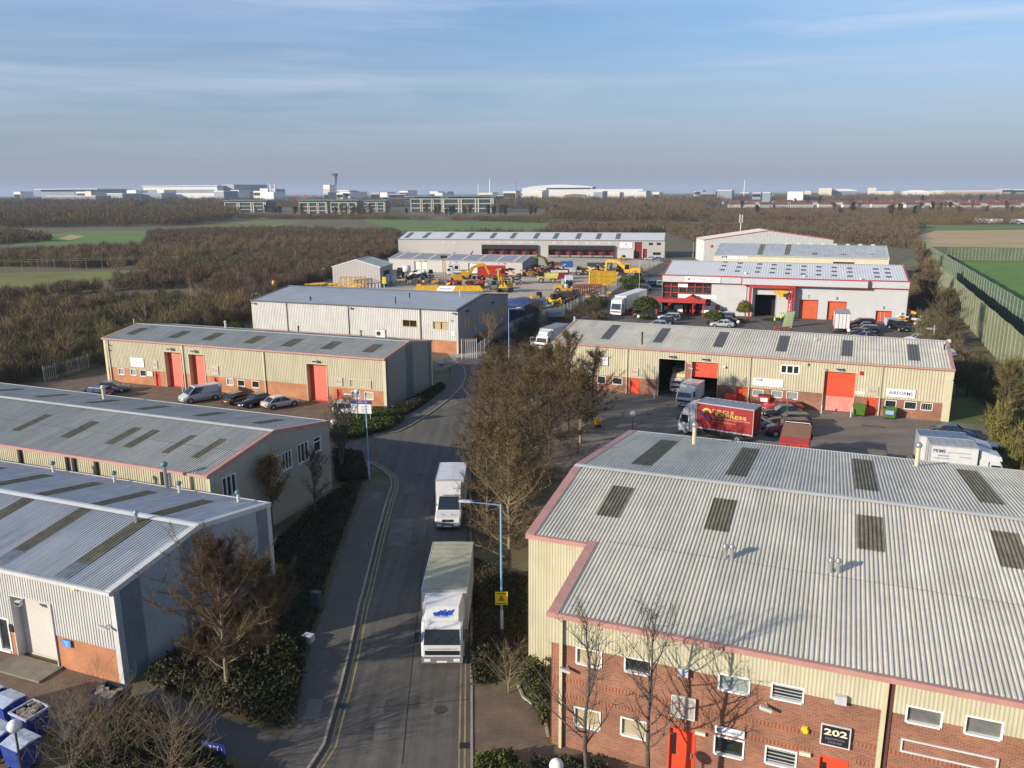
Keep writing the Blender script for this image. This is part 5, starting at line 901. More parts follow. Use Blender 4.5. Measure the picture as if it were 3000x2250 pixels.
for i, (px_, py_, h_) in enumerate(((2715, 900, 7), (2725, 850, 7), (2700, 800, 6.5), (2690, 760, 6))):
    tree('bare_tree', ('brown tree just beyond the right end of the red-trimmed unit', 'brown tree second beyond the red-trimmed unit', 'tan tree where the tall fences meet', 'furthest small tree by the end of the tall fence')[i], G(px_, py_), (bark, (tw_brown, tw_tan)[i % 2]), 'bare trees by the tall fence', h=h_, spread=3.6, trunk_r=.14, nlimb=26, crown0=.1, up=.5, twigs=4200, tw=(.9, .05), seed=60 + i, stems=2)
# slender trees in front of the brick wall
gb_ = mat('grey_bark', (.12, .10, .085), .9, .3, 5)
for i, (bx, tx, ty, lb, sd_) in enumerate(((1712, 1745, 1770, 'slender bare tree in front of the left brick windows, bottom of picture', 71), (1890, 2000, 1775, 'slender bare tree in front of the red door of 201', 74))):
    p = G(bx, 2400); tree('bare_tree', lb, p, (gb_, tw_dark), 'slender bare trees before the brick wall', h=hgt(tx, ty, p), spread=2.6, trunk_r=.13, nlimb=24, crown0=.32, up=.55, twigs=700, tw=(.5, .012), seed=sd_, wob=.07)
for i, (px_, py_, h_) in enumerate(((110, 1000, 5), (210, 1075, 5.5), (430, 960, 6), (560, 880, 6.5), (90, 930, 6), (700, 860, 6.5), (330, 900, 6), (1000, 770, 7))):
    tree('pale_birch', 'pale-stemmed sapling, number %s along the brown thicket from the left edge' % ('one', 'two', 'three', 'four', 'five', 'six', 'seven', 'eight')[i] if 0 else ('pale sapling low at the left edge of the thicket', 'pale sapling left of the beige row corner', 'pale sapling above the beige row in the thicket', 'pale sapling left of the grey unit', 'pale sapling in the upper left thicket', 'pale sapling above the grey unit', 'pale sapling below the mossy field', 'pale sapling near the plant yard thicket')[i], G(px_, py_), (mat('white_bark', (.5, .48, .42), .8, .2, 4), tw_tan), 'pale saplings in the thicket', h=h_, spread=1.6, trunk_r=.07, nlimb=14, crown0=.3, up=.8, twigs=900, tw=(.6, .03), seed=300 + i)
tree('bare_shrub', 'low bare branches beside the rounded bush, right forecourt edge', G(1490, 2030), (bark_l, tw_tan), None, 'shrub', h=2.4, spread=1.6, trunk_r=.03, nlimb=10, crown0=.1, up=.5, twigs=150, tw=(.4, .01), seed=75, stems=3)
for i, (px_, py_, h_, s_) in enumerate(((215, 2290, 3.6, 3.0), (330, 2270, 3.4, 3.0), (500, 2300, 3.2, 3.4))):
    tree('bare_shrub', ('bare branches spreading over the blue bins, bottom left', 'bare arching branches right of the blue bins', 'bare arching branches over the dark shrubs at bottom left')[i], G(px_, py_), (mat('tan_bark', (.24, .18, .11), .9, .2, 4), tw_tan), 'bare shrubs in the bottom left corner', 'shrub', h=h_, spread=s_, trunk_r=.04, nlimb=20, crown0=.08, up=.35, twigs=500, tw=(.5, .012), seed=80 + i, stems=3)
tree('pale_birch', 'lone white-stemmed birch rising from the left thicket', G(868, 790), (mat('white_bark', (.5, .48, .42), .8, .2, 4), tw_tan), None, h=8, spread=2.0, trunk_r=.18, nlimb=16, crown0=.3, up=.8, twigs=1200, tw=(.8, .05), seed=90)
# ============================================================ far woods
def wood_mass(poly, label, m_, cell, h, w, per, hv=.4): return thicket('distant_wood', poly, label, 'wood', m_, cell, h, w, per, .45, hv, rr_=.7)
def Pz(*q): return [(p.x, p.y) for p in gp(*q)]
def Py(*q): return [(at_dist(px, 600, Y).x, Y) for px, Y in q]
wood_mass(Pz((-400, 690), (-60, 668), (160, 668), (350, 666), (560, 660), (680, 646), (690, 626), (650, 606), (450, 604), (0, 606), (-400, 608)), 'brown and ochre woodland beyond the green clearing on the left', tw_far, 8.5, 9.5, .26, 150)
wood_mass(Pz((700, 636), (1050, 637), (1300, 645), (1600, 640), (1600, 640, 4), (1300, 632, 4), (900, 631, 4), (700, 630, 4)), 'low brown wood in front of the office blocks', tw_far, 6, 4.2, .2, 150)
wood_mass(Pz((1600, 648), (1960, 652), (2060, 650), (2060, 610), (1850, 605), (1620, 606)), 'tall mixed wood just right of the office blocks', tw_far, 8, 9.5, .24, 150)
wood_mass(Pz((2060, 655), (2500, 650), (2700, 660), (3100, 656), (3300, 655), (3300, 622), (2800, 618), (2300, 618), (2060, 620)), 'low mixed scrub in front of the terraced houses', tw_far, 7, 4.6, .22, 130, .6)
wood_mass(Py((-400, 1250), (690, 1250), (690, 1800), (-400, 1800)), 'dark woodland below the left airport halls', tw_far, 13, 15.5, .5, 110)
wood_mass(Py((1450, 1240), (2100, 1230), (2100, 1650), (1450, 1650)), 'dark tree belt right of the office blocks', tw_far, 13, 15, .5, 110); wood_mass(Py((700, 1450), (1450, 1450), (1450, 1800), (700, 1800)), 'dark tree belt behind the office blocks', tw_far, 13, 14, .5, 100); wood_mass(Py((2050, 1700), (3300, 1700), (3300, 1950), (2050, 1950)), 'dark tree belt beyond the terraced houses', tw_far, 13, 15.5, .5, 110)
wood_mass(Py((-400, 2700), (3400, 2700), (3400, 4300), (-400, 4300)), 'hazy distant tree belt near the skyline', tw_far, 60, 12, 2.2, 50)
# countable trees standing out of the far woods
fk = [branch_tree(h=13, spread=5.5, trunk_r=.3, nlimb=22, crown0=.15, up=.6, twigs=5200, tw=(1.5, .10), seed=200 + s, levels=2) for s in range(3)]
fm = [(mb.mesh('trunk', bark), tri_mesh('crown', V, m_)) for (mb, V), m_ in zip(fk, (tw_far, tw_tan, twigmat('deep_conifer', [(.02, .03, .018), (.035, .045, .025)], .05, (.04, .05, .03), .4)))]
def far_tree(lb, px_, py_, k, sc, group): 
    t = thing('distant_tree', lb, 'tree', G(px_, py_), random.uniform(0, 6), group); t.scale = (sc, sc, sc)
    for n_, d_ in zip(('trunk', 'crown'), fm[k]): link(n_, d_, t)
random.seed(3)
for i in range(135):
    px_ = random.uniform(-50, 3050) if i < 90 else random.uniform(640, 1620); band = i % 3
    py_ = (random.uniform(618, 640) if (px_ < 560 or px_ > 1620) else random.uniform(626, 634)) if band else random.uniform(596, 606)
    if 1040 < px_ < 1620 and band: py_ = random.uniform(630, 636)
    k = random.choice((0, 0, 1, 2)); kind_ = ('bare brown tree', 'ochre-tinged bare tree', 'dark evergreen')[k]
    where = 'in the wood on the left' if px_ < 650 else 'near the office blocks' if px_ < 1620 else 'in the wood on the right'
    far_tree(kind_ + ' standing ' + where + (', nearer row' if band else ', further row'), px_, py_, k, random.uniform(.55, .95) if band else random.uniform(.8, 1.2), '%ss %s, %s' % (kind_, where, 'nearer row' if band else 'further row'))
# ------------------------------------------------------------ vehicles. origin on the ground under the middle, +x forward
def ring(x, w, z0, z1, zs=None, top=.88):
    zm = z0 + (z1 - z0) * .45; return [(x, -w * .93, z0), (x, -w, zm), (x, -w, z1 - .10), (x, -w * top, z1), (x, w * top, z1), (x, w, z1 - .10), (x, w, zm), (x, w * .93, z0)]
def wheel_mesh(r=.32, w=.2):
    a = MB(); a.cyl((0, -w / 2, 0), (0, w / 2, 0), r, r, 16); b = MB(); b.cyl((0, -w / 2 - .012, 0), (0, w / 2 + .012, 0), r * .62, r * .62, 12)
    for k in range(5):
        an = k * 1.257
        for sg in (-1, 1): b.bar((0, sg * (w / 2 + .016), 0), (math.cos(an) * r * .6, sg * (w / 2 + .016), math.sin(an) * r * .6), .05, .012)
    return a.mesh('tyre', rubber), b.mesh('rim', rim)
WM = {}
def wheels(t, pos, r=.32, w=.2, nm='wheel'):
    if (r, w) not in WM: WM[(r, w)] = wheel_mesh(r, w)
    for p in pos: o = link(nm, WM[(r, w)][0], t); o.location = (p[0], p[1], r); link('rim', WM[(r, w)][1], o)
KIND = {  # L, halfwidth, belt z, roof z, cabin bottom x0,x1 top x0,x1 (front positive), bonnet z, boot z, wheelbase
    'hatch': (3.95, .84, .90, 1.44, (-1.9, .95), (-1.5, .25), .84, .90, 2.5), 'saloon': (4.5, .88, .90, 1.42, (-1.75, .95), (-1.0, .2), .84, .93, 2.7), 'estate': (4.55, .88, .92, 1.46, (-2.2, 1.0), (-1.95, .2), .84, .92, 2.7), 'suv': (4.6, .93, 1.08, 1.80, (-2.2, 1.05), (-2.0, .4), 1.02, 1.08, 2.75),
    'mpv': (4.5, .90, 1.0, 1.66, (-2.15, 1.45), (-1.95, .45), .92, 1.0, 2.75), 'van': (4.9, .95, 1.15, 1.95, (-2.4, 1.7), (-2.35, .75), 1.05, 1.9, 3.0)}
CM = {}
def car(kind, label, p, rz, paint, group=None, name='parked_car', cat='car', plate='white', z=0.014):
    Lc, hw, zb, zr, cb, ct, zh, zt, wb = KIND[kind]; f = Lc / 2; key = kind
    if key not in CM:
        d = {}; m = MB(); van = kind == 'van'
        secs = [ring(-f, hw * .88, .34, zt - .22), ring(-f + .06, hw * .95, .26, zt - .08), ring(-f + .35, hw, .22, zt), ring(cb[0] + .25, hw, .22, zb), ring(cb[1] - .1, hw, .22, zb), ring(cb[1] + .15, hw * .99, .22, (zb + zh) / 2 + .03), ring(f - .55, hw * .97, .22, zh - .04, top=.84), ring(f - .15, hw * .9, .22, zh - .14, top=.8), ring(f, hw * .78, .30, zh - .28, top=.78)]
        m.loft(secs); d['body'] = m
        wbm, wt = hw * .93, hw * .76; zc_ = zb - .02
        def cab(i, zz0, zz1): # inset i
            k0 = (zz0 - zc_) / (zr - zc_); k1 = (zz1 - zc_) / (zr - zc_); L_ = lambda k: (cb[0] + (ct[0] - cb[0]) * k + i, cb[1] + (ct[1] - cb[1]) * k - i, wbm + (wt - wbm) * k - i)
            (a0, a1, w0), (b0, b1, w1) = L_(k0), L_(k1); return [(a0, -w0, zz0), (a1, -w0, zz0), (a1, w0, zz0), (a0, w0, zz0)], [(b0, -w1, zz1), (b1, -w1, zz1), (b1, w1, zz1), (b0, w1, zz1)]
        g = MB(); lo, hi = cab(.015, zc_, zr - .03)
        g.add(lo + hi, [(4, 5, 6, 7), (0, 1, 5, 4), (1, 2, 6, 5), (2, 3, 7, 6), (3, 0, 4, 7)]); d['windows'] = g
        r = MB(); lo, hi = cab(0, zr - .1, zr - .02); top = [(x * .97, y * .9, zr + .02) for x, y, z in hi]
        r.add(lo + hi, [(0, 1, 5, 4), (1, 2, 6, 5), (2, 3, 7, 6), (3, 0, 4, 7)]); r.add(hi + top, [(4, 5, 6, 7), (0, 1, 5, 4), (1, 2, 6, 5), (2, 3, 7, 6), (3, 0, 4, 7)])
        lo, _ = cab(0, zc_, zr); _, hi = cab(0, zc_, zr - .05)
        for k in range(4): r.bar(lo[k], hi[k], .07, .05)
        for fx in ((.52,) if kind == 'hatch' else (.45, .78) if kind != 'van' else (.30,)):
            for a, b in ((0, 1), (3, 2)):
                pa = Vector(lo[b]).lerp(Vector(lo[a]), fx); pb = Vector(hi[b]).lerp(Vector(hi[a]), fx); r.bar(pa, pb, .06, .05)
        if van:
            k_ = .36
            for a, b, sg in ((0, 1, -1), (3, 2, 1)):
                A0, A1 = Vector(lo[a]), Vector(lo[b]).lerp(Vector(lo[a]), k_); B0, B1 = Vector(hi[a]), Vector(hi[b]).lerp(Vector(hi[a]), k_); o_ = Vector((0, sg * .012, 0)); r.quad(A0 + o_, A1 + o_, B1 + o_, B0 + o_)
            r.quad(*[Vector(q) + Vector((-.012, 0, 0)) for q in (lo[0], lo[3], hi[3], hi[0])])
        d['roof'] = r
        b = MB(); b.box(-f - .03, -f + .25, -hw * .9, hw * .9, .26, .46); b.box(f - .3, f + .02, -hw * .80, hw * .80, .24, .38); b.box(f - .12, f + .015, -.35, .35, .48, .58)
        for xx in (-wb / 2, wb / 2):
            for sg in (-1, 1): b.cyl((xx, sg * (hw - .12), .33), (xx, sg * (hw + .004), .33), .385, .385, 16)
        d['trim'] = b; l_ = MB(); l_.box(-.2, .04, -.13, .13, -.07, .07, .02, .02); CM['lamp'] = l_.mesh('headlight', lampw); l_ = MB(); l_.box(-.03, .1, -.1, .1, -.1, .1); CM['tail'] = l_.mesh('tail_light', lampr)
        pl = MB(); pl.box(-.01, .01, -.26, .26, -.055, .055); CM['pw'] = pl.mesh('number_plate', plate_w); CM['py'] = pl.mesh('number_plate', plate_y); mi = MB(); mi.box(-.06, .08, -.1, .1, -.07, .07); CM['mir'] = mi.mesh('door_mirror', black)
        CM[key] = {k: v for k, v in d.items()}; CM[key + 'm'] = (d['windows'].mesh('windows', carglass, ), d['trim'].mesh('bumper_trim', black))
    pk = (key, paint.name)
    if pk not in CM: CM[pk] = (CM[key]['body'].mesh('body', paint, True), CM[key]['roof'].mesh('roof', paint))
    t = thing(name, label, cat, (p[0], p[1], z), rz, group); link('body', CM[pk][0], t); link('roof', CM[pk][1], t); link('windows', CM[key + 'm'][0], t); link('bumper_trim', CM[key + 'm'][1], t)
    for sg in (-1, 1):
        o = link('headlight', CM['lamp'], t); o.location = (f - .10, sg * hw * .62, zh - .27); o = link('tail_light', CM['tail'], t); o.location = (-f + .0, sg * hw * .74, zt - .25); o = link('door_mirror', CM['mir'], t); o.location = (cb[1] - .35, sg * (hw + .06), zb + .08)
    o = link('number_plate', CM['pw'], t); o.location = (f + .02, 0, .42); o = link('number_plate', CM['py'], t); o.location = (-f - .03, 0, .58 if kind != 'suv' else .75)
    wheels(t, [(-wb / 2, -hw + .09, 0), (-wb / 2, hw - .09, 0), (wb / 2, -hw + .09, 0), (wb / 2, hw - .09, 0)], .32 if kind not in ('suv', 'van') else .36); return t
def paint(n, c, r=.22): return mat(n + '_car_paint', c, r, .04, 1, spec=.7)
pnt = dict(silver=paint('silver', (.42, .43, .44)), black=paint('black', (.012, .012, .014)), navy=paint('navy', (.012, .02, .06)), blue=paint('blue', (.02, .05, .20)), red=paint('red', (.42, .015, .012)), white=white_p, grey=paint('grey', (.10, .105, .11)), green=paint('green', (.015, .03, .02)), maroon=paint('maroon', (.10, .012, .015)), pinkish=paint('pale_silver', (.50, .45, .44)), teal=paint('pale_teal', (.30, .38, .38)))
def lorry(label, p, rz, boxL=5.6, boxW=2.5, boxH=2.35, boxZ=1.05, cabL=1.75, cabW=2.15, cabH=2.45, cabm=None, sidem=None, roofm=None, frontm=None, defl='scoop', gap=.15, door_open=None, name='box_lorry', cat='lorry', group=None, axles=1, curtain=False, artic=False, z=.014, wr=.42, grillem=None, edge=None, tail=True):
    """origin: ground under the front bumper, +x forward"""
    cabm = cabm or white_p; sidem = sidem or white_p; roofm = roofm or sidem; frontm = frontm or sidem; edge = edge or mat('aluminium_edge', (.50, .50, .52), .35, .06, 2, metal=.3)
    t = thing(name, label, cat, (p[0], p[1], z), rz, group); c = cabL; w = cabW / 2; zf = .42
    prof = [(-.02, zf), (0, .95), (-.03, 1.28), (-.28, cabH - .32), (-.5, cabH), (-c, cabH + .03), (-c, zf)]
    m = MB(); secs = []
    for y, ins in ((-w, .10), (-w + .12, 0), (w - .12, 0), (w, .10)): secs.append([(x - (ins if x > -.4 else 0), y, zz - (ins * .6 if zz > cabH - .1 else 0)) for x, zz in prof])
    m.loft(secs); m.obj('cab', cabm, t)
    m = MB(); a, b = Vector((-.045, 0, 1.33)), Vector((-.27, 0, cabH - .36)); o_ = Vector((.018, 0, .006)); m.quad(a + o_ + Vector((0, -w + .14, 0)), a + o_ + Vector((0, w - .14, 0)), b + o_ + Vector((0, w - .2, 0)), b + o_ + Vector((0, -w + .2, 0))); m.obj('windscreen', carglass, t)
    m = MB()
    for sg in (-1, 1): q = [(-.22, 1.35), (-.42, cabH - .4), (-1.12, cabH - .38), (-1.15, 1.3)]; m.add([(x, sg * (w + .006), zz) for x, zz in q], [(0, 1, 2, 3)])
    m.obj('side_window', carglass, t)
    m = MB(); m.box(-.02, .035, -w + .2, w - .2, .78, 1.02); m.obj('grille', grillem or black, t)
    m = MB()
    for sg in (-.5, .25): m.bar(a + o_ * 1.6 + Vector((0, sg, .02)), a.lerp(b, .55) + o_ * 1.6 + Vector((0, sg + .42, 0)), .025)
    m.obj('wiper', black, t)
    m = MB(); m.box(-.35, .10, -w + .01, w - .01, .34, .66, .0, .0); m.obj('bumper', mat('grey_bumper', (.20, .20, .21), .5, .1) if cabH < 2.7 else cabm, t)
    for sg in (-1, 1):
        m = MB(); m.box(.09, .115, sg * (w - .33) - .17, sg * (w - .33) + .17, .44, .60); m.obj('headlight', lampw, t)
        m = MB(); m.bar((-.22, sg * w, 2.0), (-.05, sg * (w + .22), 2.0), .04); m.box(-.10, 0, sg * (w + .22) - .1, sg * (w + .22) + .1, 1.55, 2.1); m.obj('mirror', black, t)
        m = MB(); m.box(-1.35, -1.28, sg * (w + .004) - .012, sg * (w + .004) + .012, .6, 2.2); m.box(-.98, -.86, sg * (w + .02) - .012, sg * (w + .02) + .012, 1.22, 1.27); m.obj('door_seam', black, t)
    m = MB(); m.box(.10, .12, -.28, .28, .38, .48); m.obj('number_plate', plate_w, t)
    m = MB(); m.box(-c - gap - boxL, -.4, -.42, .42, .62, .86); m.box(-c + .1, -.5, -w + .15, w - .15, .45, .62)
    for sg in (-1, 1): m.box(-c - gap - boxL * .5, -c - gap - boxL * .12, sg * (boxW / 2 - .08) - .03, sg * (boxW / 2 - .08) + .03, .5, .9)
    m.obj('chassis', black, t)
    bx0, bx1 = -c - gap - boxL, -c - gap; hw_ = boxW / 2; zt_ = boxZ + boxH
    m = MB(); m.m = 0; m.quad((bx0, -hw_, boxZ), (bx1, -hw_, boxZ), (bx1, -hw_, zt_), (bx0, -hw_, zt_)); m.quad((bx1, hw_, boxZ), (bx0, hw_, boxZ), (bx0, hw_, zt_), (bx1, hw_, zt_)); m.quad((bx0, hw_, boxZ), (bx0, -hw_, boxZ), (bx0, -hw_, zt_), (bx0, hw_, zt_)); m.quad((bx0, -hw_, boxZ), (bx0, hw_, boxZ), (bx1, hw_, boxZ), (bx1, -hw_, boxZ)); m.m = 1; m.quad((bx1, -hw_, boxZ), (bx1, hw_, boxZ), (bx1, hw_, zt_), (bx1, -hw_, zt_)); m.obj('cargo_box', [sidem, frontm], t)
    m = MB(); n_ = max(2, int(boxL / .6)); vs = []; fs = []
    for i in range(n_ * 4 + 1):
        x = bx0 + (bx1 - bx0) * i / (n_ * 4); zz = zt_ + .01 + .010 * (1 + math.cos(i * math.pi / 2)); vs += [(x, -hw_ + .02, zz), (x, 0, zz + .03), (x, hw_ - .02, zz)]
    for i in range(n_ * 4): k = 3 * i; fs += [(k, k + 3, k + 4, k + 1), (k + 1, k + 4, k + 5, k + 2)]
    m.add(vs, fs); m.obj('box_roof', roofm, t)
    m = MB(); e = .05
    for sg in (-1, 1):
        m.box(bx0, bx1, sg * hw_ - .03, sg * hw_ + .03, zt_ - .08, zt_ + .03); m.box(bx0, bx1, sg * hw_ - .025, sg * hw_ + .025, boxZ - .14, boxZ)
        for xx in (bx0, bx1 - .06): m.box(xx, xx + .06, sg * hw_ - .028, sg * hw_ + .028, boxZ, zt_ - .08)
    m.box(bx1 - .03, bx1 + .02, -hw_, hw_, zt_ - .08, zt_ + .03); m.box(bx0 - .02, bx0 + .03, -hw_, hw_, zt_ - .08, zt_ + .03); m.obj('edge_rail', edge, t)
    m = MB(); m.box(bx0 - .03, bx0 - .015, -.012, .012, boxZ, zt_ - .1)
    for sg in (-.6, .6): m.box(bx0 - .05, bx0 - .02, sg - .02, sg + .02, boxZ, zt_ - .1)
    m.box(bx0 - .12, bx0, -hw_ + .1, hw_ - .1, boxZ - .25, boxZ - .15); m.obj('rear_door_bars', black, t)
    for sg in (-1, 1): m = MB(); m.box(bx0 - .14, bx0 - .11, sg * (hw_ - .3) - .15, sg * (hw_ - .3) + .15, boxZ - .25, boxZ - .13); m.obj('tail_light', lampr, t)
    if curtain:
        m = MB()
        for sg in (-1, 1):
            for k in range(int(boxL / .45)): m.box(bx0 + .2 + k * .45, bx0 + .24 + k * .45, sg * (hw_ + .02) - .01, sg * (hw_ + .02) + .01, boxZ - .12, boxZ + .35)
        m.obj('curtain_strap', mat('dark_red_strap', (.16, .008, .01), .6, .1), t)
    dw = min(w, hw_) - .12; dh = zt_ - cabH
    if defl == 'scoop':
        m = MB(); m.loft([[(-.42, -w + .22, cabH + .02), (-.42, w - .22, cabH + .02), (-.44, w - .25, cabH + .07), (-.44, -w + .25, cabH + .07)], [(-.9, -dw - .02, cabH + .02), (-.9, dw + .02, cabH + .02), (-.9, dw - .12, cabH + dh * .62), (-.9, -dw + .12, cabH + dh * .62)], [(-c - .02, -hw_ + .10, cabH + .02), (-c - .02, hw_ - .10, cabH + .02), (-c - .02, hw_ - .2, zt_ - .10), (-c - .02, -hw_ + .2, zt_ - .10)]]); m.obj('wind_deflector', cabm, t)
    elif defl == 'box':
        m = MB(); m.prism([(-.30, cabH - .02), (-.42, cabH + .35), (-c, cabH + .8), (-c, cabH - .02)], -w + .1, w - .1); m.obj('wind_deflector', cabm, t)
    elif defl == 'luton':
        m = MB(); zz = cabH + .06; m.loft([[(.0 - .55, -hw_ + .12, zz), (-.55, hw_ - .12, zz), (-.62, hw_ - .3, zt_ - .35), (-.62, -hw_ + .3, zt_ - .35)], [(-c - gap + .01, -hw_, zz), (-c - gap + .01, hw_, zz), (-c - gap + .01, hw_ - .02, zt_), (-c - gap + .01, -hw_ + .02, zt_)]]); m.obj('luton_box', frontm, t)
    if door_open:
        sg = door_open; m = MB(); hx = -.35; a0 = Vector((hx, sg * w, 0)); d_ = Vector((-.35, sg * 1.0, 0)).normalized() if artic else Vector((.15, sg * 1.0, 0)).normalized(); q = [a0, a0 + d_ * 1.0]
        z0_, z1_, zm = .7, cabH - .35, 1.35
        m.bar(q[0] + Vector((0, 0, (z0_ + zm) / 2)), q[1] + Vector((0, 0, (z0_ + zm) / 2)), .05, zm - z0_); m.bar(q[0] + Vector((0, 0, z1_)), q[1] + Vector((0, 0, z1_)), .05, .07)
        for s2 in (.03, .97): pp = q[0].lerp(q[1], s2); m.bar(pp + Vector((0, 0, zm)), pp + Vector((0, 0, z1_)), .05)
        m.obj('open_door', cabm, t); m = MB(); m.box(-1.2, -.35, sg * (w + .008) - .004, sg * (w + .008) + .004, .75, cabH - .35); m.obj('door_opening', dark, t)
    fx = -1.0 if cabL > 1.9 else -.95; wx = [bx0 + boxL * .27] if axles == 1 else [bx0 + boxL * .14 + k * 1.25 for k in range(axles)]
    wheels(t, [(fx, -w + .16, 0), (fx, w - .16, 0)] + [(x, sg * (hw_ - .22), 0) for x in wx for sg in (-1, 1)] + ([(-3.4, sg * (hw_ - .22), 0) for sg in (-1, 1)] if artic else []), wr, .3)
    m = MB()
    for x in wx:
        for sg in (-1, 1): m.torus_arc((x, sg * (hw_ - .2), wr), wr + .09, .03, .2, math.pi - .2, 8, .34)
    m.obj('mudguard', mat('grey_bumper', (.20, .20, .21), .5, .1), t)
    return t, (bx0, bx1, hw_, boxZ, zt_)
def sideframe(sg, x=0, hw_=1.25): return frame((0, sg * (hw_ + .004), 0), (-sg * 1. if False else (1. if sg < 0 else -1.), 0, 0), (0, sg, 0))
def heading(a, b): return math.atan2(b[1] - a[1], b[0] - a[0])
# 1 front white lorry driving towards the camera (heading about -90 deg)
p1 = G(1296, 1957); beige_r = mat('beige_box_roof', (.42, .395, .27), .6, .12, 1.2)
t1, bb = lorry('white box lorry with beige roof and blue running-horses emblem, nearest on the road', (p1.x, p1.y), R(-90.5), boxL=6.3, boxW=2.5, boxH=2.4, boxZ=1.15, cabL=1.85, cabW=2.24, cabH=2.5, roofm=beige_r, cabm=white_p, group='white box vehicles queuing on the road')
hor = mat('horse_blue', (.01, .10, .55), .5, .3, 3, col2=(.0, .03, .2)); m = MB()   # galloping horses, flat emblem on the deflector
def dpt(y, h_): return Vector((-.44 - .46 * (h_ - 2.57) / .56 + .05, y, h_ + .02))
for k in range(4):
    y0 = .42 - k * .24; z0 = 2.76 + (k % 2) * .03; bd = [(0, 0), (.28, .02), (.36, .14), (.44, .2), (.40, .25), (.30, .2), (.2, .15), (.02, .16), (-.10, .12)]
    m.add([dpt(-(y0 - .30) + q[0] * .0 - (y0 * 0) + (-.0) + (q[0] * .9) - .12 + 0, z0 + q[1]) if 0 else dpt(-.42 + k * .22 + q[0] * .9, z0 + q[1]) for q in bd], [tuple(range(len(bd)))])
    for lx, lz in ((.0, -.12), (.1, -.1), (.22, -.12), (.3, -.09)): m.add([dpt(-.42 + k * .22 + lx * .9, z0 + .02), dpt(-.42 + k * .22 + lx * .9 + .04, z0 + .02), dpt(-.42 + k * .22 + lx * .9 + .06 * (1 if lx > .15 else -1), z0 + lz)], [(0, 1, 2)])
m.obj('horse_emblem', hor, t1)
text('www.houstonsremovals.co.uk', 'lettering', t1, frame((0, 0, 0), (0, 1, 0), (1, 0, 0)), -.78, .78, 1.09, 1.19, inkg, .012)
# 2 white box van
p2 = G(1312, 1556); t2, _ = lorry('white box van with bonnet and round badge, second vehicle on the road', (p2.x, p2.y), R(-90.2), boxL=4.2, boxW=2.2, boxH=2.25, boxZ=.85, cabL=2.6, cabW=1.95, cabH=1.45, defl='none', group='white box vehicles queuing on the road', wr=.36, name='box_van', cat='van', gap=.05)
for ch in list(t2.children):
    if ch.name.split('.')[0] in ('cab', 'windscreen', 'side_window', 'grille', 'mirror', 'door_seam'):
        bpy.data.objects.remove(ch)
m = MB(); w = .97; prof = [(-.0, .4), (0, .78), (-.12, 1.0), (-.95, 1.25), (-1.75, 2.15), (-2.05, 2.32), (-2.65, 2.34), (-2.65, .4)]
m.loft([[(x - (.08 if x > -1.2 else .02), y * (1 if zz < 1.3 else .93), zz) if abs(y) == w else (x, y * (1 if zz < 1.3 else .93), zz) for x, zz in prof] for y in (-w, -w + .1, w - .1, w)]); m.obj('cab', white_p, t2)
m = MB(); a, b = Vector((-.99, 0, 1.30)), Vector((-1.72, 0, 2.12)); o_ = Vector((.02, 0, .02)); m.quad(a + o_ + Vector((0, -.82, 0)), a + o_ + Vector((0, .82, 0)), b + o_ + Vector((0, .74, 0)), b + o_ + Vector((0, -.74, 0))); m.obj('windscreen', carglass, t2)
m = MB()
for sg in (-1, 1): m.add([(x, sg * (.99 if zz < 1.35 else .93), zz) for x, zz in ((-1.25, 1.3), (-1.85, 2.05), (-2.45, 2.08), (-2.45, 1.3))], [(0, 1, 2, 3)])
m.obj('side_window', carglass, t2); m = MB(); m.box(-.06, .02, -.42, .42, .72, .9); g_ = m.obj('grille', black, t2); m = MB(); m.torus_arc((0, 0, 0), .09, .02, 0, 6.28, 12, .02); q = m.obj('badge', metal, g_); q.rotation_euler = (0, 0, R(90)); q.location = (.035, 0, .81)
m = MB(); m.prism([(-1.5, 2.34), (-2.62, 3.02), (-2.62, 2.3)], -.9, .9); m.obj('wind_deflector', white_p, t2)
for sg in (-1, 1): m = MB(); m.box(-1.35, -1.2, sg * 1.1 - .1, sg * 1.1 + .1, 1.35, 1.7); m.obj('mirror', black, t2)
# 3 red curtain sider facing left
pa, pb = G(2230, 1292), G(2045, 1262); h3 = heading((pb.x, pb.y), (pa.x, pa.y)) + math.pi
c_red = mat('red_curtain', (.30, .010, .014), .5, .12, 1.2); fr3 = G(1993, 1262); t3, bb = lorry('white-cabbed lorry with dark red CIRCLE EXPRESS curtain side, door open', (fr3.x + .1, fr3.y), h3, boxL=6.0, boxW=2.5, boxH=2.6, boxZ=1.12, cabL=1.9, cabW=2.2, cabH=2.55, sidem=c_red, roofm=mat('grey_box_roof', (.22, .24, .26), .55, .1, 1), frontm=white_p, curtain=True, defl='scoop', door_open=-1, group='lorries in the right yard')
fr_ = frame((0, 1.254, 0), (-1, 0, 0), (0, 1, 0)); x1_, x0_ = -bb[0], -bb[1]; LX = lambda f_: x0_ + (x1_ - x0_) * f_; LZ = lambda f_: bb[3] + (bb[4] - bb[3]) * f_
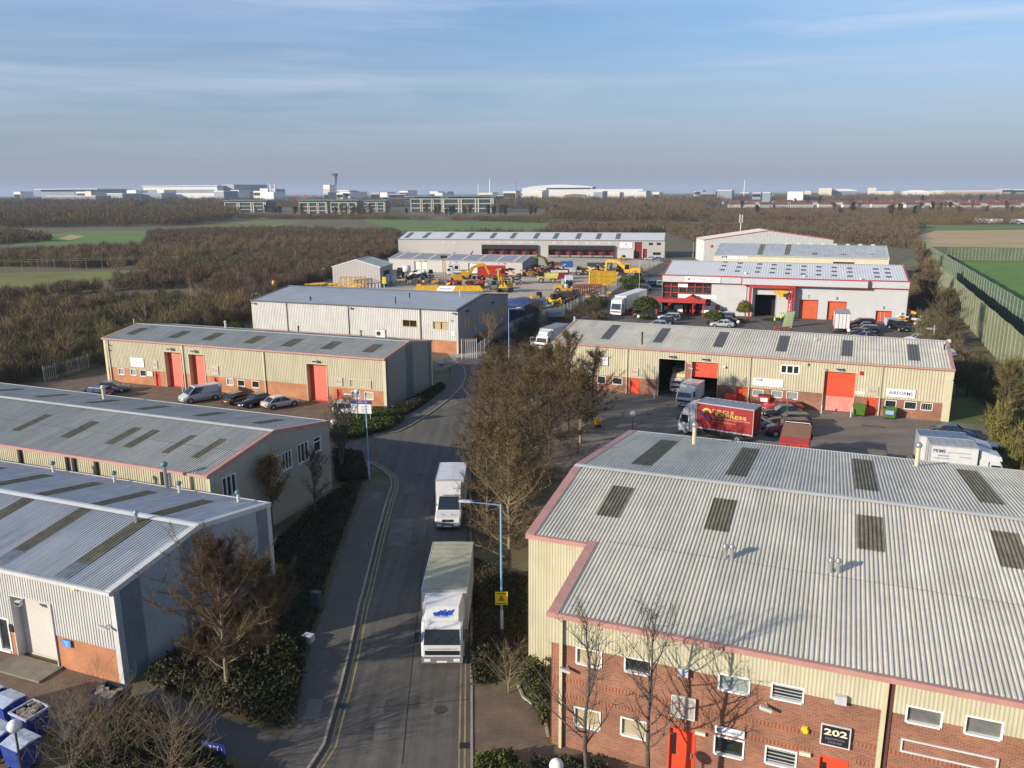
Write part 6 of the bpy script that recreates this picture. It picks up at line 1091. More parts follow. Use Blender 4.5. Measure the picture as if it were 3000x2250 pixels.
# the lettered side faces the camera
yl = mat('yellow_lettering', (.62, .52, .10), .5, .05); pk_l = mat('pale_lettering', (.62, .45, .42), .5, .05)
text('CIRCLE', 'lettering', t3, fr_, LX(.28), LX(.66), LZ(.70), LZ(.82), yl, .012, .012); text('EXPRESS', 'lettering', t3, fr_, LX(.34), LX(.88), LZ(.54), LZ(.67), yl, .012, .012); text('THE AIR CARGO CONNECTION', 'lettering', t3, fr_, LX(.28), LX(.94), LZ(.445), LZ(.50), pk_l, .012, .0); text('www.circleexpress.co.uk', 'lettering', t3, fr_, LX(.28), LX(.70), LZ(.30), LZ(.36), yl, .012, .0)
m = MB(); m.fr = fr_; m.torus_arc((LX(.19), -.02, LZ(.62)), .42, .22, .15, 2.75, 10, .02); m.obj('emblem_arc', yl, t3); m = MB(); m.fr = fr_; m.torus_arc((LX(.185), -.03, LZ(.64)), .46, .24, 2.9, 5.3, 10, .02); m.obj('emblem_arc', mat('emblem_blue', (.05, .05, .30), .5), t3)
# white cab behind it
p = G(2006, 1178); t, _ = lorry('white box lorry half hidden behind the red curtain-sided lorry', (p.x + 1.4, p.y + 2.2), R(-70), boxL=4.6, boxW=2.2, boxH=2.2, boxZ=.95, cabL=1.8, cabW=2.05, cabH=2.3, defl='none', group='lorries in the right yard', sidem=white_p, roofm=mat('white_gloss_roof', (.70, .68, .66), .4, .05, 1)) if 0 else (None, None)
pw = G(2090, 1195); t, _ = lorry('white lorry parked between the red curtain-sided lorry and the half-open shutter', (pw.x - 3.6, pw.y - .2), math.atan2(-1, -.55), boxL=3.0, boxW=2.1, boxH=1.7, boxZ=.8, cabL=1.7, cabW=2.0, cabH=2.2, defl='none', group='lorries in the right yard', door_open=None)
# 4 brown and red topped box lorry driving away
pr_ = G(2380, 1390); rust = mat('rusty_brown_roof', (.34, .165, .075), .7, .2, 2.5, col2=(.24, .12, .06)); h4 = R(68.5)
t4, bb = lorry('red-sided lorry with rusty brown ribbed roof and white cab, seen from behind', (0, 0), h4, boxL=6.6, boxW=2.5, boxH=2.3, boxZ=1.2, cabL=1.7, cabW=2.2, cabH=2.45, sidem=mat('faded_red_side', (.36, .035, .02), .6, .15, 1), roofm=rust, frontm=rust, defl='none', gap=.25, group='lorries in the right yard', edge=mat('red_box_edge', (.42, .05, .03), .6, .1))
ptop = G(2298, 1240, 3.5); ptr = G(2376, 1246, 3.5); fc = (ptop + ptr) / 2; dvec = Vector((math.cos(h4), math.sin(h4), 0)); t4.location = Vector((fc.x, fc.y, .014)) + dvec * 1.95 * 1.0
m = MB(); m.box(bb[0] + .0, bb[1] - 4.7, -1.22, 1.22, bb[4] + .06, bb[4] + .085); m.obj('red_roof_panel', mat('faded_red_roof', (.55, .05, .035), .6, .12, 1), t4); m = MB(); m.bar((-1.75, -1.1, 2.6), (-1.75, 1.1, 2.6), .07); m.bar((-1.75, -1.1, 2.6), (-1.9, -1.1, 3.6), .06); m.bar((-1.75, 1.1, 2.6), (-1.9, 1.1, 3.6), .06); m.bar((-1.9, -1.1, 3.65), (-1.9, 1.1, 3.65), .06); m.obj('cab_rail', white_p, t4)
# 5,6 company vans at right
pz = G(2727, 1303, 3.35); pv = G(2869, 1315, 3.35); dv = (pv - pz).normalized(); h5 = math.atan2(dv.y, dv.x); bl = (pv - pz).length
t5, bb = lorry('white company lorry lettered PRIME Logistics, near the right edge', (0, 0), h5, boxL=bl, boxW=2.4, boxH=2.4, boxZ=.95, cabL=2.1, cabW=2.0, cabH=2.3, roofm=mat('grey_fibre_roof', (.36, .36, .35), .6, .15, 1), defl='box', group='white company vans at the right of the yard')
t5.location = Vector((pv.x, pv.y, .014)) + dv * 2.25 + Vector((-dv.y, dv.x, 0)) * 1.2
fr5 = frame((0, -1.204, 0), (1, 0, 0), (0, -1, 0)); LX = lambda f_: bb[0] + (bb[1] - bb[0]) * f_; LZ = lambda f_: bb[3] + (bb[4] - bb[3]) * f_
text('PRIME', 'lettering', t5, fr5, LX(.07), LX(.33), LZ(.73), LZ(.86), mat('violet_ink', (.06, .03, .16), .5), .012, .014); text('Logistics International Ltd', 'lettering', t5, fr5, LX(.35), LX(.84), LZ(.73), LZ(.80), inkg, .012); text('International', 'lettering', t5, fr5, LX(.18), LX(.40), LZ(.60), LZ(.66), ink, .012); text('Freight Forwarders', 'lettering', t5, fr5, LX(.11), LX(.44), LZ(.49), LZ(.55), ink, .012); text('Tel: 01784 252065  Fax: 01784 252064', 'lettering', t5, fr5, LX(.12), LX(.74), LZ(.24), LZ(.32), inkg, .012); text('Time Critical Services', 'lettering', t5, fr5, LX(.62), LX(.88), LZ(.60), LZ(.65), inkg, .012)
pz = G(2719, 1270, 3.4); t6, _ = lorry('plain white van with bluish roof behind the lettered company lorry', (0, 0), h5, boxL=bl + .3, boxW=2.3, boxH=2.3, boxZ=.95, cabL=2.1, cabW=2.0, cabH=2.3, roofm=mat('blue_grey_roof', (.12, .17, .25), .5, .1, 1), defl='box', group='white company vans at the right of the yard')
q5 = t5.location; t6.location = q5 + Vector((-math.sin(h5), math.cos(h5), 0)) * 2.9 + Vector((math.cos(h5), math.sin(h5), 0)) * (-.2)
# 7 artic
h7 = R(-118); ar = G(1803, 926); t7, bb = lorry('white articulated lorry with round crest on its trailer, beside the plant yard fence', (ar.x, ar.y - .2), h7 + R(0), boxL=13.2, boxW=2.5, boxH=2.75, boxZ=1.2, cabL=2.3, cabW=2.4, cabH=2.9, defl='box', gap=.4, artic=True, axles=3, wr=.5, roofm=mat('white_gloss_roof', (.70, .68, .66), .4, .05, 1), name='articulated_lorry', sidem=mat('white_trailer_side', (.60, .59, .57), .4, .04, .4))
m = MB(); m.fr = frame((0, 1.256, 0), (-1, 0, 0), (0, 1, 0)); m.torus_arc((9.2, -.02, 2.7), .75, .09, 0, 6.28, 20, .02)
for k in range(4): m.box(8.75, 9.65, -.03, -.01, 2.35 + k * .22, 2.42 + k * .22)
m.obj('trailer_crest', inkg, t7)
# 8 white box lorry with open door behind the alders
p8 = G(1585, 1028); t8, _ = lorry('white box lorry with grey roof and open cab door behind the alder crowns', (p8.x, p8.y), R(-118), boxL=6.4, boxW=2.4, boxH=2.3, boxZ=1.0, cabL=1.8, cabW=2.1, cabH=2.4, roofm=mat('grey_box_roof', (.22, .24, .26), .55, .1, 1), door_open=-1, group='lorries in the right yard' if 0 else None, defl='scoop')
# 9 van in doorway, 10 lorry at dock 8, 11 cab beyond units
vw = E_.world((er[0][0] + er[0][1]) / 2 + .5, 1.6); t, _ = lorry('cream-topped van parked inside the open shutter of unit 205', (vw.x, vw.y), E_.a - math.pi / 2, boxL=4, boxW=2.2, boxH=2.0, boxZ=.9, cabL=1.9, cabW=2.0, cabH=2.0, defl='luton', frontm=mat('cream_luton', (.62, .52, .28), .5), name='luton_van', cat='van')
p10 = G(2478, 985); t, bb = lorry('white box lorry backed against the loading bay 8', (p10.x, p10.y), R(70), boxL=6, boxW=2.5, boxH=2.7, boxZ=1.0, cabL=1.8, defl='none', roofm=mat('grey_fibre_roof', (.36, .36, .35), .6, .15, 1), edge=red_c); gq = Gg.world((gd[2][0] + gd[2][1]) / 2 + .3, -9.3); t.location = (gq.x, gq.y, .014); t.rotation_euler = (0, 0, Gg.a + math.pi / 2)
p11 = G(2800, 1086); t, _ = lorry('white lorry cab with red flash beyond the right end of unit 203', (p11.x, p11.y), R(-60), boxL=5, boxW=2.3, boxH=2.1, boxZ=1, cabL=1.8, cabW=2.1, cabH=2.5, defl='scoop', sidem=red_c, roofm=red_c)
t.location = (p11.x - .3, p11.y, .014)
# cars on the brick-paved yard (left)
g1 = 'cars on the brick-paved yard'
def carp(kind, lab, px, py, deg, col, g=None, **k): p = G(px, py); return car(kind, lab, (p.x, p.y), R(deg), pnt[col], g, **k)
carp('van', 'silver panel van parked facing the camera on the brick-paved yard', 588, 1174, -140, 'silver', g1, name='parked_van', cat='van'); carp('hatch', 'black hatchback with yellow rear plate right of the silver van', 700, 1180, 58, 'black', g1); carp('saloon', 'black saloon facing the camera between hatchback and pale saloon', 752, 1187, -132, 'black', g1); carp('saloon', 'pale silver saloon seen from behind on the brick-paved yard', 823, 1192, 42, 'pinkish', g1)
carp('estate', 'white estate car parked side-on by the estate sign', 1034, 1212, -12, 'white', g1); carp('estate', 'bright blue car at the left edge of the brick-paved yard', 278, 1164, 165, 'blue', g1); carp('saloon', 'dark saloon behind the blue car by the unit 303 wall', 330, 1148, 10, 'grey', g1)
g2 = 'cars in the right yard'
carp('saloon', 'red saloon nearest the brick wall of unit 204', 2292, 1206, 172, 'red', g2); carp('saloon', 'black saloon in front of the red one', 2292, 1222, 174, 'black', g2); carp('estate', 'dark green estate between black saloon and maroon car', 2310, 1248, 176, 'green', g2); carp('suv', 'maroon off-road car beside the rusty-topped lorry', 2305, 1275, 176, 'maroon', g2); carp('hatch', 'pale silver hatchback peeping out behind the red curtain-sided lorry', 2208, 1252, 0, 'teal', g2)
carp('saloon', 'dark blue car behind the white company vans', 2792, 1283, -20, 'navy', g2); carp('hatch', 'silver hatchback in front of the white company vans', 2918, 1346, -22, 'silver', g2)
# cars by the reception and beyond
g3 = 'cars parked around the red-trimmed unit'
for lab, px, py, dg, c, k in (('black saloon in front of the entrance canopy', 1958, 925, 160, 'black', 'saloon'), ('silver estate second in front of the entrance', 1960, 937, 162, 'silver', 'estate'), ('navy hatchback behind the corrugated ridge, left of reception bay', 1945, 950, 162, 'navy', 'hatch'), ('teal car lowest of the group before the reception', 1925, 960, 162, 'teal', 'hatch'),
    ('dark blue saloon close to the reception glass corner', 2080, 893, 80, 'navy', 'saloon'), ('black car on the road left of the round evergreen bush', 1862, 925, 100, 'maroon', 'hatch'), ('silver car topmost in the row beside the bush right of reception', 2120, 922, 165, 'pinkish', 'saloon'), ('grey car second in the row beside the bush right of reception', 2120, 936, 165, 'grey', 'estate'), ('dark car third in the row beside the bush right of reception', 2125, 948, 165, 'black', 'saloon'), ('silver car nearest the ridge right of reception', 2115, 958, 165, 'silver', 'saloon'),
    ('red-roofed people carrier below the white panel wall', 2525, 958, 168, 'maroon', 'mpv'), ('silver-edged dark saloon second below the white panel wall', 2532, 966, 168, 'navy', 'saloon'), ('dark grey saloon third below the white panel wall', 2534, 975, 168, 'grey', 'estate'), ('black saloon fourth below the white panel wall', 2522, 985, 168, 'black', 'saloon'), ('dark blue saloon nearest the ridge below the white panel wall', 2528, 996, 168, 'navy', 'saloon'),
    ('black car with plate facing camera beside the blue crate', 2632, 968, -80, 'black', 'suv'), ('green car first of the right-hand row', 2710, 965, 172, 'green', 'hatch'), ('navy estate second of the right-hand row', 2722, 975, 172, 'navy', 'estate'), ('white estate third of the right-hand row', 2725, 990, 172, 'white', 'mpv'), ('white car nearest the ridge in the right-hand row', 2690, 1003, 172, 'white', 'estate'),
    ('black saloon facing camera beside the tall pale lamp', 1893, 852, -115, 'black', 'saloon'), ('dark estate behind the black saloon facing camera', 1908, 838, -115, 'green', 'estate'), ('white car with headlights on the road left of reception', 1932, 838, -100, 'silver', 'hatch'), ('dark hatchback right of the articulated trailer', 1868, 862, -110, 'grey', 'hatch')):
    carp(k, lab, px, py, dg, c, g3)
for i, (px, c) in enumerate(((1905, 'silver'), (1925, 'blue'), (1945, 'grey'))): carp('saloon', ('silver', 'blue', 'grey')[i] + ' car parked at the right end of the long dock warehouse', px, 762 + i * 2, 170, c, 'cars by the dock warehouse')
# ============================================================ lamp columns, globes
def lamp_col(label, px, py, topy, arm_to, m_, arm_w=1.6, lean=0., group='lamp columns along the roads', lant=True, sc=1.):
    p = G(px, py); H_ = hgt(px, topy, p); t = thing('street_lamp', label, 'street lamp', p, 0, group); m = MB(); m.cyl((0, 0, 0), (0, 0, 1.6), .10 * sc, .095 * sc, 10); m.obj('column_base', steel_w if m_ is blue_p else m_, t); m = MB(); m.cyl((0, 0, 1.6), (lean, 0, H_), .062 * sc, .05 * sc, 8); m.obj('column', m_, t)
    if arm_to: q = at_dist(arm_to[0], arm_to[1], p.y + arm_to[2]); e = Vector((q.x - p.x, q.y - p.y, q.z)); m = MB(); m.cyl((lean, 0, H_ - .04), e, .035 * sc, .03 * sc, 6); m.obj('arm', m_, t)
    if arm_to and lant: d = Vector((e.x - lean, e.y, e.z - H_)).normalized(); m = MB(); m.loft([[(e + d * a + Vector((0, b, c))) for b, c in ((-w_, 0), (-w_ * .6, h_), (w_ * .6, h_), (w_, 0), (0, -h_ * .6))] for a, w_, h_ in ((0, .06, .05), (.2, .14, .1), (.6, .14, .1), (.85, .05, .04))]); m.obj('lantern', steel_w, t)
    return t, H_
tl, hl = lamp_col('tall pale blue lamp column with arm and yellow sign, beside the front lorry', 1470, 1862, 1478, (1388, 1472, -.1), blue_p)
p = tl.location; z_ = hgt(1469, 1750, p); m = MB(); m.box(-.36, .36, -.13, -.10, -.40, .40); sg_ = m.obj('warning_sign', yellow_s); sg_.location = (p.x, p.y, z_); tag(sg_, 'yellow square warning sign with black triangle, on the blue lamp column', 'sign')
m = MB(); fr_ = frame((0, 0, 0), (1, 0, 0), (0, -1, 0)); m.fr = fr_
for a, b in (((-.17, -.12), (.17, -.12)), ((.17, -.12), (0, .17)), ((0, .17), (-.17, -.12))): m.bar((a[0], -.14, a[1]), (b[0], -.14, b[1]), .012, .035)
m.box(-.07, .07, -.15, -.135, -.06, -.02); m.box(-.03, .03, -.15, -.135, -.02, .04); m.box(-.28, .28, -.15, -.135, .29, .33); m.box(-.28, .28, -.15, -.135, -.33, -.30); m.obj('pictogram', black, sg_)
lamp_col('leaning blue lamp column at the junction, in front of the estate sign', 1082, 1404, 1160, (1035, 1157, .1), blue_p)
lamp_col('blue lamp column by the steel gate and grey unit', 1491, 1052, 905, (1512, 903, 0), blue_p); lamp_col('white lamp column in the yard beside the articulated trailer', 1872, 862, 762, (1858, 760, 0), steel_w)
lamp_col('white lamp post at the right end of the white car row', 2732, 1010, 952, None, steel_w, sc=1.); lamp_col('thin lamp column near the left end of the white gabled unit', 2030, 755, 712, (2040, 711, 0), steel_w)
lamp_col('thin pale lamp column at the left edge of the plant yard', 939, 825, 790, (944, 788, 0), steel_w); lamp_col('pole with lamp heads behind the left corner of the grey unit', 738, 905, 862, (746, 861, 0), steel_w)
def globe_lamp(label, px, py_top, z_top, m_=None, r=.28):
    p = G(px, py_top, z_top); t = thing('globe_lamp', label, 'globe lamp', (p.x, p.y, 0), 0, 'white globe lamps on posts'); m = MB(); m.cyl((0, 0, 0), (0, 0, z_top - r), .05, .045, 8); m.obj('post', m_ or mat('dark_post', (.05, .045, .035), .6), t); m = MB(); m.sph((0, 0, z_top), r, 16, 10); m.obj('globe', globe, t, True); return t
for q in (('globe lamp in front of the blue bins, bottom left corner', 42, 2127, 3.6), ('globe lamp at the junction beside the beige gable', 977, 1236, 4.2), ('globe lamp rising behind the white estate car', 1045, 1147, 4.2), ('globe lamp standing alone in the right yard', 1854, 1212, 3.9), ('globe lamp cut by the bottom edge beside the brick unit', 1630, 2243, 3.6), ('globe lamp in front of the evergreen bush, behind the corrugated ridge', 1871, 927, 4.), ('globe lamp beside the tall bush left of the open doorway', 2163, 943, 4.0), ('globe lamp left of the car row by bay 8', 2487, 968, 4.), ('silver globe lamp at the right end of the corrugated roof', 2781, 1000, 5.2)): globe_lamp(*q)
# estate sign
p = G(1087, 1250); t = thing('estate_sign', 'white estate board with blue header on a post in the hedge', 'sign', p, R(-8)); m = MB(); m.cyl((0, 0, 0), (0, 0, 2.2), .04, .04, 8); m.cyl((-1.6, 0, 0), (-1.6, 0, 2.2), .04, .04, 8); m.obj('post', steel_w, t)
fs = frame((0, 0, 0), (1, 0, 0), (0, -1, 0)); m = MB(); m.box(-2.15, .2, -.1, -.04, 1.5, 2.55); m.obj('board', sign_w, t); m = MB(); m.box(-2.15, .2, -.1, -.04, 2.55, 2.95); m.obj('header', mat('header_blue', (.03, .06, .30), .5), t); text('UNITS 1 - 3', 'lettering', t, fs, -1.5, -.3, 2.66, 2.84, sign_w, .105)
m = MB()
for k in range(5): m.box(-2.0, -1.3 - (k % 2) * .2, -.112, -.1, 1.65 + k * .16, 1.70 + k * .16); m.box(-1.0, -.2 - (k % 2) * .2, -.112, -.1, 1.65 + k * .16, 1.70 + k * .16)
m.obj('small_print', inkg, t)
p = G(632, 2240); t = thing('unit_sign', 'blue sign reading UNIT 1 cut by the bottom edge, lower left', 'sign', p, R(-15)); m = MB(); m.cyl((0, .02, 0), (0, .02, 1.2), .04, .04, 6); m.obj('post', black, t); m = MB(); m.box(-.6, .6, -.05, 0, .5, 1.15); m.obj('board', mat('header_blue', (.03, .06, .30), .5), t); text('UNIT 1', 'lettering', t, fs, -.35, .45, .78, 1.02, sign_w, .055)
# ============================================================ fences and gate
def palisade(name, label, pts, h, m_, step=.28, cat='fence', rails=True, pw=.09):
    t = thing(name, label, cat, (0, 0, 0)); m = MB(); r = MB()
    for a, b in zip(pts, pts[1:]):
        a = Vector((a[0], a[1], 0)); b = Vector((b[0], b[1], 0)); n = max(1, int((b - a).length / step)); d = (b - a).normalized(); nn = Vector((-d.y, d.x, 0)) * .012; dw = d * pw / 2
        for k in range(n): p = a.lerp(b, k / n); m.add([p - dw, p + dw, p + dw + Vector((0, 0, h - .15)), p + Vector((0, 0, h)), p - dw + Vector((0, 0, h - .15))] + [q + nn for q in (p - dw, p + dw, p + dw + Vector((0, 0, h - .15)), p + Vector((0, 0, h)), p - dw + Vector((0, 0, h - .15)))], [(0, 1, 2, 3, 4), (9, 8, 7, 6, 5), (0, 4, 9, 5), (1, 6, 7, 2)])
        for zz in (.35, h - .4): r.bar(a + Vector((0, 0, zz)), b + Vector((0, 0, zz)), .05)
        k = int((b - a).length / 2.75) + 1
        for j in range(k + 1): p = a.lerp(b, j / k); r.bar(p - nn * 4, p - nn * 4 + Vector((0, 0, h)), .09)
    m.obj('pales', m_, t); r.obj('rails_and_posts', m_, t); return t
galv = mat('pale_galvanised', (.40, .41, .41), .5, .1, 2)
palisade('palisade_fence', 'tall pale steel palisade gate panel between the beige row and the grey unit', gp((1353, 1052), (1396, 1050)), 3.2, mat('bright_galvanised', (.62, .63, .62), .5, .06, 2), .3, cat='gate', pw=.12)
palisade('palisade_fence', 'palisade fence running from the gate past the grey unit to the plant yard', gp((1396, 1050), (1440, 1020), (1500, 975), (1560, 952), (1640, 930)), 2.4, galv, .35)
palisade('palisade_fence', 'palisade fence at the right edge of the plant yard beside the articulated lorry', gp((1640, 930), (1700, 900), (1800, 850), (1880, 800), (1930, 775)), 2.4, galv, .4)
palisade('palisade_fence', 'low steel fence and turnstile beside the end of the beige row', gp((1272, 1090), (1300, 1085), (1335, 1072)), 1.8, galv, .3)
palisade('palisade_fence', 'grey palisade fence behind the beige row on the left', gp((130, 1118), (260, 1080), (380, 1040)), 2.2, galv, .35)
palisade('palisade_fence', 'dark green gate fence right of unit 203', gp((2800, 1165), (2860, 1162)), 2.3, mat('dark_green_paint', (.02, .05, .04), .5), .3)
t = thing('gate_sign', 'white and blue notice on the low steel fence by the grey unit', 'sign', G(1293, 1082), R(-20)); MB().box(-.4, .4, -.1, -.05, .9, 1.7).obj('board', sign_w, t); MB().box(-.4, .4, -.1, -.05, .5, .9).obj('notice', mat('header_blue', (.03, .06, .30), .5), t)
t = thing('fence_banner', 'white banner hung on the plant yard fence', 'banner', G(1625, 938), R(25)); MB().box(-2.2, 2.2, -.1, -.05, .6, 2.1).obj('board', mat('grey_banner', (.35, .38, .42), .5), t); text('PLANT HIRE', 'lettering', t, frame((0, 0, 0), (1, 0, 0), (0, -1, 0)), -1.6, 1.6, 1.2, 1.6, ink, .105)
# tall netting fences at right
def net_fence(label, a, b, h, n, m_, pm):
    t = thing('netting_fence', label, 'fence', (0, 0, 0), 0, 'tall green fences around the pitch'); a = Vector((a[0], a[1], 0)); b = Vector((b[0], b[1], 0)); m = MB(); d = (b - a).normalized(); nn = Vector((-d.y, d.x, 0)) * .05
    N_ = n * 2
    for k in range(N_):   # pleated sheeting panels
        p, q = a.lerp(b, k / N_), a.lerp(b, (k + 1) / N_); o0, o1 = (nn * (k % 2) * 1.2, nn * ((k + 1) % 2) * 1.2); h0 = h * (1 + .02 * math.sin(k * .7)); m.add([p + o0, q + o1, q + o1 + Vector((0, 0, h0)), p + o0 + Vector((0, 0, h0))], [(0, 1, 2, 3)])
    m.obj('netting', m_, t); m = MB()
    for k in range(0, n + 1): p = a.lerp(b, k / n) - nn * 1.2; m.bar(p, p + Vector((0, 0, h)), .10)
    for zz in (h * .33, h * .66, h): m.bar(a - nn + Vector((0, 0, zz)), b - nn + Vector((0, 0, zz)), .05)
    m.obj('posts_and_rails', pm, t)
net_g = mat('green_netting', (.10, .14, .105), .7, .2, .25, col2=(.08, .115, .08)); net_b = mat('olive_netting', (.22, .21, .12), .75, .25, .2, col2=(.14, .15, .09)); post_p = mat('pale_net_post', (.30, .36, .24), .7, .15, 1)
def gq_(px, py): p = G(px, py); return (p.x, p.y)
net_fence('nearer tall olive netting fence slanting down the right side', gq_(2734, 838), gq_(3060, 1215), 6.3, 46, net_b, post_p)
net_fence('further tall dark green fence bordering the pitch', gq_(2700, 754), gq_(3060, 1035), 5.8, 60, net_g, post_p)
net_fence('far green fence crossing behind the pitch', gq_(2775, 762), gq_(3200, 767), 4.5, 40, mat('grey_green_netting', (.12, .16, .09), .75, .2, .2), post_p)
m = ribbon('pale_track', [Vector((x, y, 0)) for x, y in (gq_(2740, 815), gq_(2860, 925), gq_(2960, 1010), gq_(3080, 1120))], 2.4, .03, mat('stony_path', (.19, .15, .11), .95, .3, .6, col2=(.09, .07, .05), fine=.3), 0, 1)
def board_fence(label, pts, h, m_):
    t = thing('wooden_fence', label, 'fence', (0, 0, 0)); m = MB()
    for a, b in zip(pts, pts[1:]):
        a = Vector((*a, 0)); b = Vector((*b, 0)); n = int((b - a).length / .16); d = (b - a).normalized(); nn = Vector((-d.y, d.x, 0))
        for k in range(n): p = a.lerp(b, k / n); q = a.lerp(b, (k + .94) / n); o = nn * (.02 * (k % 2)); m.add([p + o, q + o, q + o + Vector((0, 0, h)), p + o + Vector((0, 0, h)), p + o + nn * .03, q + o + nn * .03, q + o + nn * .03 + Vector((0, 0, h)), p + o + nn * .03 + Vector((0, 0, h))], [(0, 1, 2, 3), (7, 6, 5, 4), (3, 2, 6, 7), (0, 3, 7, 4), (1, 5, 6, 2)])
    m.obj('boards', m_, t)
board_fence('mossy wooden fence slanting at the right edge above the stems', [gq_(2915, 1215), gq_(2950, 1268), gq_(3060, 1400)], 1.9, mat('mossy_wood', (.25, .23, .09), .9, .3, 1.2, col2=(.13, .13, .05)))
t = thing('timber_rail_fence', 'long white rail fence along the mossy field', 'fence', (0, 0, 0)); m = MB(); a, b = G(-80, 800), G(525, 784)
for zz in (3.3, 3.9): m.bar(a + Vector((0, 0, zz)), b + Vector((0, 0, zz)), .10)
for k in range(14): p = a.lerp(b, k / 13); m.bar(p, p + Vector((0, 0, 3.9)), .08)
m.obj('rails', mat('pale_rail', (.28, .25, .22), .8, .1), t)
# cabinets, bollards, bins
for lb, px, py, h_, mm in (('grey-green roadside cabinet in the dark bed on the left', 930, 1790, 1.3, mat('green_grey_cabinet', (.06, .075, .065), .5)), ('small pale box in the dark bed beside the footway', 905, 1882, .5, steel_w)):
    t = thing('cabinet', lb, 'cabinet', G(px, py), R(-20)); m = MB(); m.box(-.3, .3, -.22, .22, 0, h_, .02, .02); m.obj('casing', mm, t); m = MB(); m.box(-.28, -.01, -.235, -.22, .08, h_ - .1); m.obj('door', mm, t)
for lb, px, py in (('white steel bollard left of the open shutter of unit 205', 1917, 1168), ('grey bollard between the two left red shutters', 536, 1148), ('steel bollard left of the 203 shutter', 2406, 1212), ('steel bollard right of the 203 shutter', 2492, 1222)):
    t = thing('bollard', lb, 'bollard', G(px, py), 0, 'bollards beside shutters'); m = MB(); m.cyl((0, 0, 0), (0, 0, .06), .16, .16, 10); m.obj('foot', metal, t); m = MB(); m.cyl((0, 0, .06), (0, 0, 1.05), .08, .08, 10); m.obj('post', steel_w, t)
def wheelie(label, p, rz, m_, w=1.35, d=1.0, h=1.25, lid=None, group=None, open_=False, name='wheeled_bin', panel=None, junk=False):
    t = thing(name, label, 'bin', p, rz, group); m = MB(); m.add([(-w / 2 + .1, -d / 2 + .1, .2), (w / 2 - .1, -d / 2 + .1, .2), (w / 2 - .1, d / 2 - .1, .2), (-w / 2 + .1, d / 2 - .1, .2), (-w / 2, -d / 2, h), (w / 2, -d / 2, h), (w / 2, d / 2, h), (-w / 2, d / 2, h)], [(3, 2, 1, 0), (0, 1, 5, 4), (1, 2, 6, 5), (2, 3, 7, 6), (3, 0, 4, 7)]); m.obj('bin_body', m_, t)
    m = MB()
    for q in ((-w / 2 - .04, w / 2 + .04, -d / 2 - .04, -d / 2 + .04), (-w / 2 - .04, w / 2 + .04, d / 2 - .04, d / 2 + .04), (-w / 2 - .04, -w / 2 + .04, -d / 2 + .04, d / 2 - .04), (w / 2 - .04, w / 2 + .04, -d / 2 + .04, d / 2 - .04)): m.box(*q, h - .1, h)
    m.obj('rim', m_ if not junk or w > 1.5 else mat('pale_bin_edge', (.45, .47, .55), .5), t)
    if not open_: m = MB(); m.add([(-w / 2, -d / 2, h + .01), (w / 2, -d / 2, h + .01), (w / 2, 0, h + .16), (-w / 2, 0, h + .16), (w / 2, d / 2, h + .08), (-w / 2, d / 2, h + .08)], [(0, 1, 2, 3), (3, 2, 4, 5), (1, 4, 2), (0, 3, 5)]); m.obj('lid', lid or m_, t)
    if junk:
        m = MB(); rd = random.Random(int(p.x * 100) % 97)
        for k in range(12): x, y = rd.uniform(-w / 2 + .2, w / 2 - .2), rd.uniform(-d / 2 + .2, d / 2 - .2); a_ = rd.uniform(0, 3); u_ = Vector((math.cos(a_), math.sin(a_), rd.uniform(-.3, .3))) * rd.uniform(.1, .28); m.bar(Vector((x, y, h - .05)) - u_, Vector((x, y, h - .02)) + u_, rd.uniform(.15, .35), .08)
        m.obj('waste', card, t)
    for sx_ in (-1, 1):
        for sy_ in (-1, 1): m = MB(); m.cyl((sx_ * (w / 2 - .2) - .03, sy_ * (d / 2 - .2), .1), (sx_ * (w / 2 - .2) + .03, sy_ * (d / 2 - .2), .1), .1, .1, 8); m.obj('castor', black, t)
    if panel: m = MB(); m.box(-.42, .42, -d / 2 - .05, -d / 2 - .01, .6, 1.05); m.obj('bin_label', panel, t)
    return t
gB = 'large wheeled bins by the units'
wheelie('green wheeled bin right of the 203 shutter', G(2515, 1218), E_.a, bing, group=gB); wheelie('green wheeled bin with blue and white label under the AIRFORMS sign', G(2604, 1226), E_.a, bing, group=gB, open_=True, panel=mat('blue_white_label', (.35, .45, .75), .5))
wheelie('red wheeled bin with white lettering below the PRIME sign', G(2238, 1188), E_.a, mat('bin_red', (.55, .03, .02), .4, .1), group=gB, lid=mat('bin_lid_dark', (.06, .04, .03), .5), panel=sign_w); wheelie('red wheeled bin behind the curtain-sided lorry', G(2140, 1182), E_.a, mat('bin_red', (.55, .03, .02), .4, .1), group=gB, lid=mat('bin_lid_dark', (.06, .04, .03), .5))
gb2 = 'blue waste bins in the bottom left corner'; lidm = mat('pale_blue_lid', (.50, .55, .66), .3, .2, 2.5, col2=(.26, .31, .42))
wheelie('blue lidded bin at the left edge, second from the open one', G(-30, 2098), R(-27), binb, 1.25, 1.15, 1.4, lidm, gb2); wheelie('blue bin with shiny pale lid behind the globe lamp', G(32, 2124), R(-27), binb, 1.25, 1.15, 1.4, lidm, gb2); wheelie('open blue bin full of waste, bottom left corner', G(98, 2153), R(-27), binb, 1.25, 1.15, 1.4, None, gb2, True, junk=True)
wheelie('front row blue bin partly cut by the left edge', G(2, 2215), R(-27), binb, 1.25, 1.15, 1.3, lidm, gb2); wheelie('front row blue bin below the open waste bin', G(72, 2245), R(-27), binb, 1.25, 1.15, 1.3, lidm, gb2)
wheelie('dark open bin with cardboard beside the slate gable corner', G(330, 2085), R(-20), mat('dark_navy_bin', (.012, .016, .04), .5, .1), 1.6, 1.2, 1.2, None, gb2, True, junk=True)
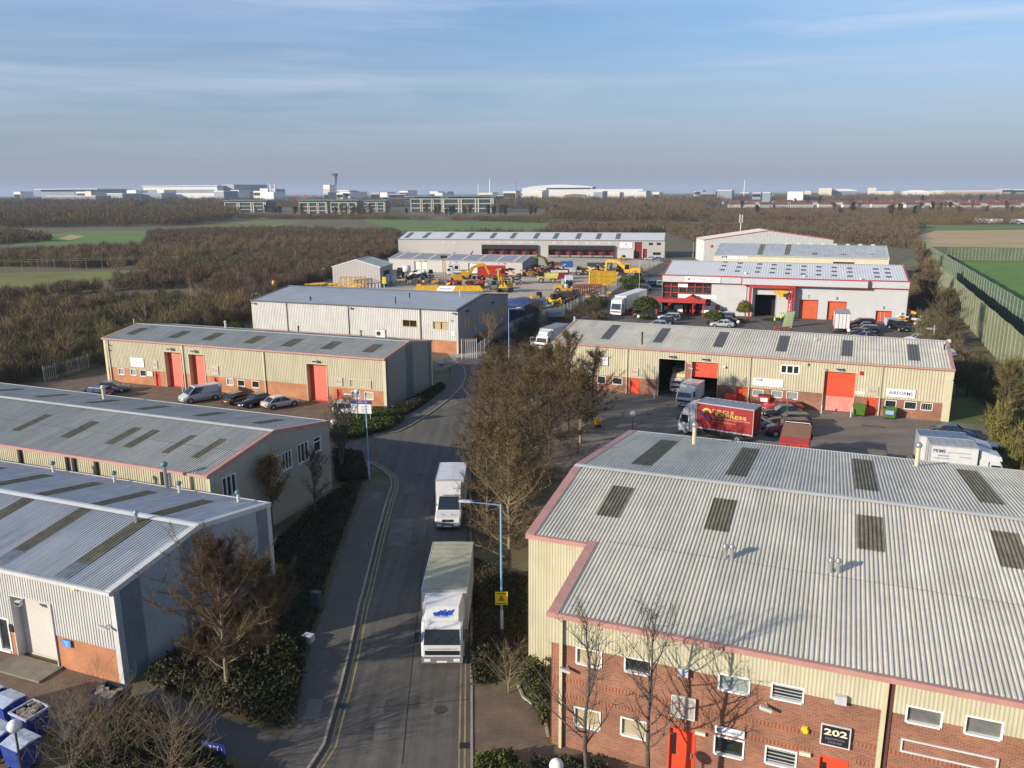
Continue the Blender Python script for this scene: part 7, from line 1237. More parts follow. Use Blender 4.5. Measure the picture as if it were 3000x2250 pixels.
t = thing('rubbish_pile', 'loose heap of boxes and bags beside the blue bins', 'rubbish', G(215, 2120), 0); m = MB(); rd = random.Random(4)
for k in range(16): x, y, z_ = rd.uniform(-.9, .9), rd.uniform(-.6, .6), rd.uniform(.05, .5); a_ = rd.uniform(0, 3); u_ = Vector((math.cos(a_), math.sin(a_), rd.uniform(-.2, .2))) * rd.uniform(.15, .4); m.bar(Vector((x, y, z_)) - u_, Vector((x, y, z_)) + u_, rd.uniform(.2, .5), rd.uniform(.1, .4))
m.obj('boxes', card, t); m = MB()
for k in range(8): m.sph((rd.uniform(.2, 1.3), rd.uniform(-1.4, -.2), .25), rd.uniform(.2, .35), 8, 6, .7)
m.obj('clear_bags', mat('clear_bag', (.28, .29, .33), .25, .3, 5), t, True)
t = thing('sand_barrow', 'small yellow grit machine on the yard beside the alder trees', 'barrow', G(1750, 1252), R(30)); m = MB(); m.box(-.3, .35, -.25, .25, .35, .8, -.08, -.06); m.bar((-.3, 0, .75), (-.6, 0, 1.25), .06); m.bar((0, 0, .8), (.1, 0, 1.3), .2); m.obj('hopper', mat('orange_yellow', (.80, .42, .01), .45), t); m = MB(); m.cyl((.1, -.3, .2), (.1, .3, .2), .2, .2, 10); m.obj('wheels', black, t)
MBd = MB(); p = G(2560, 1249); o = MBd.box(-1.2, 1.2, -.22, .22, 0, .006).obj('drain_cover', mat('rust_drain', (.09, .05, .03), .9)); o.location = (p.x, p.y, .012); o.rotation_euler = (0, 0, E_.a); tag(o, 'long rusty drain grating on the right yard', 'drain')
p = G(2500, 1350); ws = thing('pallet_stack', 'flat grey-brown crate top just behind the near right roof edge', 'crate', p, E_.a); MB().box(-2.8, 2.8, -1.2, 1.2, .1, 1.0).obj('crate', mat('crate_grey', (.19, .16, .12), .9, .2, 2), ws); ws.location = (p.x, p.y, 0)
# ============================================================ people beside the gantry: hi-vis workers
def person(label, p, rz, arm=.5):
    t = thing('person', label, 'person', p, rz, 'workers in hi-vis vests by the gantry')
    V = [(0, 0, .95), (0, 0, 1.2), (0, 0, 1.42), (0, 0, 1.52), (0, .02, 1.68), (0, .1, .92), (.02, .12, .50), (0, .12, .08), (.16, .13, .04), (0, -.1, .92), (.03, -.12, .50), (-.02, -.12, .08), (.14, -.13, .04), (0, .2, 1.42), (.05, .27, 1.15), (.05 + arm * .3, .24, 1.0 + arm * .1), (0, -.2, 1.42), (.05, -.27, 1.15), (.05 + arm * .3, -.22, 1.0 + arm * .1)]
    E = [(0, 1), (1, 2), (2, 3), (3, 4), (0, 5), (5, 6), (6, 7), (7, 8), (0, 9), (9, 10), (10, 11), (11, 12), (2, 13), (13, 14), (14, 15), (2, 16), (16, 17), (17, 18)]; Rr = [.15, .15, .15, .06, .105, .10, .075, .05, .045, .10, .075, .05, .045, .07, .05, .035, .07, .05, .035]
    for hnd in (15, 18):
        for k in range(5): V.append((V[hnd][0] + .09 - (k == 0) * .04, V[hnd][1] + (k - 2) * .02, V[hnd][2] - .01 * abs(k - 2))); E.append((hnd, len(V) - 1)); Rr.append(.009)
    me = bpy.data.meshes.new('body'); me.from_pydata(V, E, []); o = bpy.data.objects.new('body', me); COL.objects.link(o); mo = o.modifiers.new('s', 'SKIN'); sv = me.skin_vertices[0].data
    for i, r in enumerate(Rr): sv[i].radius = (r, r); sv[i].use_root = (i == 0)
    o.modifiers.new('u', 'SUBSURF').levels = 1; dg = bpy.context.evaluated_depsgraph_get(); nm = bpy.data.meshes.new_from_object(o.evaluated_get(dg)); bpy.data.objects.remove(o)
    for m_ in (skin, trous): nm.materials.append(m_)
    for f in nm.polygons: f.material_index = 0 if (f.center.z > 1.5 or abs(f.center.y) > .21 and f.center.z < 1.2) else 1; f.use_smooth = True
    link('body', nm, t); m = MB(); m.loft([[(math.cos(a) * rx, math.sin(a) * ry, z) for a in [i * math.pi / 6 for i in range(12)]] for z, rx, ry in ((.88, .18, .22), (1.15, .18, .22), (1.40, .17, .25), (1.47, .10, .14))]); m.obj('vest', hivis, t); m = MB(); m.sph((0, .02, 1.72), .13, 10, 8, .9, -.1); m.obj('hair', mat('dark_hair', (.03, .02, .015), .8), t)
person('worker in yellow vest standing nearest the open doorway', G(2269, 952), R(-10), .2); person('worker in yellow vest leaning over the green plate', G(2287, 945), R(20), 1.); person('worker half hidden to the right of the two in yellow vests', G(2293, 942), R(200), .6)
t = thing('green_plate', 'leaning green steel plate beside the red gantry leg', 'steel plate', G(2306, 960), R(-20)); m = MB(); m.add([(-.9, 0, 0), (.8, .3, 0), (1.2, 1.0, 3.0), (-.5, .8, 2.7), (-.9, .1, 0), (.8, .4, 0), (1.2, 1.1, 3.0), (-.5, .9, 2.7)], [(0, 1, 2, 3), (7, 6, 5, 4), (0, 4, 5, 1), (3, 2, 6, 7), (1, 5, 6, 2), (0, 3, 7, 4)]); m.obj('plate', mat('sage_plate', (.26, .32, .16), .6, .1), t)
t = thing('red_lifting_frame', 'small red lifting frame on the ground by the workers', 'frame', G(2290, 968), R(10)); m = MB()
for k in range(4): m.bar((-1.6 + k, -.3, .1), (-1.2 + k * .8, .3, .8 - .1 * k), .12)
m.bar((-1.6, 0, .3), (1.6, 0, .7), .15); m.obj('frame_bars', red_st, t)
t = thing('blue_crate', 'pale blue crate beside the bay 9 door', 'crate', G(2608, 958), 0); m = MB(); m.box(-1, 1, -.6, .6, 0, 1.7); m.obj('crate', mat('pale_blue_crate', (.36, .46, .66), .5, .1, 3), t)
m = MB(); rd = random.Random(9); t = thing('junk_heap', 'jumble of white, green and orange scrap beyond the red-trimmed unit', 'scrap heap', G(2710, 948), 0)
for mm, nm in ((white_t, 'pale_scrap'), (mat('scrap_green', (.05, .14, .09), .6), 'green_scrap'), (mat('scrap_orange', (.6, .28, .04), .6), 'orange_scrap'), (black, 'dark_scrap')):
    m = MB()
    for k in range(11): c_ = Vector((rd.uniform(-5, 5), rd.uniform(-2.5, 3), rd.uniform(.2, 2.1))); a_ = rd.uniform(0, 3); u_ = Vector((math.cos(a_), math.sin(a_), rd.uniform(-.3, .3))) * rd.uniform(.3, 1.1); m.bar(c_ - u_, c_ + u_, rd.uniform(.2, .7), rd.uniform(.1, .5))
    m.obj(nm, mm, t)
# ============================================================ machines and containers in the plant yard
def excavator(label, p, rz, boom=.8, arm=-1.3, sc=1., m_=None, swing=0., group='yellow excavators in the plant yard'):
    m_ = m_ or plant_y; t = thing('excavator', label, 'excavator', p, rz, group); t.scale = (sc, sc, sc)
    for sg in (-1, 1):
        m = MB(); m.prism([(-1.7, .15), (-1.9, .45), (-1.7, .8), (1.7, .8), (1.9, .45), (1.7, .15), (1.5, .02), (-1.5, .02)], sg * 1.2 - .25, sg * 1.2 + .25); m.obj('track', black, t)
    m = MB(); m.box(-.8, .8, -.9, .9, .4, .95); m.obj('undercarriage', scrap, t); m = MB(); m.prism([(-2.0, 1.0), (-2.1, 1.9), (-1.6, 2.1), (.2, 2.0), (.3, 1.3), (1.2, 1.2), (1.2, 1.0)], -1.25, 1.25); m.obj('engine_deck', m_, t)
    m = MB(); m.prism([(.15, 1.2), (.1, 2.85), (1.15, 2.85), (1.45, 1.9), (1.35, 1.2)], .35, 1.25); m.obj('cab', m_, t); m = MB(); m.quad((1.48, .45, 1.85), (1.48, 1.15, 1.85), (1.2, 1.15, 2.75), (1.2, .45, 2.75)); m.quad((.25, 1.26, 1.7), (1.25, 1.26, 1.7), (1.1, 1.26, 2.7), (.25, 1.26, 2.7)); m.obj('cab_window', carglass, t)
    a = Vector((1.0, -.2, 1.5)); b = a + Vector((math.cos(boom), 0, math.sin(boom))) * 2.6; c = b + Vector((math.cos(boom - .7), 0, math.sin(boom - .7))) * 2.4; d = c + Vector((math.cos(arm), 0, math.sin(arm))) * 2.3
    m = MB(); m.bar(a, b, .45, .6); m.bar(b, c, .42, .5); m.bar(a + Vector((.3, 0, -.2)), b + Vector((.2, 0, -.3)), .14); m.obj('boom', m_, t); m = MB(); m.bar(c, d, .34, .4); m.bar(b.lerp(c, .4) + Vector((0, 0, .35)), c + Vector((0, 0, .35)), .12); m.obj('dipper_arm', m_, t)
    m = MB(); m.fr = None; q = [(0, 0), (.5, -.1), (.7, -.6), (.2, -.9), (-.3, -.6)]; m.prism([(d.x + x, d.z + z_) for x, z_ in q], d.y - .5, d.y + .5); m.obj('bucket', scrap, t); return t
excavator('yellow excavator with arched boom in front of the red skip, plant yard middle', G(1350, 835), R(5), .95, -1.1, 1.35); excavator('yellow excavator with raised boom at the right end of the plant yard', G(1850, 812), R(160), .7, -1.5, 1.45); excavator('dull yellow excavator left of the red and blue containers', G(1620, 795), R(200), 1.0, -1.7, 1.2, mat('dull_plant', (.32, .24, .05), .6, .2)); excavator('orange excavator behind the stack of yellow boxes', G(1825, 800), R(100), .3, -1.0, 1.2, plant_o); excavator('wheeled yellow backhoe facing the camera beside the grey unit roof', G(1480, 855), R(-110), 1.2, -1.9, 1.1)
def container(label, p, rz, m_, L_=6.1, W_=2.4, H_=2.5, name='container', group='containers and skips in the plant yard', cat='container', letters=None):
    t = thing(name, label, cat, p, rz, group); m = MB(); n = int(L_ / .35)
    for sg in (-1, 1):
        m.fr = frame((-L_ / 2 if sg < 0 else L_ / 2, sg * W_ / 2, 0), (-sg * -1 if 0 else (1 if sg < 0 else -1), 0, 0), (0, sg, 0)); wall_sheet(m, 0, L_, .1, H_, .3, .04)
    for sg in (-1, 1): m.fr = frame((sg * L_ / 2, -sg * W_ / 2, 0), (0, sg, 0), (sg, 0, 0)); wall_sheet(m, 0, W_, .1, H_, .3, .04)
    m.fr = None; m.quad((-L_ / 2, -W_ / 2, H_), (L_ / 2, -W_ / 2, H_), (L_ / 2, W_ / 2, H_), (-L_ / 2, W_ / 2, H_)); m.obj('container_shell', m_, t); m = MB()
    for x in (-L_ / 2, L_ / 2):
        for y in (-W_ / 2, W_ / 2): m.box(x - .08, x + .08, y - .08, y + .08, 0, H_ + .02)
    for y in (-W_ / 2, W_ / 2): m.box(-L_ / 2, L_ / 2, y - .06, y + .06, H_ - .06, H_ + .04); m.box(-L_ / 2, L_ / 2, y - .06, y + .06, .02, .14)
    m.obj('corner_post', m_, t)
    if letters: m = MB(); m.box(-L_ / 2 + .3, L_ / 2 - .3, -W_ / 2 - .07, -W_ / 2 - .05, H_ - .75, H_ - .2); m.obj('name_board', sign_w, t); text(letters, 'lettering', t, frame((0, -W_ / 2, 0), (1, 0, 0), (0, -1, 0)), -L_ / 2 + .7, L_ / 2 - .9, H_ - .65, H_ - .3, ink, .08)
    return t
container('bright red crusher body in front of the low workshop', G(1440, 812), R(-2), red_c, 8.2, 2.6, 3.4, 'crusher', cat='crusher'); container('long low red skip behind the arched excavator', G(1365, 843), R(-4), red_c, 9.5, 2.4, 1.9, 'skip', cat='skip'); container('dark red container with white name board, plant yard centre', G(1638, 818), R(0), mat('dark_container_red', (.22, .01, .02), .5, .1), 5.5, 2.4, 2.9, letters='Plant Hire')
container('small bright red container left of the blue one', G(1638, 793), R(0), red_c, 2.6, 2.4, 2.7); container('bright blue container by the loading docks', G(1660, 795), R(0), blue_c, 3.8, 2.4, 3.2); container('dark green tank container before the docks', G(1757, 790), R(0), mat('dark_teal', (.02, .07, .06), .5, .1), 8, 2.4, 2.2)
container('navy-sided container with blue sheeted roof beside the grey unit gable', G(1510, 935), R(-21), navy, 7, 9, 3.4, 'sheeted_store', cat='store').children[0].data.materials[0] = navy
t = bpy.data.objects['sheeted_store']; m = MB(); m.add([(-3.6, -4.6, 3.45), (3.6, -4.6, 3.45), (3.6, 4.6, 3.45), (-3.6, 4.6, 3.45), (0, -4.6, 4.0), (0, 4.6, 4.0)], [(0, 4, 5, 3), (4, 1, 2, 5), (0, 1, 4), (3, 5, 2)]); m.obj('tarpaulin_roof', tarp, t)
for k in range(3): container(('lowest', 'middle', 'topmost')[k] + ' of the three stacked yellow boxes near the yard fence', G(1765, 835) + Vector((0, 0, k * 1.25)), R(0), plant_y, 7.2, 3.0, 1.2, 'storage_box', 'stacked yellow boxes', 'storage box')
# generic machines
def machine(label, px, py, rz, m_, kind=0, sc=1., group='small plant machines in the yard'):
    t = thing('plant_machine', label, 'machine', G(px, py), R(rz), group); t.scale = (sc,) * 3; m = MB()
    if kind == 0: m.prism([(-1.8, .7), (-1.8, 1.7), (-.2, 1.8), (.0, 1.3), (1.6, 1.2), (1.7, .7)], -.85, .85)
    elif kind == 1: m.prism([(-2.2, 1.0), (-2.5, 2.1), (.6, 2.1), (.4, 1.0)], -1.1, 1.1); m.box(.8, 2.2, -.9, .9, .7, 1.4)
    else: m.box(-2, 2, -1, 1, .4, .9); m.box(-1.8, -.2, -.8, .8, .9, 1.7, .1, .1)
    m.obj('machine_body', m_, t); m = MB(); m.box(-.6 if kind == 0 else .9, .5 if kind == 0 else 1.9, -.6, .6, 1.3, 2.5, .08, .08); m.obj('cab', carglass if kind else black, t); m = MB()
    m.bar((1.6, 0, 1.2), (2.9, 0, 1.9), .25); m.bar((2.9, 0, 1.9), (3.3, 0, .6), .2); m.bar((3.3, -.6, .5), (3.3, .6, .5), .4)
    if kind == 0: m.obj('loader_arm', m_, t)
    wheels(t, [(x, y, 0) for x in (-1.3, 1.3) for y in (-.95, .95)], .55, .35)
O = mat('dirty_orange', (.55, .2, .03), .6, .2, 2)
for q in (('cream and yellow dumper by the dark red container', 1603, 828, 175, mat('cream_yellow', (.60, .52, .12), .5, .15), 1, 1.3), ('dirty yellow machine nearest the yard fence on the left', 1580, 890, 10, plant_y, 0, 1.1), ('yellow loader beside the blue tank on the yard fence', 1622, 893, -60, plant_y, 0, 1.0), ('orange loader in front of the low workshop end wall', 1545, 808, -80, O, 0, 1.0), ('grey-green tractor left of the backhoe', 1448, 848, -90, mat('grey_green', (.16, .19, .17), .5), 1, 1.), ('dark tracked machine beside the white van', 1250, 815, 30, mat('dark_teal', (.02, .07, .06), .5, .1), 2, 1.), ('dirty machine beneath the shed eaves', 1165, 815, 70, scrap, 1, 1.2), ('yellow flat machine before the red racks', 1650, 857, 0, plant_y, 2, 1.2),
          ('small yellow machine right of the white lorry', 1800, 805, 20, plant_y, 2, 1.1), ('red tractor at the dock end of the yard', 1585, 806, -70, mat('tractor_red', (.35, .04, .02), .5), 0, .9), ('pale machine on the low trailer', 1680, 806, 0, mat('pale_machine', (.5, .5, .46), .5), 1, 1.1), ('orange mixer drum machine on the low trailer', 1718, 804, 0, O, 1, 1.), ('white cab unit behind the yellow boxes', 1750, 806, 0, white_p, 0, 1.2), ('yellow forklift by the dock warehouse', 1826, 762, -90, plant_y, 1, .8), ('brown tracked loader right of the small yellow loader', 1665, 888, 15, scrap, 1, 1.3)): machine(*q)
# blue tank, racks, girders
t = thing('blue_tank', 'bright blue box tank on the plant yard fence line', 'tank', G(1582, 903), R(5)); m = MB(); m.box(-1.4, 1.4, -.8, .8, .3, 2.1, .15, .1); m.obj('tank', mat('bright_blue', (.05, .20, .55), .5, .1), t)
def racks(label, px, py, n, L_, m_, h=1.8, rz=0.):
    t = thing('steel_rack', label, 'rack', G(px, py), R(rz), 'steel racks in the plant yard'); m = MB()
    for k in range(n + 1): x = -L_ / 2 + L_ * k / n; m.bar((x, -1, 0), (x, -1, h), .16); m.bar((x, 1, 0), (x, 1, h), .16); m.bar((x, -1, h), (x, 1, h), .12)
    for y in (-1, 1):
        for zz in (.15, h): m.bar((-L_ / 2, y, zz), (L_ / 2, y, zz), .14)
    m.obj('rack_frame', m_, t)
racks('red steel rack beside the yard fence', 1720, 865, 12, 7, mat('dull_red_rack', (.32, .06, .04), .6, .2), 2.6); racks('yellow steel rack beside the red rack', 1672, 868, 4, 4, plant_y, 1.8); racks('orange-brown tall rack in front of the small grey shed', 1035, 845, 5, 6.5, plant_o, 3.0)
t = thing('steel_girders', 'heap of yellow crane sections left of the small grey shed', 'crane sections', G(960, 850), R(-8)); m = MB(); rd = random.Random(5)
for k in range(26): x, y, z_ = rd.uniform(-9, 7), rd.uniform(-3, 4), rd.uniform(.2, 1.9) * (1 if 1 else 0); l_ = rd.uniform(1.5, 5); a_ = rd.uniform(-.25, .25); u_ = Vector((math.cos(a_), math.sin(a_), rd.uniform(-.06, .06))) * l_ / 2; m.bar(Vector((x, y, z_)) - u_, Vector((x, y, z_)) + u_, rd.uniform(.2, .5), rd.uniform(.15, .4))
m.obj('girders', plant_y, t)
t = thing('crane_jib', 'long yellow crane boom with white name panel lying across the yard', 'crane boom', G(1310, 856), R(-4)); m = MB(); m.prism([(-9, .4), (-7.5, 1.7), (8.5, 1.7), (9.5, .6), (9, .3)], -.8, .8); m.obj('boom_section', plant_y, t); m = MB(); m.add([(-2.8, -.83, .35), (1.6, -.83, .35), (2.4, -.83, 1.7), (-1.8, -.83, 1.7)], [(0, 1, 2, 3)]); m.obj('name_panel', sign_w, t); text('PlantHire', 'lettering', t, frame((0, -.83, 0), (1, 0, 0), (0, -1, 0)), -1.6, 1.4, .8, 1.2, mat('teal_ink', (.02, .2, .2), .5), .02)
t = thing('piling_rig', 'tall thin piling rig standing in the middle of the plant yard', 'piling rig', G(1302, 845), R(0)); m = MB()
for sx_ in (-.35, .35):
    for sy_ in (-.3, .3): m.bar((sx_, sy_, 0), (sx_ * .7, sy_ * .7, 8.2), .13)
for k in range(12): m.bar((-.35, -.3, k * .7), (.33, -.3, k * .7 + .6), .08)
m.obj('mast', mat('tan_mast', (.38, .26, .12), .6, .1), t); m = MB(); m.box(-.8, .9, -.3, .3, 8.0, 8.7); m.obj('head', black, t); m = MB(); m.box(-1.6, 1.6, -1.2, 1.2, .2, 1.4); m.obj('base', scrap, t)
for i, (px, py, rx, n) in enumerate(((1455, 832, 8, 60), (1520, 812, 7, 40), (1205, 828, 6, 30), (1260, 845, 8, 34), (1690, 800, 12, 50), (1700, 885, 7, 40), (1410, 848, 5, 22), (1790, 806, 8, 30), (1560, 800, 6, 30))):
    t = thing('scrap_heap', ('brown heap of timber and buckets behind the arched excavator', 'rusty attachments piled at the workshop end wall', 'dark machinery parts under the shed doorway', 'low pile of planks and pipes left of the yellow boom', 'mixed machine parts on the low trailers', 'digger buckets piled along the yard fence', 'white and grey parts left of the backhoe', 'orange and brown parts behind the yellow boxes', 'rusty pile left of the bright red container')[i], 'scrap heap', G(px, py), 0, 'scrap heaps in the plant yard'); rd = random.Random(i)
    for mm, nm in ((scrap, 'rusty_parts'), (mat('grey_scrap', (.30, .29, .27), .6, .2), 'grey_parts'), (plant_o if i % 2 else mat('tan_scrap', (.35, .25, .14), .7, .2), 'coloured_parts')):
        m = MB()
        for k in range(n // 3): c_ = Vector((rd.uniform(-rx, rx), rd.uniform(-2.5, 2.5), rd.uniform(.2, 2.4))); a_ = rd.uniform(0, 3.1); u_ = Vector((math.cos(a_), math.sin(a_), rd.uniform(-.4, .4))) * rd.uniform(.3, 1.2); m.bar(c_ - u_, c_ + u_, rd.uniform(.2, .8), rd.uniform(.15, .7))
        m.obj(nm, mm, t)
# vehicles in the plant yard
g = 'vehicles in the plant yard'
p = G(1224, 808); car('van', 'white van parked side-on before the workshop door', (p.x, p.y), R(178), white_p, g, name='parked_van', cat='van'); p = G(1235, 803); 
p = G(1310, 806); lorry('white flatbed lorry with white boxes in front of the workshop', (p.x, p.y), R(178), boxL=5.5, boxW=2.3, boxH=.5, boxZ=1.0, cabL=1.8, cabW=2.1, cabH=2.5, defl='none', group=g, name='flatbed_lorry', roofm=scrap)
t = thing('white_crates', 'pair of white boxes standing on the flatbed lorry', 'crates', G(1330, 806), R(-2)); m = MB(); m.box(-1.8, 1.8, -.8, .8, 1.6, 3.3); m.obj('box_shell', white_p, t); m = MB(); m.box(-1.4, -.3, -.84, -.8, 1.9, 3.0); m.box(.3, 1.4, -.84, -.8, 1.9, 3.0); m.obj('openings', black, t)
p = G(1668, 848); lorry('white tipper cab facing the camera among the yellow machines', (p.x, p.y), R(-85), boxL=4.5, boxW=2.3, boxH=1.2, boxZ=1.0, cabL=1.8, cabW=2.2, cabH=2.8, defl='box', group=g, name='tipper_lorry', sidem=mat('tipper_grey', (.3, .3, .32), .5), roofm=mat('tipper_grey', (.3, .3, .32), .5))
t = thing('water_bowser', 'white tank bowser beside the workshop drainpipe', 'tank', G(1192, 803), 0); m = MB(); m.cyl((-1.2, 0, 1.6), (1.2, 0, 1.6), 1.1, 1.1, 14); m.obj('tank', white_p, t, True); wheels(t, [(0, -1, 0), (0, 1, 0)], .4, .25)
t = thing('yellow_flag_sign', 'yellow lozenge sign on a post by the small shed door', 'sign', G(1126, 845), 0); MB().cyl((0, 0, 0), (0, 0, 1.5), .1, .1, 8).obj('post', white_t, t); MB().box(-.6, .6, -.06, .06, 1.3, 3.1, .15).obj('board', yellow_s, t)
t = thing('white_tank', 'pair of white tanks beside the small shed door', 'tank', G(1133, 838), 0); m = MB(); m.cyl((0, .5, 0), (0, .5, 3.2), .9, .9, 12); m.cyl((1.6, 1.0, 0), (1.6, 1.0, 3.2), .9, .9, 12); m.obj('tank', mat('blue_white_tank', (.4, .46, .5), .4), t, True)
t = thing('orange_floodlight', 'orange flag-like cone above the left thicket behind the grey unit', 'cone', G(805, 872), 0); m = MB(); m.cyl((0, 0, 1), (0, 0, 4.2), 1.2, .3, 8); m.obj('cone', plant_o, t)
# helicopter parked between workshop and docks
p = G(1330, 745, 4.2); t = thing('helicopter', 'dark blue helicopter standing between the workshop roof and the dock warehouse', 'helicopter', (p.x - 1, 300, 0), R(180)); nb = mat('heli_blue', (.02, .03, .10), .35, .1, 2)
m = MB(); m.loft([[(x, y * w_, 1.6 + z_ * h_ + dz) for y, z_ in ((-1, 0), (-.7, .7), (0, 1), (.7, .7), (1, 0), (.7, -.7), (0, -1), (-.7, -.7))] for x, w_, h_, dz in ((3.2, .1, .1, 0), (2.4, .7, .7, .1), (.8, 1, 1.1, .3), (-1.0, .9, 1.0, .4), (-2.2, .4, .5, .8), (-6.0, .18, .2, 1.2))]); m.obj('fuselage', nb, t, True)
m = MB(); m.prism([(-5.7, 2.8), (-6.6, 4.2), (-7.0, 4.2), (-6.3, 2.7)], -.06, .06); m.obj('tail_fin', nb, t); m = MB(); m.cyl((0, 0, 2.9), (0, 0, 3.7), .2, .14, 8); m.obj('rotor_mast', black, t); m = MB()
for a_ in (.15, 1.72, 3.29, 4.86): m.bar((0, 0, 3.7), (math.cos(a_) * 5, math.sin(a_) * 5, 3.6), .25, .05)
m.obj('rotor_blade', metal, t); m = MB()
for sg in (-1, 1): m.bar((-1.6, sg * 1.1, .12), (2.2, sg * 1.1, .12), .1); m.bar((1, sg * 1.1, .12), (1, sg * .5, .9), .08); m.bar((-.8, sg * 1.1, .12), (-.8, sg * .5, .9), .08)
m.obj('landing_skid', black, t)
# ============================================================ far buildings
def fb(name, label, px0, px1, py_top, py_base, wall, depth=20., rz=0., storeys=0, roofm=None, kind='flat', cat='building', group=None, Y=None, band=None, over=0.):
    """building facing the camera, px0..px1 wide at ground line py_base (or distance Y)"""
    if Y: a = at_dist(px0, 600, Y); b = at_dist(px1, 600, Y)
    else: a = G(px0, py_base); b = G(px1, py_base); 
    ym = (a.y + b.y) / 2; Wd = (b.x - a.x); zt = at_dist((px0 + px1) / 2, py_top, ym).z; c = Vector(((a.x + b.x) / 2, ym, 0)); rz = rz or (-22 if (Y and Wd < 60) else -9 if Y else 0); t = thing(name, label, cat, c, R(rz), group); w = Wd / 2; hh = max(zt, 3)
    m = MB(); m.box(-w, w, 0, depth, 0, hh * (1 if kind == 'flat' else .86)); m.obj('wall', wall, t); rm = roofm or roof_w
    if kind == 'flat': m = MB(); m.box(-w - over, w + over, -over, depth + over, hh, hh + max(.5, hh * .05)); m.obj('roof', rm, t)
    elif kind == 'gable': m = MB(); m.prism([(0 - over, hh * .74), (depth / 2, hh), (depth + over, hh * .74), (depth / 2, hh * .9)], -w, w); r_ = m.obj('roof', rm, t); r_.rotation_euler = (0, 0, R(90)); r_.location = (0, 0, 0); r_.data.transform(Matrix.Scale(-1, 4, (0, 1, 0))) if 0 else None
    elif kind == 'arch':
        n = 10; m = MB(); pr_ = [(-w + 2 * w * i / n, hh * (.87 + .13 * math.sin(math.pi * i / n))) for i in range(n + 1)]; m.prism(pr_ + [(w, hh * .8), (-w, hh * .8)], -over - 1, depth); m.obj('roof', rm, t)
    if storeys:
        for k in range(storeys):
            z0 = hh * (k + .32) / storeys; z1 = hh * (k + .80) / storeys; m = MB(); m.box(-w + Wd * .03, w - Wd * .03, -.3, -.05, z0, z1); m.obj('window_band', band or glass, t)
    return t
off_w = mat('office_cream_wall', (.46, .44, .38), .6, .1, .2); off_d = mat('office_dark_glass', (.025, .04, .045), .2, .2, .1); gteal = mat('office_teal_roof', (.16, .24, .25), .4, .1, .1); air_w = mat('airport_white', (.74, .72, .69), .6, .06, .02); air_g = mat('airport_grey', (.25, .28, .32), .5, .1, .02); air_c = mat('airport_cream', (.62, .56, .44), .6, .08, .02); air_r = mat('airport_pale_red', (.6, .35, .3), .6, .1, .02)
def office(label, px0, px1, pt, pb, depth, wings=2, st=3):
    a, b = G(px0, pb), G(px1, pb); ym = (a.y + b.y) / 2; Wd = b.x - a.x; hh = at_dist((px0 + px1) / 2, pt, ym).z; t = thing('office_block', label, 'office building', ((a.x + b.x) / 2, ym, 0), 0, 'three-storey office blocks beyond the green field'); w = Wd / 2
    m = MB(); m.box(-w, w, 1, depth, 0, hh * .86); m.obj('wall', off_d, t); m = MB(); m.box(-w - 1.5, w + 1.5, -2, depth + 2, hh * .93, hh); m.obj('roof', gteal, t); m = MB(); m.box(-w * .8, w * .8, 3, depth - 2, hh * .86, hh * .93); m.obj('attic', off_d, t)
    for k in range(st): z = hh * .86 * k / st; m = MB(); m.box(-w - .4, w * .95, -.6, .9, z + hh * .2, z + hh * .27); m.obj('floor_band', off_w, t); m = MB(); m.box(-w, w * .93, .2, .95, z + .3, z + hh * .2); m.obj('window_band', mat('office_green_glass', (.07, .10, .09), .3, .3, .3), t)
    for f in (-.98, -.4, -.3, .25, .36, .85, .93): m = MB(); m.box(w * f - Wd * .013, w * f + Wd * .013, -.9, 1, 0, hh * .84); m.obj('stair_pier', air_c, t)
office('office block with cream piers, left of the control tower mast, nearest', 880, 960, 585, 627, 40); office('office block directly right of the first cream-piered one', 972, 1048, 585, 629, 40); office('office block half hidden by ochre trees, furthest left', 664, 780, 586, 622, 45); office('dark glazed office block left of centre', 1205, 1300, 574, 620, 50); office('widest dark office block near picture centre', 1300, 1450, 573, 622, 60); office('office block between the cream-piered one and the dark block', 1055, 1130, 586, 620, 40)
fb('green_glass_tower', 'slim green glass stair block in front of the offices', 1122, 1140, 578, 612, mat('green_glass', (.16, .24, .20), .3, .2, .3), 20, storeys=5); fb('green_glass_tower', 'second slim green glass block right of the offices', 1185, 1202, 576, 607, mat('green_glass', (.16, .24, .20), .3, .2, .3), 20, storeys=5)
fb('office_block', 'blue-green glass building right of the widest office block', 1452, 1475, 574, 610, mat('blue_glass', (.06, .15, .17), .3, .2, .2), 30, storeys=3); fb('office_block', 'purple-grey office block behind the slim green glass block', 1140, 1190, 570, 605, mat('purple_grey', (.14, .13, .16), .6), 30, storeys=3)
fb('brick_house', 'sandy brick building right of the offices', 1606, 1640, 566, 590, mat('sandy_wall', (.42, .30, .16), .7), 30, kind='flat', storeys=2); fb('brick_house', 'sandy gabled building further right of the offices', 1655, 1720, 568, 592, mat('sandy_wall', (.42, .30, .16), .7), 30, kind='arch', roofm=mat('tan_roof', (.35, .24, .14), .7))
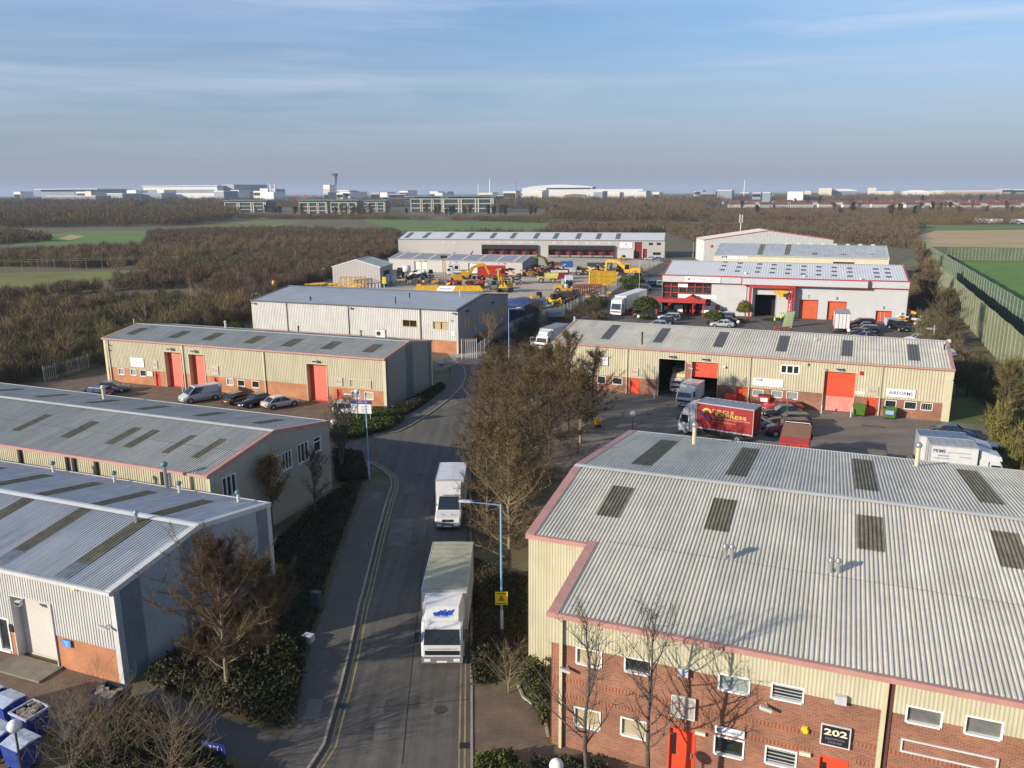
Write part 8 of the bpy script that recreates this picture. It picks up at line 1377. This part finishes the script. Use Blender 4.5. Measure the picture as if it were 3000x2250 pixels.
# airport halls
fb('airport_hall', 'long white-roofed airport hall on the far left skyline', 115, 295, 555, 0, air_g, 150, Y=2500, roofm=air_w, over=12); fb('airport_hall', 'great arched-roof terminal hall on the left skyline', 415, 648, 546, 0, air_w, 160, Y=2400, roofm=air_w, over=3, storeys=1, band=air_g); fb('airport_hall', 'grey glazed end of the great terminal hall', 649, 694, 543, 0, air_g, 150, Y=2420, roofm=air_g)
fb('airport_hall', 'low white hall in front of the great terminal hall', 500, 690, 567, 0, air_w, 60, Y=2000, roofm=air_w); fb('airport_hall', 'low grey shed right of the far left hall', 300, 370, 568, 0, air_g, 60, Y=1900, roofm=air_w); fb('airport_hall', 'low grey shed under the great hall left end', 400, 480, 567, 0, air_g, 60, Y=1950, roofm=mat('pale_grey_roof', (.4, .42, .42), .5)); fb('airport_hall', 'long low white roofs below the far left hall', 130, 290, 575, 0, air_g, 50, Y=1700, roofm=air_w)
fb('stadium_roof', 'white wavy-roofed terminal right of picture centre', 1545, 1735, 541, 0, air_g, 160, Y=2500, kind='arch', roofm=air_w, storeys=2); fb('airport_hall', 'cream hall in front of the wavy-roofed terminal', 1530, 1600, 552, 0, air_w, 60, Y=2100); fb('airport_hall', 'long white sheds right of the wavy-roofed terminal', 1600, 1880, 556, 0, air_w, 60, Y=2200, roofm=air_w)
fb('airport_hall', 'big pale gabled hangar on the right skyline', 2430, 2505, 553, 0, air_g, 110, Y=2000, kind='arch', roofm=air_w, storeys=0); fb('airport_hall', 'cream side block of the pale gabled hangar', 2396, 2432, 553, 0, air_c, 90, Y=1990); fb('airport_hall', 'stepped cream hangar tower right of the gabled hangar', 2540, 2562, 552, 0, air_c, 70, Y=2000); fb('airport_hall', 'low cream block beside the stepped hangar tower', 2562, 2612, 561, 0, air_c, 70, Y=1990)
fb('airport_hall', 'white sloping hangar right of the stepped tower', 2645, 2716, 557, 0, air_w, 90, Y=2000, kind='arch', roofm=air_w); fb('airport_hall', 'long cream hangar at the right skyline', 2765, 2925, 559, 0, air_c, 100, Y=2000, storeys=2, band=mat('tan_band', (.45, .38, .28), .6)); fb('airport_hall', 'grey glazed hangar block at the right edge', 2926, 2955, 555, 0, air_g, 80, Y=1990, storeys=3); fb('airport_hall', 'grey-green hangar block cut by the right edge', 2960, 3020, 556, 0, mat('airport_green', (.22, .27, .24), .6), 80, Y=1990, storeys=3)
fb('tower_block', 'small white striped block left of the control tower', 948, 970, 544, 0, air_w, 30, Y=2400, storeys=1, band=air_r); fb('power_house', 'white box building right of the great hall', 762, 790, 554, 0, air_w, 40, Y=2200); fb('power_house', 'blue-grey box with twin chimneys', 791, 812, 555, 0, air_g, 40, Y=2190)
for i, x in enumerate((796, 809)): t = thing('chimney', ('left', 'right')[i] + ' of the two white chimneys right of the great hall', 'chimney', at_dist(x, 600, 2180) * Vector((1, 1, 0)) if 0 else Vector((at_dist(x, 600, 2180).x, 2180, 0)), 0, 'white chimneys'); z_ = at_dist(x, 537, 2180).z; MB().cyl((0, 0, 0), (0, 0, z_), 2.2, 1.8, 10).obj('stack', air_w, t); MB().cyl((0, 0, z_), (0, 0, z_ + 2), 2.3, 2.3, 10).obj('rim', air_g, t)
q = at_dist(985, 600, 2800); t = thing('control_tower', 'tall airport control tower with dark flared head on the skyline', 'control tower', (q.x, 2800, 0)); zt = at_dist(985, 508, 2800).z; MB().cyl((0, 0, 0), (0, 0, zt - 38), 4.5, 4.5, 12).obj('shaft', air_w, t); MB().cyl((0, 0, zt - 38), (0, 0, zt - 8), 4.5, 9, 12).obj('flared_neck', air_g, t); MB().cyl((0, 0, zt - 8), (0, 0, zt), 11, 11, 12).obj('cab', mat('tower_cab', (.05, .06, .07), .4), t)
for lb, x, pt, Y_, r_ in (('white pointed mast right of the offices', 1436, 524, 2600, 2.6), ('short white mast left of the pointed one', 1402, 538, 2600, 2.), ('thin mast right of the control tower', 1011, 543, 2500, 1.4), ('brown chimney stack beside the far left hall', 223, 552, 2300, 2.2), ('thin lattice mast on the right skyline', 2178, 527, 2200, 1.6), ('twin grey crane masts by the wavy-roofed terminal', 1510, 529, 2450, 3.)):
    q = at_dist(x, 600, Y_); t = thing('mast', lb, 'mast', (q.x, Y_, 0)); MB().cyl((0, 0, 0), (0, 0, at_dist(x, pt, Y_).z), r_, r_ * .5, 8).obj('mast_pole', air_w if 'white' in lb or 'thin' in lb else air_g, t)
for i, x in enumerate((858, 880)):
    q = at_dist(x, 600, 2350); t = thing('airliner', ('left', 'right')[i] + ' of the two parked airliners showing red tail fins', 'airliner', (q.x, 2350, 0), 0, 'parked airliners'); m = MB(); m.cyl((-34, 0, 8), (14, 0, 8), 3, 3, 10); m.obj('fuselage', air_w, t, True); m = MB(); m.prism([(4, 10), (13, 21), (18, 21), (14, 9)], -.5, .5); m.obj('tail_fin', mat('tail_red', (.6, .05, .05), .5), t)
rd = random.Random(12)
for k in range(44):
    x = rd.uniform(700, 2380) if k > 10 else rd.uniform(20, 760); Y_ = rd.uniform(1500, 2600); w_ = rd.uniform(14, 46); h_ = rd.uniform(558, 567); c_ = rd.choice((0, 1, 2)); nm = ('white', 'grey', 'cream')[c_]; wh = 'left' if x < 1000 else 'middle' if x < 1700 else 'right'
    fb('airport_building', nm + ' flat airport building on the ' + wh + ' skyline', x, x + w_, h_, 0, (air_w, air_g, air_c)[c_], 40, Y=Y_, roofm=(air_w, air_w, air_g)[rd.randrange(3)], storeys=rd.choice((0, 1, 2)), group='%s flat airport buildings, %s skyline' % (nm, wh))
# terraced houses
tile = mat('red_tile_roof', (.20, .075, .05), .8, .2, .1); render_w = mat('render_wall', (.66, .63, .57), .7, .1, .3)
rd = random.Random(5); n_ = 0
def house(px, py, L_, i, row):
    p = G(px, py); t = thing('terraced_house', 'red-roofed white terraced house block in the %s row of houses on the right' % row, 'house', p, R(rd.uniform(-6, 6)), 'terraced houses, %s row' % row); w = L_ / 2; m = MB(); m.box(-w, w, 0, 8, 0, 5.2); m.obj('wall', render_w, t)
    m = MB(); m.add([(-w - .3, -.6, 5.0), (w + .3, -.6, 5.0), (w - 1.5, 4, 8.2), (-w + 1.5, 4, 8.2), (-w - .3, 8.6, 5.0), (w + .3, 8.6, 5.0)], [(0, 1, 2, 3), (5, 4, 3, 2), (1, 5, 2), (4, 0, 3)]); r_ = m.obj('roof', tile, t); m = MB(); m.box(-w * .3, -w * .3 + 1.2, 3.4, 4.6, 7.4, 9.4); m.obj('chimney', mat('chimney_brick', (.3, .12, .07), .8), r_)
    for zz in (.9, 3.3):
        m = MB(); k = 0
        while k * 2.8 < L_ - 2.5: x = -w + .9 + k * 2.8; m.box(x, x + 1.5, -.06, -.01, zz, zz + 1.2); k += 1
        m.obj('window_row', glass, t)
for row, py0, x0, x1 in (('nearest', 606.5, 2040, 2990), ('second', 598, 2080, 2990), ('third', 592, 2250, 2990)):
    x = x0
    while x < x1: L_ = rd.uniform(24, 48); pw_ = L_ * 2380 / (G(x, py0).y); house(x + pw_ / 2, py0 + (x - 2000) * .0045 + rd.uniform(-1, 1), L_, n_, row); x += pw_ + rd.uniform(4, 30); n_ += 1
# cars and vans along the far road, masts
for i, (px, py, c) in enumerate(((2850, 653, 'white'), (2865, 654, 'white'), (2880, 654, 'white'), (2895, 655, 'silver'), (2955, 655, 'white'), (2980, 656, 'white'))):
    p = G(px, py); lorry(('white lorry first in the line on the far road', 'white lorry second in the line on the far road', 'white lorry third in the line on the far road', 'white lorry fourth in the line on the far road', 'white lorry before the right edge on the far road', 'white lorry at the right edge on the far road')[i], (p.x, p.y), R(176), boxL=8, name='distant_lorry', defl='none', group='lorries on the far road')
p = G(2171, 740); t = thing('phone_mast', 'white phone mast with twin antennas behind the white gabled unit', 'mast', (at_dist(2171, 650, 345).x, 345, 0)); z1 = at_dist(2171, 628, 345).z; MB().cyl((0, 0, 0), (0, 0, z1 - 3.4), .28, .2, 10).obj('mast_pole', white_t, t); MB().box(-.75, -.35, -.2, .2, z1 - 3.4, z1).obj('antenna', white_t, t); MB().box(.25, .65, -.2, .2, z1 - 3.4, z1 - .2).obj('antenna', white_t, t)
for k, (px, py) in enumerate(((1985, 1), ) if 0 else ()): pass
# ============================================================ air between here and the skyline
m = MB(); m.box(-14900, 14900, -900, 15200, -1, 110); hz_ = m.obj('haze', []); hm = bpy.data.materials.new('haze_air'); hm.use_nodes = True; n = hm.node_tree.nodes; n.clear(); o_ = n.new('ShaderNodeOutputMaterial'); v_ = n.new('ShaderNodeVolumePrincipled'); v_.inputs['Color'].default_value = (.60, .72, .92, 1); v_.inputs['Density'].default_value = .0001; v_.inputs['Anisotropy'].default_value = .0
hm.node_tree.links.new(v_.outputs[0], o_.inputs['Volume']); hz_.data.materials.clear(); hz_.data.materials.append(hm); hz_['kind'] = 'stuff'
